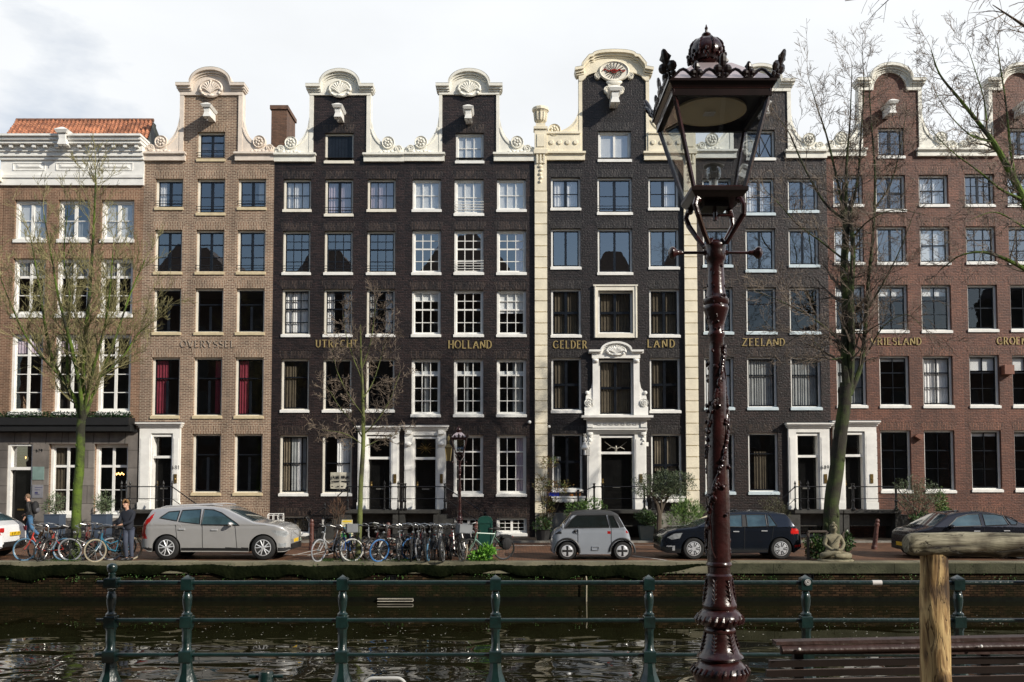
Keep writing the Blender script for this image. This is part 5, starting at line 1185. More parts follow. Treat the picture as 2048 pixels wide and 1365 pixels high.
# small grey microcar facing left
f, g, s = 1104, 1120.5, 67.5; q = lambda l: poly(f, 1, s, g, l)
pr = [(0, .42), (.02, .72), (.08, .82), (.22, .92), (.30, .95), (.60, 1.36), (.75, 1.42), (1.0, 1.45), (1.5, 1.46), (1.85, 1.42), (2.0, 1.35), (2.2, .98), (2.30, .85), (2.38, .60), (2.41, .35)]
AM = paint('microcar_grey', (.30, .325, .365), .36, .15); DG = mat('dark_grey_roof', (.035, .036, .038), .5, var=.1)
c3 = car('parked_car', 'tiny pale grey two-seat microcar with dark roof, parked in front of the portico door', pr, 2.41, 1.39, .92, [(0, .22), (.1, .17), (2.3, .17), (2.41, .25)], (.46, 2.11), .27,
    [q([(1132, 1056), (1143, 1040), (1154, 1031), (1214, 1030), (1220, 1055)]), q([(1218, 1031), (1229, 1031), (1240, 1055), (1223, 1055)])],
    AM, [('headlight', q([(1106, 1080), (1106, 1078), (1110, 1078), (1110, 1081)])), ('grille', q([(1109, 1063), (1124, 1063), (1123, 1068), (1109, 1069)])), ('tail_light', q([(1253, 1061), (1260, 1061), (1260, 1067), (1254, 1066)])), ('orange_marker', q([(1217, 1063), (1223, 1063), (1223, 1068), (1217, 1068)])), ('grey_panel', [(.42, 1.30), (.60, 1.335), (2.10, 1.335), (2.10, 1.6), (.42, 1.6)]), ('grey_panel', [(.30, .93), (.42, .93), (.62, 1.36), (.50, 1.36)]), ('grey_panel', q([(1229, 1031), (1214, 1029), (1228, 1024), (1243, 1030), (1252, 1054), (1243, 1056)]))],
    rim='ami', gm=mat('dark_car_glass', (.010, .014, .014), .02, spec=1.0, coat=1.0), windscreen=(.30, .60), rearscreen=(2.02, 2.2), seams=[(.78, 0, .30, 1.0), (1.78, .0, .30, 1.0)], lower=.21, roofmat=DG, taper=(.25, .25), shoulder=.86, arch=.34)
c3.location = (at(f, 1118, 27.4).x, 28.1, 0)
for wx in (.46, 2.11):
    B = MB(); B.tube([(wx+.37*math.cos(R(a)), -.69, .27+.37*math.sin(R(a))) for a in range(-10, 191, 12)], .035, 6); B.build('wheel_arch_trim', PLAS, c3)
B = MB(); B.tube([(.72, -.705, .92), (.80, -.72, .92), (.80, -.72, .80), (.72, -.705, .80), (.72, -.705, .92)], .012, 5); B.tube([(1.2, -.70, .30), (1.2, -.70, .40), (1.4, -.70, .40), (1.4, -.70, .30), (1.2, -.70, .30)], .012, 5); B.build('door_recess', AM, c3)
B = MB(); B.ball((.70, -.72, .86), (.045, .03, .045)); B.build('door_latch', PLAS, c3)
B = MB(); B.ball((.32, -.74, 1.0), (.03, .05, .10)); B.build('wing_mirror', AM, c3)
# dark saloon at the right
f, g, s = 1826, 1116, 65.5; q = lambda l: poly(f, 1, s, g, l)
pr = [(0, .40), (.02, .66), (.06, .78), (.22, .87), (.56, .955), (.64, .98), (1.18, 1.33), (1.46, 1.40), (1.96, 1.435), (2.46, 1.41), (2.86, 1.33), (3.36, 1.09), (3.66, 1.04), (4.06, .99), (4.16, .75), (4.18, .45)]
c4 = car('parked_car', 'dark navy saloon at the right edge, behind the horizontal log rail', pr, 4.18, 1.76, .95, [(0, .26), (.2, .20), (4.0, .20), (4.18, .36)], (.66, 3.26), .32,
    [q([(1897, 1052), (1920, 1034), (1942, 1028), (1965, 1027), (1965, 1050)]), q([(1972, 1027), (2000, 1028), (2012, 1031), (2019, 1048), (1972, 1050)]), q([(2015, 1031), (2028, 1034), (2038, 1042), (2034, 1048), (2024, 1048)])],
    paint('navy_saloon_paint', (.015, .016, .024), .22, .4), [('headlight', q([(1802, 1071), (1822, 1064), (1832, 1064), (1826, 1074)])), ('tail_light', q([(2088, 1062), (2098, 1062), (2098, 1072), (2088, 1072)]))],
    rim='cap', windscreen=(.64, 1.18), rearscreen=(2.91, 3.36), seams=[(1.06, .06, .3, .95), (2.18, 0, .3, .95)], handles=[(1.96, .85), (2.86, .86)], mirror=(1.18, .99), taper=(.5, .5), shoulder=.74)
c4.location = (at(f, 1118, 27.6).x, 28.5, 0)
B = MB(); B.box(-.015, .01, -.26, .26, .36, .47); B.build('number_plate', YEL, c4)
# white car leaving the frame at the left
f, g, s = -6, 1118, 66; q = lambda l: poly(f, -1, s, g, l)
pr = [(0, .45), (.02, .75), (.10, .98), (.35, 1.10), (.75, 1.32), (1.0, 1.40), (1.6, 1.46), (2.2, 1.45), (2.7, 1.30), (3.3, 1.0), (4.0, .92), (4.35, .75), (4.4, .45)]
c5 = car('parked_car', 'white car cut by the left edge, its rear with yellow plate towards the bicycles', pr, 4.4, 1.8, 1.0, [(0, .34), (.2, .22), (4.4, .25)], (.80, 3.5), .33,
    [[(.75, 1.0), (1.0, 1.28), (1.4, 1.36), (2.4, 1.36), (2.9, 1.0)]],
    paint('white_car_paint', (.72, .73, .74), .3, .0), [('tail_light', q([(-22, 1060), (-5, 1060), (-5, 1071), (-22, 1070)]))],
    rim='cap', windscreen=(2.7, 3.3), rearscreen=(.36, .78), lower=.36, taper=(.5, .6), shoulder=.76)
c5.location = (at(f, 1118, 27.5).x, 28.45, 0); c5.rotation_euler = (0, 0, math.pi)
B = MB(); B.box(-.03, .01, -.26, .26, .68, .79); pl = B.build('number_plate', YEL, c5)
B = MB(); o = len(B.v); lettering(B, '8-SPL-09', -.22, .22, .70, .07, 0, t=.2, dep=.004, serif=False); B.v = [(-.032, -v[0], v[2]) for v in B.v]; B.build('plate_text', PLAS, pl)
for sg in (-1, 1):
    B = MB(); B.box(-.012, .16, sg*.74-.12, sg*.74+.12, .80, .93); B.v = [(v[0]+.10*max(0, (abs(v[1])-.62)/.24), v[1], v[2]) for v in B.v]; B.build('tail_light', LAMPR, c5)
B = MB(); B.box(-.01, .1, -.6, .6, .36, .50); B.build('rear_diffuser', PLAS, c5)
# ------------------------------------------------------------------ trees and plants
BARK = mat('brown_bark', (.035, .026, .018), .9, var=.4, vscale=6, bump=.8, bscale=30)
MOSSB = mat('mossy_bark', (.022, .022, .012), .9, vscale=1.7, bump=1.0, bscale=28, col2=(.095, .15, .014), thr=(.38, .58))
MOSSD = mat('dark_mossy_bark', (.024, .020, .013), .9, vscale=2.0, bump=.9, bscale=28, col2=(.050, .075, .014), thr=(.42, .66))
MOSSY = mat('lime_mossy_bark', (.055, .055, .025), .9, vscale=2.5, bump=.6, bscale=28, col2=(.13, .155, .04), thr=(.35, .6))
TWIGY = mat('yellow_green_twigs', (.21, .19, .085), .8, var=.35, vscale=2)
TWIGB = mat('brown_twigs', (.15, .115, .085), .8, var=.4, vscale=2)
def limb_pts(lst, Y, spread=0.0, rng=None):
    out = []
    for i, p in enumerate(lst):
        y = Y+(p[2] if len(p) > 2 else 0); out.append(at(p[0], p[1], y))
    return crom(out, 5)
def sprout(mb, p, d, ln, r, lev, rng, up=.25, kink=.22, nch=5, spr=(25, 55), rmin=.0035, dec=.62, flat=.75):
    n = max(3, int(ln/.16)); pts = [p]; q = d.normalized()
    for i in range(n):
        q = (q+Vector((rng.gauss(0, kink), rng.gauss(0, kink)*flat, rng.gauss(0, kink)+up*.25))).normalized(); pts.append(pts[-1]+q*ln/n)
    rs = [max(rmin, r*(1-.8*i/n)) for i in range(n+1)]
    mb.tube(pts, rs, 4 if r > .012 else 3, cap=False)
    if lev <= 0: return
    for c in range(nch):
        i = min(n-1, int(n*(.2+.8*(c+rng.random())/nch))); b = pts[i]; t = (pts[i+1]-pts[i]).normalized()
        ax = Vector((rng.gauss(0, 1), rng.gauss(0, 1)*flat, rng.gauss(0, 1))); ax = (ax-t*ax.dot(t)).normalized(); a = R(rng.uniform(*spr))
        sprout(mb, b, t*math.cos(a)+ax*math.sin(a), ln*dec*rng.uniform(.6, 1.15), max(rmin, rs[i]*.62), lev-1, rng, up, kink, max(2, nch-1), spr, rmin, dec, flat)
def tree(name, label, Y, trunk, limbs, tm, cm, seed, ln=1.0, lev=2, dens=2.2, r0=.16, cat='tree', **kw):
    rng = random.Random(seed); b = at(trunk[0][0], trunk[0][1], Y); t = empty(name, (b.x, Y, 0), label, cat)
    T = MB(); n = len(trunk); pp = crom([at(p[0], p[1], Y+(p[3] if len(p) > 3 else 0)) for p in trunk], 5); rr = []
    for i in range(len(pp)):
        f = i/5; k = min(int(f), n-2); rr.append(trunk[k][2]+(trunk[k+1][2]-trunk[k][2])*(f-k))
    rr[0] *= 1.25; pp = [Vector((pp[0].x, Y, -.05))]+pp[1:] if trunk[0][1] > 1060 else pp
    T.tube(pp, rr, 14)
    for i_ in range(len(T.v)): v_ = T.v[i_]; k_ = 1; a_ = rng.gauss(0, .006)*(rr[min(len(rr)-1, i_//14)]/.15); T.v[i_] = (v_[0]+a_+.012*math.sin(v_[2]*3.1+seed)*rr[min(len(rr)-1, i_//14)]/.15, v_[1]+rng.gauss(0, .006), v_[2])
    for k in range(5):
        i = rng.randrange(2, max(3, len(pp)-2)); T.ball(pp[i]+Vector((rng.gauss(0, .5), rng.gauss(-.5, .3), 0)).normalized()*rr[i]*.85, (rr[i]*.35, rr[i]*.35, rr[i]*.45), seg=8, rings=5)
    T.build('trunk', tm, t, smooth=True)
    Lm = MB(); Tw = MB()
    for lst, ra, rb in limbs:
        pl = limb_pts(lst, Y); m_ = len(pl); rs = [ra+(rb-ra)*i/(m_-1) for i in range(m_)]
        Lm.tube(pl, rs, 8)
        tot = sum((pl[i+1]-pl[i]).length for i in range(m_-1)); cnt = int(tot*dens)
        for c in range(cnt):
            f = (c+rng.random())/cnt; f = .12+.88*f; i = min(m_-2, int(f*(m_-1))); d = (pl[i+1]-pl[i]).normalized()
            ax = Vector((rng.gauss(0, 1), rng.gauss(0, .8), rng.gauss(0, .6))); ax = (ax-d*ax.dot(d)).normalized(); a = R(rng.uniform(25, 60))
            sprout(Tw, pl[i], d*math.cos(a)+ax*math.sin(a), ln*rng.uniform(.5, 1.3)*(1-.35*f), max(.006, rs[i]*.42), lev, rng, **kw)
        sprout(Tw, pl[-1], (pl[-1]-pl[-2]).normalized(), ln*.8, rb*.9, lev, rng, **kw)
    Lm.build('limbs', kw.pop('lm', tm) if 0 else tm, t, smooth=True); Tw.build('crown', cm, t)
    return t
tree('bare_tree', 'bare tree with lime green mossy branches in front of the white corniced house', 27.2,
     [(150, 1119, .16), (152, 1040, .14), (158, 950, .13), (162, 860, .12), (163, 838, .12)],
     [([(163, 850), (150, 800, .1), (122, 755, .2), (104, 715, .4), (90, 650, .5), (78, 570, .6), (62, 480, .7)], .075, .02),
      ([(164, 845), (160, 780, -.3), (142, 690, -.5), (118, 600, -.8), (104, 520, -.9), (88, 430, -1)], .07, .016),
      ([(165, 845), (166, 760), (170, 680), (178, 600), (185, 500), (190, 400), (191, 345)], .085, .018),
      ([(167, 840), (190, 780, .3), (215, 720, .5), (238, 655, .6), (262, 585, .8), (290, 520, .8)], .06, .014),
      ([(166, 830), (186, 740, -.4), (208, 660, -.8), (220, 580, -1), (226, 500, -1)], .055, .014),
      ([(118, 750), (85, 715, -.3), (50, 670, -.5), (18, 600, -.6), (-5, 540)], .04, .012),
      ([(136, 770), (134, 680, .5), (140, 600, .8), (128, 520, .8), (135, 420, .8)], .045, .012),
      ([(200, 755), (245, 715, .2), (275, 670, .4), (310, 640, .4)], .035, .010)],
     MOSSB, TWIGY, 11, ln=1.3, lev=3, dens=5.0, nch=4, up=.5, kink=.14, spr=(18, 42), rmin=.0055)
# the two lit upper leaders are lime with moss
tree('bare_tree', 'slim young bare tree with a green stem in front of the black houses', 27.3,
     [(716, 1116, .085), (720, 1020, .075), (724, 930, .068), (727, 860, .06), (725, 780, .045), (722, 715, .03), (721, 650, .012)],
     [([(727, 880), (705, 845, .2), (680, 815, .3), (655, 775, .3)], .022, .006), ([(727, 870), (755, 840, -.2), (780, 800, -.3), (800, 745, -.3)], .024, .006),
      ([(726, 830), (700, 795, -.3), (675, 745, -.4), (664, 700, -.4)], .02, .006), ([(725, 800), (748, 760, .3), (766, 700, .4), (776, 655, .4)], .02, .006),
      ([(724, 760), (706, 715), (692, 670), (686, 630)], .018, .006), ([(723, 740), (740, 690), (748, 640), (752, 600)], .018, .006), ([(727, 895), (760, 880, .4), (795, 868, .5)], .014, .005), ([(726, 890), (690, 868, -.5), (645, 860, -.5)], .014, .005)],
     MOSSY, TWIGB, 23, ln=.78, lev=3, dens=5.5, rmin=.0055, nch=4, up=.25, kink=.26, dec=.6)
tree('bare_tree', 'tall dark leaning bare tree behind the stone statue, twigs reaching above the gables', 27.9,
     [(1660, 1112, .25), (1664, 1010, .23), (1675, 920, .21), (1684, 850, .20), (1690, 790, .20), (1694, 768, .20)],
     [([(1694, 775), (1690, 700), (1692, 620), (1688, 540), (1692, 455), (1686, 420)], .15, .10),
      ([(1700, 775), (1704, 690, -.2), (1702, 600, -.3), (1706, 500, -.3), (1700, 430)], .11, .07),
      ([(1700, 790), (1722, 730, .1), (1730, 660), (1736, 570, -.2), (1746, 470, -.3), (1750, 350, -.3), (1742, 240), (1738, 170)], .085, .014),
      ([(1687, 430), (1675, 365), (1654, 275), (1636, 220), (1618, 160)], .05, .010), ([(1692, 430), (1693, 330, -.2), (1700, 243, -.3), (1704, 130, -.3)], .055, .010),
      ([(1686, 440), (1645, 400, .2), (1606, 330, .4), (1580, 270, .5), (1560, 240)], .045, .010), ([(1698, 440), (1715, 360), (1722, 270), (1728, 170), (1724, 110)], .045, .010),
      ([(1688, 520), (1640, 482, -.4), (1596, 450, -.5), (1560, 410, -.5), (1530, 380)], .032, .009), ([(1690, 695), (1650, 655, -.6), (1600, 622, -.9), (1550, 598, -1), (1492, 575, -1)], .03, .007),
      ([(1690, 715), (1655, 718, -.6), (1635, 690, -.7), (1600, 672, -.9), (1570, 690)], .024, .007), ([(1735, 620), (1770, 560, -.4), (1800, 500, -.5), (1830, 420, -.5)], .034, .008),
      ([(1748, 420), (1780, 370, -.3), (1800, 300, -.4), (1812, 230, -.4)], .032, .008), ([(1738, 700), (1770, 650, -.5), (1815, 630, -.6), (1850, 660, -.7)], .022, .006),
      ([(1700, 480), (1740, 440, -.8), (1790, 420, -1), (1850, 430, -1)], .026, .007)],
     MOSSD, TWIGB, 31, ln=1.35, lev=3, dens=3.4, rmin=.005, nch=4, up=.22, kink=.2, dec=.62)
tree('bare_tree', 'bare tree rooted beyond the right edge, mossy limbs reaching in at upper right', 27.4,
     [(2128, 1118, .26), (2122, 900, .24), (2112, 700, .22), (2096, 560, .20)],
     [([(2096, 570), (2080, 480), (2050, 405), (2020, 345), (1990, 290), (1960, 250), (1920, 200), (1880, 150), (1862, 100)], .15, .012),
      ([(2096, 565), (2060, 545, -.3), (2010, 518, -.5), (1965, 505, -.5), (1920, 512, -.5), (1880, 540)], .08, .010),
      ([(2030, 360), (2020, 290, .2), (2012, 210, .3), (2000, 130, .3), (1995, 90)], .05, .009), ([(2046, 400), (2000, 378, -.3), (1960, 345, -.5), (1900, 300, -.6), (1862, 260, -.6)], .04, .008),
      ([(2096, 560), (2100, 450), (2090, 330), (2070, 220), (2060, 120)], .12, .014), ([(1985, 285), (1940, 270, -.3), (1895, 225, -.4), (1868, 180)], .028, .007),
      ([(1975, 268), (1968, 200, .2), (1950, 140, .2), (1935, 95)], .028, .007), ([(2085, 480), (2040, 450, -.8), (1990, 425, -1), (1940, 440, -1.1)], .035, .008)],
     MOSSB, TWIGB, 47, ln=1.2, lev=3, dens=3.2, rmin=.005, nch=4, up=.2, kink=.2)
# a street tree on the near side: only the tips of its limbs hang into the picture
rng = random.Random(77); Yn = 7.0; b = at(2420, 1000, Yn); t = empty('bare_tree', (b.x, Yn, GN), 'twig tips of a near bare tree hanging into the top right corner against the sky', 'tree')
T = MB(); T.tube([(b.x, Yn, GN), (b.x-.1, Yn, 3), (b.x-.05, Yn, 5.6), (b.x, Yn, 8)], [.2, .17, .14, .08], 12); T.build('trunk', BARK, t, smooth=True); T = MB()
for lst in ([(2420, 200), (2280, 90), (2150, 30), (2000, -20), (1850, -20), (1690, 2)], [(2420, 300), (2250, 180), (2130, 110), (2060, 60), (1985, 10)], [(2420, 260), (2240, 60), (2100, -60), (1960, -40), (1760, -10)]):
    pl = crom([at(p[0], p[1], Yn) for p in lst], 6); T.tube(pl, [.045-.042*i/(len(pl)-1) for i in range(len(pl))], 6)
    for k in range(9):
        i = rng.randrange(len(pl)//3, len(pl)-1); d = (pl[i+1]-pl[i]).normalized(); sprout(T, pl[i], (d+Vector((0, rng.gauss(0, .4), -rng.uniform(.1, .9)))).normalized(), rng.uniform(.2, .45), .006, 1, rng, up=-.3, kink=.25, nch=3, rmin=.0016)
T.build('crown', TWIGB, t)
# ------------------------------------------------------------------ potted greens
LEAFG = mat('olive_leaf', (.055, .085, .035), .5, vscale=9, col2=(.16, .20, .11)); LEAFD = mat('deep_green_leaf', (.020, .050, .014), .45, vscale=9, col2=(.07, .13, .03))
LEAFY = mat('fresh_green_leaf', (.06, .20, .02), .45, vscale=9, col2=(.20, .42, .05)); LEAFA = mat('autumn_leaf', (.22, .10, .03), .6, vscale=4, col2=(.10, .16, .04)); LEAFB = mat('bamboo_leaf', (.05, .12, .025), .5, vscale=8, col2=(.16, .26, .06))
STEM = mat('woody_stem', (.06, .045, .03), .8, var=.3)
def leaves(mb, c, rad, n, l, wd, rng, up=.2, hollow=.25):
    for k in range(n):
        v = Vector((rng.gauss(0, 1), rng.gauss(0, 1), rng.gauss(0, 1))).normalized(); f = hollow+(1-hollow)*rng.random()**.5
        w_ = 1+.22*math.sin(v.x*5+v.z*4+c[0]); p = Vector(c)+Vector((v.x*rad[0], v.y*rad[1], v.z*rad[2]))*f*w_
        d = (v+Vector((rng.gauss(0, .7), rng.gauss(0, .7), rng.gauss(0, .7)+up))).normalized(); mb.leaf(p, d, Vector((rng.gauss(0, 1), rng.gauss(0, 1), rng.gauss(0, 1))), l*rng.uniform(.6, 1.3), wd)
def plant(name, label, base, h0, blobs, mt, seed, l=.09, wd=.016, n=500, pot=None, cat='plant', group=None, stems=5, trunk=None, up=.2):
    rng = random.Random(seed); t = empty(name, base, label, cat, group); b = Vector(base)
    S = MB()
    if trunk:
        for tr in trunk: S.tube([b+Vector(p[:3]) for p in tr], [p[3] for p in tr], 7)
    for c, rad in blobs:
        for k in range(stems):
            p1 = b+Vector(c)+Vector((rng.uniform(-.8, .8)*rad[0], rng.uniform(-.8, .8)*rad[1], rng.uniform(-.3, .9)*rad[2])); S.tube([b+Vector((rng.gauss(0, .03), rng.gauss(0, .03), h0)), (b+Vector((0, 0, h0))+p1)/2+Vector((rng.gauss(0, .05), 0, 0)), p1], [.012, .008, .003], 4)
    S.build('stems', STEM, t)
    F = MB()
    for c, rad in blobs: leaves(F, b+Vector(c), rad, int(n*max(.3, rad[0]*rad[2]*4)), l, wd, rng, up)
    F.build('foliage', mt, t)
    return t
BOXG = mat('slate_blue_planter', (.055, .075, .11), .45, var=.1)
def potbox(label, x0, x1, y0, y1, h, m=BOXG):
    t = MB(); t.frustum(((x0+x1)/2, (y0+y1)/2), (x1-x0)/2*.94, (y1-y0)/2*.94, (x1-x0)/2, (y1-y0)/2, .07, .07+h-.03); t.box(x0-.012, x1+.012, y0-.012, y1+.012, .07+h-.03, .07+h); t.box(x0+.04, x1-.04, y0+.04, y1-.04, .07+h, .07+h+.004)
    o = t.build('planter', m); return tag(o, label, 'planter', 'slate blue planters')
for i, (pa, pb) in enumerate(((95, 125), (189, 219))):
    Y = 35.7; p0, p1 = at(pa, 1040, Y), at(pb, 1040, Y); zt = at(pa, 1029, Y).z
    potbox('tall slate blue planter %s the mossy tree trunk, by the grey stone front' % ('left of', 'right of')[i], p0.x, p1.x, Y-.28, Y+.28, zt-.07)
    plant('potted_shrub', ('loose feathery shrub growing in the planter left of the mossy trunk', 'denser rounded shrub growing in the planter behind the cyclist')[i], ((p0.x+p1.x)/2, Y, zt), 0, [((0, 0, .42), (.34, .28, .42)), ((-.2 if i == 0 else .1, 0, .3), (.3, .25, .25))], LEAFG, 5+i, l=.13, wd=.012, n=900, group='shrubs in the slate blue planters')
Y = 35.3
b = at(1090, 1066, Y); plant('slender_shrub', 'tall thin bamboo-like shrub with rusty leaves against the cream pilaster', (b.x, Y, .07), .2, [((-.02, 0, .75), (.30, .2, .28)), ((.12, 0, 1.35), (.30, .2, .35)), ((.5, 0, 2.05), (.5, .2, .25)), ((-.12, 0, 2.2), (.30, .2, .35)), ((.15, 0, 3.0), (.35, .15, .22))], LEAFA, 15, l=.12, wd=.014, n=700, stems=7)
b = at(1085, 1050, Y); plant('potted_shrub', 'round dark green tub plant at the foot of the cream pilaster', (b.x, Y-.3, .07), .3, [((0, 0, .62), (.36, .3, .28))], LEAFD, 16, l=.1, wd=.022, n=1200)
t = MB(); t.lathe([(.22, 0), (.30, .38), (.33, .42), (.26, .42), (.02, .36)], (b.x, Y-.3, .07), 14); tag(t.build('plant_pot', mat('black_pot', (.02, .02, .02), .6)), 'black round pot under the dark green tub plant', 'pot')
b = at(1165, 1010, 35.2); plant('shrub', 'bushy green shrub behind the microcar roof below the white carved window shelf', (b.x, 35.2, .07), .3, [((-.25, 0, 1.15), (.45, .3, .32)), ((.35, 0, 1.25), (.5, .3, .35)), ((0, 0, .6), (.5, .3, .5))], LEAFB, 17, l=.11, wd=.018, n=900)
t = MB(); bx = at(1108, 1000, FY-.3); z = FZ(993); x0, x1 = bx.x-.22, bx.x+.2; t.box(x0, x1, FY-.38, FY-.12, z-.13, z+.0); t.box(x0-.01, x1+.01, FY-.39, FY-.11, z, z+.02); t.v = [(v[0], v[1], v[2]+.03) for v in t.v]
z_s = FZ(1002)+.19; t.v = [(v[0], v[1], v[2]-(min(w_[2] for w_ in t.v) if 0 else (z-.10))+z_s) for v in t.v]; tag(t.build('blue_box', mat('cobalt_blue', (.01, .04, .45), .4)), 'cobalt blue flower box on the carved shelf left of the portico', 'box')
for px, lab, w_, h in ((1143, 'small low orange lantern glass on the carved shelf', .08, .09), (1156, 'taller amber glass jar on the carved shelf, nearest the door', .10, .20)):
    p = at(px, 985, FY-.25); t = MB(); t.lathe([(w_*.8, 0), (w_, h*.15), (w_, h*.85), (w_*.85, h), (w_*.7, h*.96), (.01, h*.9)], (p.x, FY-.25, z_s), 12); tag(t.build('glass_jar', mat('amber_glass', (.30, .12, .03), .2)), lab, 'jar')
# olive tree in a pot, right of the portico
Y = 33.6; b = at(1318, 1092, Y); 
plant('olive_tree', 'spreading grey-green olive tree with forked trunk right of the portico door', (b.x, Y, 0), 1.6, [((-.45, 0, 2.3), (.48, .4, .28)), ((.25, 0, 2.45), (.55, .4, .33)), ((.9, 0, 2.35), (.5, .4, .38)), ((.2, 0, 1.95), (.7, .4, .25)), ((.7, 0, 2.0), (.45, .3, .3)), ((-.6, 0, 1.95), (.3, .3, .2))], LEAFG, 18, l=.075, wd=.012, n=1500, stems=8, cat='tree',
      trunk=[[(0, 0, 0, .11), (0, 0, .6, .10), (.02, 0, 1.15, .09), (-.05, 0, 1.5, .06), (-.35, 0, 2.0, .03)], [(.02, 0, 1.1, .08), (.2, .05, 1.5, .05), (.5, 0, 2.0, .03), (.8, 0, 2.3, .015)], [(.1, 0, 1.3, .05), (.1, 0, 1.8, .03), (.15, 0, 2.3, .015)]])
Y = 35.2; b = at(1372, 1060, Y); plant('shrub', 'upright pale green grassy shrub at the foot of the right cream pilaster', (b.x, Y, .07), .1, [((-.3, 0, .85), (.4, .3, .5)), ((.3, 0, .9), (.4, .3, .5)), ((.05, 0, 1.15), (.5, .3, .45))], LEAFB, 19, l=.16, wd=.010, n=1000, up=1.2)
b = at(1292, 1060, Y); plant('shrub', 'leafy green shrub standing in the grey tub left of the olive trunk', (b.x, Y, .6), .05, [((0, 0, .35), (.42, .3, .28)), ((.35, 0, .2), (.3, .3, .2))], LEAFD, 20, l=.10, wd=.02, n=1200)
t = MB(); t.frustum((b.x, Y), .22, .22, .28, .28, .07, .62); tag(t.build('plant_tub', mat('grey_green_tub', (.10, .12, .11), .6)), 'square grey-green tub behind the olive trunk', 'planter')
b = at(1332, 1070, Y); t = MB(); t.lathe([(.14, 0), (.2, .35), (.22, .45), (.18, .45), (.01, .4)], (b.x+.1, Y-.2, .07), 14); tag(t.build('plant_pot', mat('whitewashed_pot', (.5, .49, .45), .6)), 'whitewashed round pot right of the olive trunk', 'pot')
# right: shrub before the red-brown house
Y = 35.0; b = at(1830, 1070, Y); plant('olive_shrub', 'large wispy olive shrub in front of the red-brown brick wall, above the dark saloon bonnet', (b.x, Y, .07), .5, [((-.2, 0, 2.0), (.6, .4, .45)), ((.35, 0, 1.8), (.55, .4, .5)), ((0, 0, 1.4), (.8, .4, .35)), ((.75, 0, 1.75), (.35, .3, .4))], LEAFG, 21, l=.08, wd=.011, n=650, stems=12, trunk=[[(-.15, 0, 0, .04), (-.12, 0, .7, .035), (.05, 0, 1.3, .02)]])
b = at(1845, 1050, Y-.4); plant('shrub', 'glossy dark green laurel-like shrub below the wispy olive shrub', (b.x, Y-.4, .07), .1, [((0, 0, .7), (.48, .3, .35)), ((.3, 0, .45), (.4, .3, .4))], LEAFD, 22, l=.10, wd=.028, n=1100)
b = at(1885, 1050, Y+.1); plant('shrub', 'narrow upright green shrub beside the red-brown window, rightmost of the plants', (b.x, Y+.1, .07), .1, [((-.05, 0, 1.4), (.22, .2, .55)), ((.1, 0, .9), (.3, .2, .5))], LEAFB, 24, l=.08, wd=.02, n=1300)
b = at(1545, 1010, 35.4); plant('shrub', 'bare-looking brown-green shrub at the stoop steps left of door 689', (b.x, 35.4, .07), .3, [((0, 0, 1.3), (.5, .3, .4)), ((.2, 0, 1.0), (.5, .3, .4))], mat('dull_olive_leaf', (.05, .055, .03), .7, vscale=8, col2=(.11, .11, .05)), 25, l=.07, wd=.008, n=900, stems=24)
b = at(1248-520, 1000, 35.0); b = at(675, 1060, 35.2); plant('dry_plant', 'tuft of dry reddish twigs by the stoop rail of the UTRECHT house', (b.x, 35.2, .07), .2, [((0, 0, 1.15), (.25, .2, .5))], mat('dry_twig', (.13, .07, .04), .8, var=.3), 26, l=.22, wd=.006, n=500, up=2, stems=18)
Y = 26.95; b = at(968, 1120, Y); plant('weed_bush', 'bright fresh green leafy plant on the quay edge under the green bicycle', (b.x, Y, 0), .02, [((0, 0, .2), (.28, .2, .2)), ((-.25, 0, .10), (.2, .15, .1)), ((.12, 0, .32), (.2, .15, .16))], LEAFY, 27, l=.11, wd=.032, n=700, up=.8)
# planter crate and ivy round the statue tree
Y = 27.7; p0, p1 = at(1612, 1100, Y), at(1648, 1100, Y); t = MB()
for x in (p0.x, p1.x, p1.x+.5): t.tube([(x, Y-.2, 0), (x, Y-.2, .78), (x+.05, Y-.2, .84)], .045, 7)
t.tube([(p0.x, Y-.2, .84), (p1.x+.02, Y-.2, .84)], .04, 7)
tag(t.build('tree_guard', mat('weathered_guard', (.06, .045, .035), .8)), 'low bent wooden tree guard left of the stone statue', 'tree guard')
plant('ivy_plant', 'dark leafy ivy filling the tree guard left of the stone statue', ((p0.x+p1.x)/2, Y, 0), .1, [((0, 0, .35), (.34, .25, .36)), ((.35, 0, .3), (.3, .2, .3)), ((1.0, .1, .5), (.18, .15, .3))], LEAFD, 28, l=.09, wd=.03, n=1400)
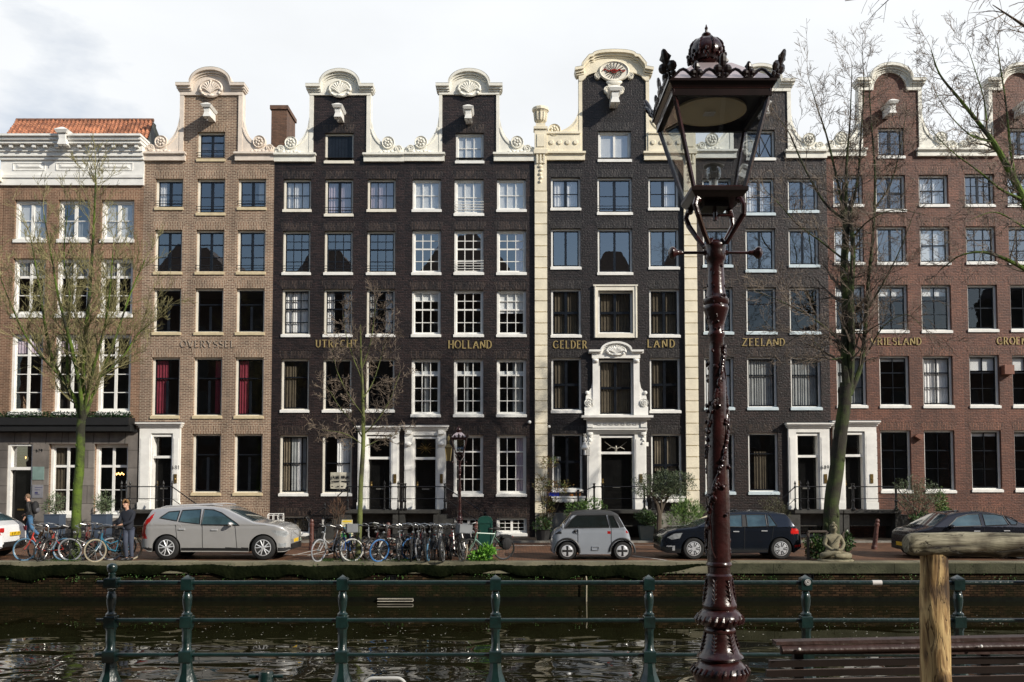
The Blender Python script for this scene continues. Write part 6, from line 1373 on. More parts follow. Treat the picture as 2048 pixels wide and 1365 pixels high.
# ------------------------------------------------------------------ bicycles
CHROME = mat('dull_chrome', (.45, .45, .44), .25, metal=.9, var=.1); SADL = mat('saddle_leather', (.02, .016, .013), .5, var=.3)
def ring(mb, c, r, t, n=28, seg=6): mb.tube([(c[0]+r*math.cos(2*math.pi*k/n), c[1], c[2]+r*math.sin(2*math.pi*k/n)) for k in range(n)], t, seg, closed=True)
def bike(label, px, Y, head, frame, tyre=None, lean=0, steer=0, basket=None, group='bicycles parked along the quay', sport=False, dz=0, zx=None):
    """local axes: x forward, wheels 0.34 m in radius on z = 0"""
    t = empty('bicycle', (0, 0, 0), label, 'bicycle', group, world=False); r = .34; wb = .56
    fm = mat('bike_'+frame[0], frame[1], .3, var=.2, coat=.4, vscale=8); tm = mat('tyre_'+tyre[0], tyre[1], .6, var=.1) if tyre else TYRE
    rw, fw = (-wb, 0, r), (wb, 0, r); bb = (-.06, 0, .29); st = (-.24, 0, .80); hd = (.34, 0, .84); hl = (.38, 0, .66)
    F = MB(); F.tube([bb, st], .018, 6); F.tube([st, (st[0]-.02, 0, .93)], .012, 6)
    if sport: F.tube([st, hd], .02, 6); F.tube([bb, hl], .024, 6)
    else: F.tube([(-.17, 0, .60), (.1, 0, .52), hl], .017, 6); F.tube([bb, (.15, 0, .36), (.36, 0, .72)], .02, 6)
    F.tube([hd, hl], .022, 6)
    for s in (.05, -.05): F.tube([bb, (rw[0], s, r)], .010, 5); F.tube([(st[0]+.03, 0, .74), (rw[0], s, r)], .009, 5)
    fr = F.build('frame', fm, t)
    cs, sn = math.cos(R(steer)), math.sin(R(steer)); px_ = .36
    def sr(p): x, y = p[0]-px_, p[1]; return (px_+x*cs-y*sn, x*sn+y*cs, p[2])
    F = MB()
    for s in (.05, -.05): F.tube([sr((.37, 0, .67)), sr((.40, s, .62)), sr((.46, s, .48)), sr((fw[0], s, r))], .011, 5)
    F.build('fork', fm, t)
    H = MB(); zt = 1.02 if not sport else .95
    H.tube([(.34, 0, .84), (.32, 0, zt)], .013, 6)
    if sport: H.tube([sr((.34, -.28, zt)), sr((.36, 0, zt)), sr((.34, .28, zt))], .013, 6)
    else: H.tube([sr(p) for p in ((.08, -.29, zt-.0), (.22, -.29, zt+.03), (.36, -.20, zt+.07), (.38, -.07, zt+.06), (.34, 0, zt+.01), (.38, .07, zt+.06), (.36, .20, zt+.07), (.22, .29, zt+.03), (.08, .29, zt))], .011, 6)
    hb = H.build('handlebar', CHROME, t)
    H = MB()
    for s in (-1, 1): H.tube([sr((.06, s*.29, zt-.0)), sr((.19, s*.29, zt+.02))] if not sport else [sr((.34, s*.28, zt)), sr((.35, s*.18, zt))], .018, 6)
    H.build('grip', PLAS, hb)
    for nm, c, stx in (('rear_wheel', rw, False), ('front_wheel', fw, True)):
        W = MB(); ring(W, c, r-.02, .023)
        S = MB(); ring(S, c, r-.045, .010, 24, 4); S.lathe([(.025, -.04), (.025, .04)], c, 8, 'y')
        for k in range(18):
            a = 2*math.pi*k/18; S.tube([(c[0], .03*(-1)**k, r), (c[0]+(r-.05)*math.cos(a), 0, r+(r-.05)*math.sin(a))], .0026, 3, cap=False)
        if stx: W.v = [sr(v) for v in W.v]; S.v = [sr(v) for v in S.v]
        wo = W.build(nm, tm, t, smooth=True); S.build('spokes', CHROME, wo)
        M_ = MB(); a0, a1 = (20, 190) if nm == 'rear_wheel' else (35, 170)
        pr = [(c[0]+(r+.025)*math.cos(R(a)), 0, r+(r+.025)*math.sin(R(a))) for a in range(a0, a1, 12)]
        for i in range(len(pr)-1):
            a, b = pr[i], pr[i+1]; M_.quad((a[0], -.028, a[2]), (b[0], -.028, b[2]), (b[0], .028, b[2]), (a[0], .028, a[2]))
        if stx: M_.v = [sr(v) for v in M_.v]
        if not sport: M_.build('mudguard', fm if frame[0] in ('black', 'teal') else PLAS, t)
    S = MB(); S.ball((-.28, 0, .96), (.15, .10, .04), seg=10, rings=6); S.ball((-.13, 0, .955), (.10, .035, .03), seg=8, rings=5); S.build('saddle', SADL, t, smooth=True)
    S = MB(); S.lathe([(.09, -.045), (.09, -.04)], bb, 14, 'y'); S.tube([(bb[0], -.07, bb[2]), (bb[0]+.1, -.08, bb[2]-.13)], .01, 5); S.tube([(bb[0], .07, bb[2]), (bb[0]-.1, .08, bb[2]+.13)], .01, 5)
    S.box(bb[0]+.05, bb[0]+.15, -.15, -.07, bb[2]-.15, bb[2]-.13); S.box(bb[0]-.15, bb[0]-.05, .07, .15, bb[2]+.13, bb[2]+.15); S.build('crank', PLAS, t)
    if not sport: S = MB(); S.prism([(rw[0]-.04, r-.05), (bb[0]+.08, r-.14), (bb[0]+.12, r-.02), (bb[0], r+.07), (rw[0], r+.05)], -.055, -.045); S.build('chain_guard', PLAS, t)
    S = MB()
    for s in (-.06, .06): S.tube([(-.30, s, .74), (-.80, s, .74)], .007, 4); S.tube([(-.72, s, .74), (rw[0], s, r)], .006, 4)
    for k in range(4): S.tube([(-.36-k*.13, -.06, .74), (-.36-k*.13, .06, .74)], .006, 4)
    S.build('rack', PLAS, t)
    S = MB(); S.ball(sr((.44, 0, .86)), (.045, .04, .04), seg=8, rings=5); S.build('headlight', CHROME, t)
    S = MB(); S.ball((-.82, 0, .70), (.015, .03, .02), seg=8, rings=4); S.build('rear_light', LAMPR, t)
    if basket:
        k, m = basket; B = MB()
        if k == 'crate':
            z0, z1 = .86, 1.10
            for (x0, x1, y0, y1) in ((.40, .42, -.2, .2), (.70, .72, -.2, .2), (.42, .70, -.2, -.18), (.42, .70, .18, .2)): B.box(x0, x1, y0, y1, z0, z1)
            B.box(.40, .72, -.2, .2, z0-.01, z0+.008)
        elif k == 'bag':
            for s in (-1, 1): B.ball((-.58, s*.13, .52), (.17, .07, .19), seg=10, rings=8)
            B.box(-.72, -.44, -.14, .14, .70, .75)
        elif k == 'lattice':
            def bar(p, q): B.tube([p, q], .012, 4)
            for s in (-.25, .25):
                for z in (.75, .98, 1.22): bar((.45, s, z), (.95, s, z))
                for x in (.45, .62, .78, .95): bar((x, s, .75), (x, s, 1.22))
            for z in (.75, .98, 1.22):
                for x in (.45, .95): bar((x, -.25, z), (x, .25, z))
            B.box(.43, .97, -.27, .27, .70, .74)
        B.build({'crate': 'crate', 'bag': 'pannier', 'lattice': 'front_carrier'}[k], m, t)
    y = Y; x = at(px, 1110, Y).x if zx is None else zx
    t.location = (x, y, dz); t.rotation_euler = (R(lean), 0, R(head)); return t
K_ = ('black', (.012, .012, .012)); RED = ('red', (.45, .03, .015)); TEAL = ('teal', (.03, .14, .22)); BLU = ('blue', (.008, .07, .26)); GRN = ('sage', (.16, .27, .21)); GREY = ('grey', (.22, .22, .22)); MAR = ('maroon', (.12, .02, .02)); SIL = ('silver', (.42, .42, .42)); WHB = ('white', (.6, .58, .52))
TB = ('skyblue', (.09, .20, .31)); TW = ('white', (.6, .6, .56)); TC = ('cream', (.30, .26, .18)); TS = ('greyed', (.30, .31, .33))
GREYC = mat('grey_crate', (.16, .17, .18), .6); BAGM = mat('black_canvas', (.012, .012, .013), .8, var=.3)
bike('red-orange bicycle with sky blue front tyre, leftmost beside the white car', 88, 27.05, 186, RED, TB, lean=6)
bike('black bicycle seen end-on just right of the red-orange one', 105, 27.3, 262, K_, None, lean=-5)
bike('dark grey bicycle with low handlebar leaning on the left mossy trunk', 127, 27.5, 250, GREY, None, lean=-7)
bike('black bicycle with silvery front tyre turned to the canal, right of the mossy trunk', 181, 27.1, 205, K_, TS, lean=-6, steer=-18)
bike('dark maroon bicycle behind the one with the silvery front tyre', 197, 27.6, 235, MAR, None, lean=6)
bike('teal bicycle with cream tyres held by the standing man', 228, 27.05, 232, TEAL, TC, lean=4, group=None)
bike('black bicycle parked against the rails beyond the silver estate car', 490, 33.0, 250, K_, None, lean=5)
bike('white bicycle with white lattice front carrier seen over the silver car bonnet', 508, 31.0, 10, WHB, None, basket=('lattice', WH), lean=4)
bike('silver-framed bicycle at the left end of the middle group, by the brown hoop', 660, 27.2, 243, SIL, TS, lean=-5)
bike('bright blue bicycle seen end-on beside the slim green tree', 701, 27.3, 262, BLU, None, lean=7)
bike('black bicycle with white front tyre and grey crate, right of the slim tree', 742, 27.0, 198, K_, TW, lean=5, steer=-14, basket=('crate', GREYC))
bike('dark maroon bicycle with swept handlebar next to the white-tyred one', 765, 27.5, 240, MAR, None, lean=-6)
bike('black bicycle with royal blue front tyre, angled towards the canal', 789, 27.1, 222, K_, ('royal', (.02, .12, .32)), lean=-6)
bike('silver-grey bicycle with high chrome handlebar, first of the front-on row', 806, 27.4, 266, GREY, None, lean=3)
bike('black bicycle with low saddle, second of the front-on row', 825, 27.3, 272, K_, None, lean=-3)
bike('dark bicycle with sky blue front tyre, fourth of the front-on row', 861, 27.45, 268, K_, TB, lean=-2)
bike('grey bicycle with thin tyres, third of the front-on row', 845, 27.6, 264, GREY, TS, lean=4)
bike('tall black bicycle with widest chrome handlebar, fifth of the front-on row', 884, 27.4, 270, SIL, None, lean=2)
bike('maroon bicycle tucked behind the fifth front-on bicycle', 900, 27.7, 276, MAR, None, lean=-4)
bike('dark bicycle with a grey front crate beside the far lamp post', 909, 27.2, 296, GREY, TC, lean=-4, basket=('crate', GREYC))
bike('black bicycle standing behind the far lamp post base', 934, 27.9, 300, K_, None, lean=5)
bike('sage green sports bicycle with black panniers leaning on the green cabinet', 972, 27.2, 203, GRN, None, lean=-8, sport=True, basket=('bag', BAGM))
for px, Y, hd_, ln_, lab, c_ in ((815, 27.8, 262, 5, 'black bicycle squeezed between the first and second front-on bicycles', K_), (838, 27.9, 270, -5, 'maroon bicycle at the back, between the second and third front-on bicycles', MAR),
    (853, 27.15, 274, 3, 'black bicycle in front, between the third and fourth front-on bicycles', K_), (872, 27.8, 266, -4, 'grey bicycle at the back, between the fourth and fifth front-on bicycles', GREY), (893, 27.1, 264, 4, 'black bicycle in front, right of the fifth front-on bicycle', K_),
    (112, 27.8, 240, 5, 'black bicycle behind the two end-on ones left of the mossy trunk', K_), (210, 27.9, 215, -5, 'black bicycle behind the teal bicycle', K_), (752, 28.1, 250, 5, 'grey bicycle behind the grey crate, at the stoop side', GREY)):
    bike(lab, px, Y, hd_, c_, None, lean=ln_)
# ------------------------------------------------------------------ bollards, hoops, cabinet, signs
BOLM = mat('red_brown_iron', (.085, .030, .022), .5, var=.3, vscale=6)
for px, Y, lab, tilt in ((175, 28.6, 'red-brown bollard between the mossy trunk and the standing man', 0), (623, 31.3, 'red-brown bollard between the silver car nose and the first hoop', 0), (1748, 31.6, 'red-brown leaning bollard right of the stone statue', 8), (776, 28.8, 'red-brown bollard behind the maroon bicycle with swept handlebar', 0), (952, 29.5, 'red-brown bollard left of the green cabinet', 0)):
    t = empty('bollard', (at(px, 1090, Y).x, Y, 0), lab, 'bollard', 'red-brown iron bollards', world=False)
    B = MB(); B.lathe([(.10, 0), (.10, .10), (.085, .13), (.07, .80), (.085, .82), (.085, .88), (.06, .92), (.075, .98), (.055, 1.04), (.005, 1.06)], (0, 0, 0), 10); B.build('post', BOLM, t)
    B = MB()
    for k in range(3):
        z = .30+.12*k
        for s in (1, -1): B.tube([(-.025*s, -.092, z-.03), (.025*s, -.092, z+.03)], .008, 4)
    B.build('saint_andrew_crosses', BOLM, t); t.rotation_euler = (0, R(tilt), 0)
for px, lab in ((92, 'brown iron bicycle hoop left of the left mossy trunk'), (683, 'brown iron bicycle hoop beside the slim green tree')):
    B = MB(); p = at(px, 1100, 27.6); B.tube([(p.x-.2, 27.6, 0), (p.x-.2, 27.6, .70), (p.x-.13, 27.6, .84), (p.x, 27.6, .90), (p.x+.13, 27.6, .84), (p.x+.2, 27.6, .70), (p.x+.2, 27.6, 0)], .055, 9)
    B.ball((p.x, 27.6, .93), (.09, .07, .05)); tag(B.build('bicycle_hoop', mat('brown_hoop', (.085, .045, .025), .55, var=.3), smooth=True), lab, 'bike rack', 'brown iron bicycle hoops')
a, b = at(956, 1100, 28.2), at(985, 1100, 28.2); z1 = at(956, 1034, 28.2).z; w_ = (b.x-a.x)/2; cx = (a.x+b.x)/2
t = empty('street_cabinet', (cx, 28.2, 0), 'dark green street cabinet with rounded top behind the sage green bicycle', 'cabinet')
B = MB(); B.prism([(cx-w_, 0), (cx+w_, 0), (cx+w_, z1-.12), (cx+w_*.8, z1-.02), (cx+w_*.4, z1+.02), (cx-w_*.4, z1+.02), (cx-w_*.8, z1-.02), (cx-w_, z1-.12)], 28.05, 28.35); B.build('housing', mat('cabinet_green', (.012, .055, .042), .35, var=.2), t)
B = MB(); B.strip([(cx-w_*.82, .12), (cx+w_*.82, .12), (cx+w_*.82, z1-.2), (cx-w_*.82, z1-.2), (cx-w_*.82, .121)], .012, 28.035, 28.05); B.box(cx+w_*.6, cx+w_*.7, 28.02, 28.05, .8, .95); B.build('cabinet_door', mat('cabinet_green_dark', (.008, .035, .028), .4), t)
p0, p1 = at(683, 1076, 33), at(705, 1040, 33); t = empty('poster_board', (p0.x, 33, 0), 'yellow and green A-frame poster board behind the slim green tree', 'poster board')
B = MB(); B.add([(p0.x, 32.8, p0.z), (p1.x, 32.8, p0.z), (p1.x, 33.0, p1.z), (p0.x, 33.0, p1.z), (p0.x, 33.2, p0.z), (p1.x, 33.2, p0.z)], [(0, 1, 2, 3), (4, 3, 2, 5), (0, 3, 4), (1, 5, 2)]); 
for x in (p0.x+.02, p1.x-.02): B.tube([(x, 32.78, 0), (x, 33, p1.z)], .015, 4); B.tube([(x, 33.22, 0), (x, 33, p1.z)], .015, 4)
B.build('board', mat('poster_cream', (.5, .42, .14), .5, vscale=5, col2=(.55, .56, .5)), t)
B = MB(); wx, hz = p1.x-p0.x, p1.z-p0.z
def onp(u, v, d=.004): return (p0.x+wx*u, 32.8+.2*v-d, p0.z+hz*v)
for (u0, u1, v0, v1, m) in ((.05, .95, .03, .25, 0), (.1, .9, .32, .42, 1), (.1, .45, .5, .62, 1), (.05, .95, .86, .96, 2)): B.add([onp(u0, v0), onp(u1, v0), onp(u1, v1), onp(u0, v1)], [(0, 1, 2, 3)], m)
B.build('poster_print', [mat('poster_green', (.03, .28, .06), .5), mat('poster_blue', (.10, .2, .25), .5), mat('poster_yellow', (.6, .42, .03), .5)], t)
# ------------------------------------------------------------------ bodies grown from a skeleton
def grown(name, verts, edges, rad, m, parent, sub=2, root=0):
    me = bpy.data.meshes.new(name); me.from_pydata(verts, edges, []); o = bpy.data.objects.new(name, me); COL.objects.link(o)
    md = o.modifiers.new('s', 'SKIN'); md.use_smooth_shade = True
    for i, sv in enumerate(me.skin_vertices[0].data):
        r = rad[i]; sv.radius = (r, r) if not isinstance(r, tuple) else r; sv.use_root = (i == root)
    o.modifiers.new('u', 'SUBSURF').levels = sub
    bpy.context.view_layer.update(); dg = bpy.context.evaluated_depsgraph_get(); nm = bpy.data.meshes.new_from_object(o.evaluated_get(dg)); o.modifiers.clear(); o.data = nm; nm.materials.clear(); nm.materials.append(m); nm.name = name
    nm.polygons.foreach_set('use_smooth', [True]*len(nm.polygons)); o.parent = parent; return o
SKIN = mat('skin_tone', (.50, .29, .20), .5, var=.06)
def person(label, loc, J, cj, ct, hairm, hair='short', face=0, shoes=PLAS, scale=1.0, hood=False):
    """J: joint positions; x right, y away, z up"""
    t = empty('person', loc, label, 'person', None, world=False)
    ks = ['pel', 'spi', 'che', 'nek', 'hd0', 'hd1', 'shL', 'elL', 'wrL', 'haL', 'shR', 'elR', 'wrR', 'haR', 'hiL', 'knL', 'anL', 'toL', 'hiR', 'knR', 'anR', 'toR']
    rr = dict(pel=.105, spi=.10, che=.115, nek=.052, hd0=.082, hd1=.080, shL=.052, elL=.040, wrL=.028, haL=.034, shR=.052, elR=.040, wrR=.028, haR=.034, hiL=.085, knL=.055, anL=.030, toL=.016, hiR=.085, knR=.055, anR=.030, toR=.016)
    E = [('pel', 'spi'), ('spi', 'che'), ('che', 'nek'), ('nek', 'hd0'), ('hd0', 'hd1')]+[(a+s, b+s) for s in 'LR' for a, b in (('sh', 'el'), ('el', 'wr'), ('wr', 'ha'), ('hi', 'kn'), ('kn', 'an'), ('an', 'to'))]+[('che', 'shL'), ('che', 'shR'), ('pel', 'hiL'), ('pel', 'hiR')]
    ix = {k: i for i, k in enumerate(ks)}
    V = [tuple(J[k]) for k in ks]; rad = [rr[k] for k in ks]; ed = [(ix[a], ix[b]) for a, b in E]
    for s in 'LR':          # five separate fingers, slightly curled, and a thumb from the side of the palm
        w0, h0 = Vector(J['wr'+s]), Vector(J['ha'+s]); d = (h0-w0).normalized(); side = d.cross(Vector((0, 0, 1))); side = side.normalized() if side.length > .1 else Vector((0, 1, 0)); nrm = side.cross(d)
        for q in range(4):
            p = h0+side*(.022*(q-1.5)); L_ = (.055, .066, .062, .045)[q]; i = len(V); V += [tuple(p+d*.02), tuple(p+d*(.02+L_*.5)-nrm*.006), tuple(p+d*(.02+L_*.85)-nrm*.024)]; rad += [.009, .008, .007]; ed += [(ix['ha'+s], i), (i, i+1), (i+1, i+2)]
        i = len(V); V += [tuple(w0+d*.03+side*.03), tuple(w0+d*.065+side*.05-nrm*.01)]; rad += [.011, .009]; ed += [(ix['wr'+s], i), (i, i+1)]
    grown('body', V, ed, rad, SKIN, t)
    def sub(nm, keys, es, add, m, extra=None):
        im = {k: i for i, k in enumerate(keys)}; vv = [tuple(J[k]) for k in keys]; r_ = [rr[k]+(add.get(k, add['*'])) for k in keys]
        return grown(nm, vv, [(im[a], im[b]) for a, b in es], r_, m, t)
    J['hem'] = Vector(J['pel'])-Vector((0, 0, .10)); rr['hem'] = .10
    sub('jacket', ['hem', 'pel', 'spi', 'che', 'shL', 'elL', 'wrL', 'shR', 'elR', 'wrR', 'nek'], [('hem', 'pel'), ('pel', 'spi'), ('spi', 'che'), ('che', 'nek')]+[('che', 'sh'+s) for s in 'LR']+[(a+s, b+s) for s in 'LR' for a, b in (('sh', 'el'), ('el', 'wr'))], {'*': .020, 'hem': .055, 'pel': .05, 'spi': .045, 'che': .04, 'nek': .012, 'wrL': .014, 'wrR': .014}, cj)
    sub('trousers', ['pel', 'hiL', 'knL', 'anL', 'hiR', 'knR', 'anR'], [('pel', 'hiL'), ('pel', 'hiR')]+[(a+s, b+s) for s in 'LR' for a, b in (('hi', 'kn'), ('kn', 'an'))], {'*': .022, 'pel': .0}, ct)
    for s in 'LR':
        a, b = Vector(J['an'+s]), Vector(J['to'+s]); d = (b-a); S = MB(); q = Vector((d.x, d.y, 0)).normalized().to_track_quat('X', 'Z').to_matrix()
        S.ball(a*.45+b*.55+Vector((0, 0, -.01)), (.15, .052, .05), seg=12, rings=8, rot=q); S.build('shoe', shoes, t, smooth=True)
    h = Vector(J['hd1'])*.6+Vector(J['hd0'])*.4; fd = Vector((math.cos(R(face)), math.sin(R(face)), 0)); sd_ = Vector((-fd.y, fd.x, 0)); q = fd.to_track_quat('X', 'Z').to_matrix()
    H_ = MB(); rng = random.Random(3)
    if hair == 'curly':
        for k in range(60):
            v = Vector((rng.gauss(-.3, 1), rng.gauss(0, 1), rng.gauss(.7, .8))).normalized()
            if v.x > .45 and v.z < .55: continue
            H_.ball(h+q @ Vector((v.x*.095, v.y*.09, v.z*.115+.015)), .026, seg=6, rings=4)
    else: H_.ball(h+q @ Vector((-.012, 0, .022)), (.098, .086, .108), seg=14, rings=10, rot=q)
    H_.build('hair', hairm, t, smooth=True)
    F = MB(); F.ball(h+fd*.098+Vector((0, 0, -.012)), (.018, .013, .024), seg=8, rings=5, rot=q)
    for s in (1, -1): F.ball(h+sd_*s*.086+Vector((0, 0, -.01)), (.02, .012, .03), seg=8, rings=5, rot=q)
    F.ball(h+fd*.03+Vector((0, 0, -.075)), (.06, .055, .045), seg=10, rings=6, rot=q)
    F.build('face', SKIN, t, smooth=True)
    F = MB()
    for s in (1, -1): F.ball(h+fd*.083+sd_*s*.032+Vector((0, 0, .008)), (.005, .011, .005), seg=6, rings=4, rot=q)
    F.ball(h+fd*.085+Vector((0, 0, -.058)), (.008, .022, .006), seg=6, rings=4, rot=q); F.build('eyes_and_mouth', mat('dark_features', (.05, .02, .015), .4), t)
    t.scale = (scale,)*3
    return t
p = at(256, 1110, 27.15)
person('man in a navy jumper and grey trousers standing with a teal bicycle', (p.x, 27.15, 0), dict(
    pel=(0, 0, .98), spi=(-.01, 0, 1.12), che=(-.02, -.02, 1.36), nek=(-.045, -.03, 1.53), hd0=(-.075, -.05, 1.63), hd1=(-.08, -.06, 1.72),
    shL=(.15, .0, 1.42), elL=(.12, -.14, 1.16), wrL=(-.10, -.20, 1.08), haL=(-.17, -.21, 1.07), shR=(-.19, .0, 1.40), elR=(-.25, -.10, 1.14), wrR=(-.33, -.05, 1.06), haR=(-.40, -.04, 1.05),
    hiL=(.08, .02, .92), knL=(.09, -.02, .50), anL=(.10, .04, .09), toL=(.06, -.12, .045), hiR=(-.07, -.02, .92), knR=(-.05, -.07, .50), anR=(-.03, -.02, .09), toR=(-.10, -.16, .045)),
    mat('navy_jumper', (.010, .013, .022), .85, var=.3), mat('blue_grey_trousers', (.045, .055, .085), .8, var=.2), mat('curly_fair_hair', (.22, .12, .05), .7, var=.4, vscale=30), 'curly', face=-105)
p = at(60, 1080, 34.6)
person('man in a black jacket and blue jeans walking left past the stone front', (p.x, 34.6, .07), dict(
    pel=(0, 0, .96), spi=(-.01, 0, 1.10), che=(-.05, 0, 1.35), nek=(-.09, 0, 1.51), hd0=(-.135, 0, 1.61), hd1=(-.145, 0, 1.70),
    shL=(-.05, -.17, 1.41), elL=(.05, -.20, 1.13), wrL=(-.09, -.21, .93), haL=(-.13, -.21, .87), shR=(-.05, .17, 1.41), elR=(-.12, .20, 1.15), wrR=(-.30, .18, 1.02), haR=(-.36, .17, .99),
    hiL=(.01, -.08, .91), knL=(.10, -.09, .50), anL=(.38, -.09, .24), toL=(.37, -.09, .10), hiR=(-.02, .08, .91), knR=(-.16, .08, .50), anR=(-.13, .08, .09), toR=(-.29, .08, .05)),
    mat('black_jacket', (.010, .010, .011), .7, var=.3), mat('blue_jeans', (.05, .13, .24), .85, var=.25, vscale=6), mat('cropped_hair', (.16, .10, .06), .8), 'short', face=180, shoes=mat('blue_grey_shoe', (.12, .16, .22), .7))
t = empty('backpack', (p.x+.17, 34.6, 1.34), 'black and grey backpack worn by the walking man', 'backpack', None, world=False)
B = MB(); B.ball((0, 0, 0), (.13, .16, .25), seg=14, rings=10); B.build('main_bag', BAGM, t, smooth=True); B = MB(); B.ball((.08, 0, -.09), (.07, .12, .12), seg=12, rings=8); B.build('front_pocket', mat('grey_pocket', (.09, .09, .10), .8), t, smooth=True)
B = MB()
for s in (-.12, .12): B.tube([(-.03, s, .20), (-.20, s, .16), (-.27, s, 0), (-.12, s, -.18)], .018, 5)
B.build('strap', BAGM, t)
# seated stone statue on the quay edge
STN = mat('weathered_sandstone', (.13, .115, .07), .9, vscale=5, col2=(.27, .24, .16), bump=.6, bscale=40)
p = at(1668, 1112, 27.0); t = empty('stone_statue', (p.x, 27.0, .05), 'weathered stone figure sitting cross-legged on the quay edge', 'statue', None, world=False)
V = [(0, .05, .24), (0, .04, .42), (0, .03, .62), (0, .02, .76), (0, -.01, .86), (0, -.02, .95), (0, 0, 1.03),
     (.20, .03, .66), (.29, -.02, .44), (.14, -.22, .30), (.03, -.27, .30), (-.20, .03, .66), (-.29, -.02, .44), (-.14, -.22, .30), (-.03, -.27, .30),
     (.20, -.02, .14), (.44, -.16, .12), (.10, -.34, .13), (-.12, -.36, .14), (-.20, -.02, .14), (-.44, -.16, .12), (-.10, -.30, .22), (.10, -.30, .22)]
E = [(0, 1), (1, 2), (2, 3), (3, 4), (4, 5), (5, 6), (2, 7), (7, 8), (8, 9), (9, 10), (2, 11), (11, 12), (12, 13), (13, 14), (0, 15), (15, 16), (16, 17), (17, 18), (0, 19), (19, 20), (20, 21), (21, 22)]
grown('figure', V, E, [.20, .15, .17, .06, .10, .095, .045, .085, .062, .045, .04, .085, .062, .045, .04, .12, .095, .075, .06, .12, .095, .075, .06], STN, t)
B = MB(); B.lathe([(.52, 0), (.54, .03), (.50, .07), (.01, .08)], (0, -.10, -.05), 20); B.v = [(v[0], v[1]*.7-.03, v[2]) for v in B.v]; B.build('base', STN, t)
B = MB()
for k in range(70):
    a = k*2.4; z = k/70; rr_ = .105*math.sqrt(max(0, 1-(z*.9)**2)); 
    if math.sin(a) < -.3 and z < .45: continue
    B.ball((rr_*math.cos(a), -.01+rr_*math.sin(a), .94+z*.10), .018, seg=5, rings=4)
B.ball((0, 0, 1.07), (.05, .05, .045)); B.build('curled_hair', STN, t)
B = MB(); B.ball((0, -.12, .895), (.015, .02, .026), seg=8, rings=5); B.ball((0, -.105, .86), (.03, .012, .009), seg=8, rings=4)
for s in (1, -1): B.ball((s*.037, -.10, .915), (.022, .012, .007), seg=8, rings=4); B.ball((s*.105, .0, .87), (.015, .02, .05), seg=6, rings=5); B.tube([(s*.06, -.10, .935), (s*.03, -.118, .945), (s*.012, -.12, .925)], .006, 4)
B.build('face', STN, t); B = MB(); B.tube([(.17, -.09, .72), (.05, -.165, .56), (-.10, -.17, .42), (-.18, -.10, .34)], .014, 5); B.lathe([(.06, 0), (.08, .05), (.05, .05), (.01, .03)], (0, -.30, .30), 12); B.build('robe_fold', STN, t)
# ------------------------------------------------------------------ the crowned lamp post
OX = mat('oxblood_gloss_paint', (.026, .0065, .006), .27, var=.45, vscale=14, bump=.12, bscale=45, coat=.35)
OXD = mat('dark_lantern_paint', (.010, .004, .004), .3, var=.3, vscale=14, coat=.3)
LG = glass('lantern_glass', (.90, .93, .95), .10, .0, 0)
PINKR = mat('sky_sheen_roof', (.62, .52, .53), .3, metal=.6, var=.1)  # pale pink colour stands in for sky reflected off the lantern roof
YL = 4.5; LX = at(1433, 700, YL).x; G0 = GN
def lz(py): return at(1435, py, YL).z-G0
def lr(h): return h/FPX*YL
lamp = empty('street_lamp', (LX, YL, G0), 'oxblood crowned street lamp with square lantern, huge in the foreground', 'street lamp', 'crowned street lamps', world=False)
A = [(1365, 48), (1349, 55), (1344, 56.5), (1338, 54), (1330, 48), (1323, 42), (1320, 37), (1316, 43), (1313, 46), (1309, 44), (1304, 38), (1290, 33), (1276, 30), (1266, 28), (1262, 31), (1258, 31), (1254, 28), (1250, 36), (1242, 45), (1235, 46), (1229, 43), (1222, 37), (1218, 31), (1214, 34), (1209, 34), (1203, 31), (1190, 28), (1175, 26), (1160, 25), (1155, 26), (1151, 26), (1147, 22), (1134, 22), (1131, 25), (1127, 25), (1124, 23)]
B = MB(); B.lathe([(.17, 0), (.17, .25), (.155, .28), (.15, .55), (.165, .60), (.165, .66), (.13, .72)]+[(lr(h), lz(p)) for p, h in A], (0, 0, 0), 28); B.build('base', OX, lamp, smooth=True)
A = [(1124, 22.5), (1000, 22), (900, 20.3), (800, 18), (700, 15.5), (676, 14), (672, 17), (667, 17), (664, 15), (650, 16), (635, 20), (626, 23), (622, 24), (619, 25.5), (615, 25.5), (611, 23), (607, 26), (600, 26), (596, 22), (590, 20), (583, 18.5), (540, 16.5), (525, 16.5), (521, 19), (516, 21), (505, 20.5), (498, 20), (494, 21.5), (489, 21), (483, 16)]
B = MB(); B.lathe([(lr(h), lz(p)) for p, h in A], (0, 0, 0), 28); B.build('pole', OX, lamp, smooth=True)
rng = random.Random(14); B = MB()
# raised vine winding round the pole, acanthus on the foot
def onpole(a, py, d=0): r = lr(lerp([(p, h) for p, h in reversed(A)], py))+d; return Vector((r*math.cos(a), r*math.sin(a), lz(py)))
for v0, dr in ((0.2, 1), (2.4, 1), (4.4, -1)):
    pp = [onpole(v0+dr*(1115-py)*.013+.25*math.sin(py*.05), py, .002) for py in range(1115, 690, -6)]; B.tube(pp, .0035, 5)
for k in range(230):
    py = rng.uniform(690, 1110); a = rng.uniform(0, 6.28) if k % 5 == 0 else rng.choice((0.2, 2.4))+(1115-py)*.013; c = onpole(a, py, .007); s = rng.uniform(.009, .018)
    q = Matrix.Rotation(a, 3, 'Z') @ Matrix.Rotation(rng.uniform(-1, 1), 3, 'X'); B.ball(c, (.008, s*.6, s), seg=8, rings=5, rot=q)
    if k % 2: B.tube([c, onpole(a+.25, py-6, .006), onpole(a+.4, py-2, .004)], .0022, 4)
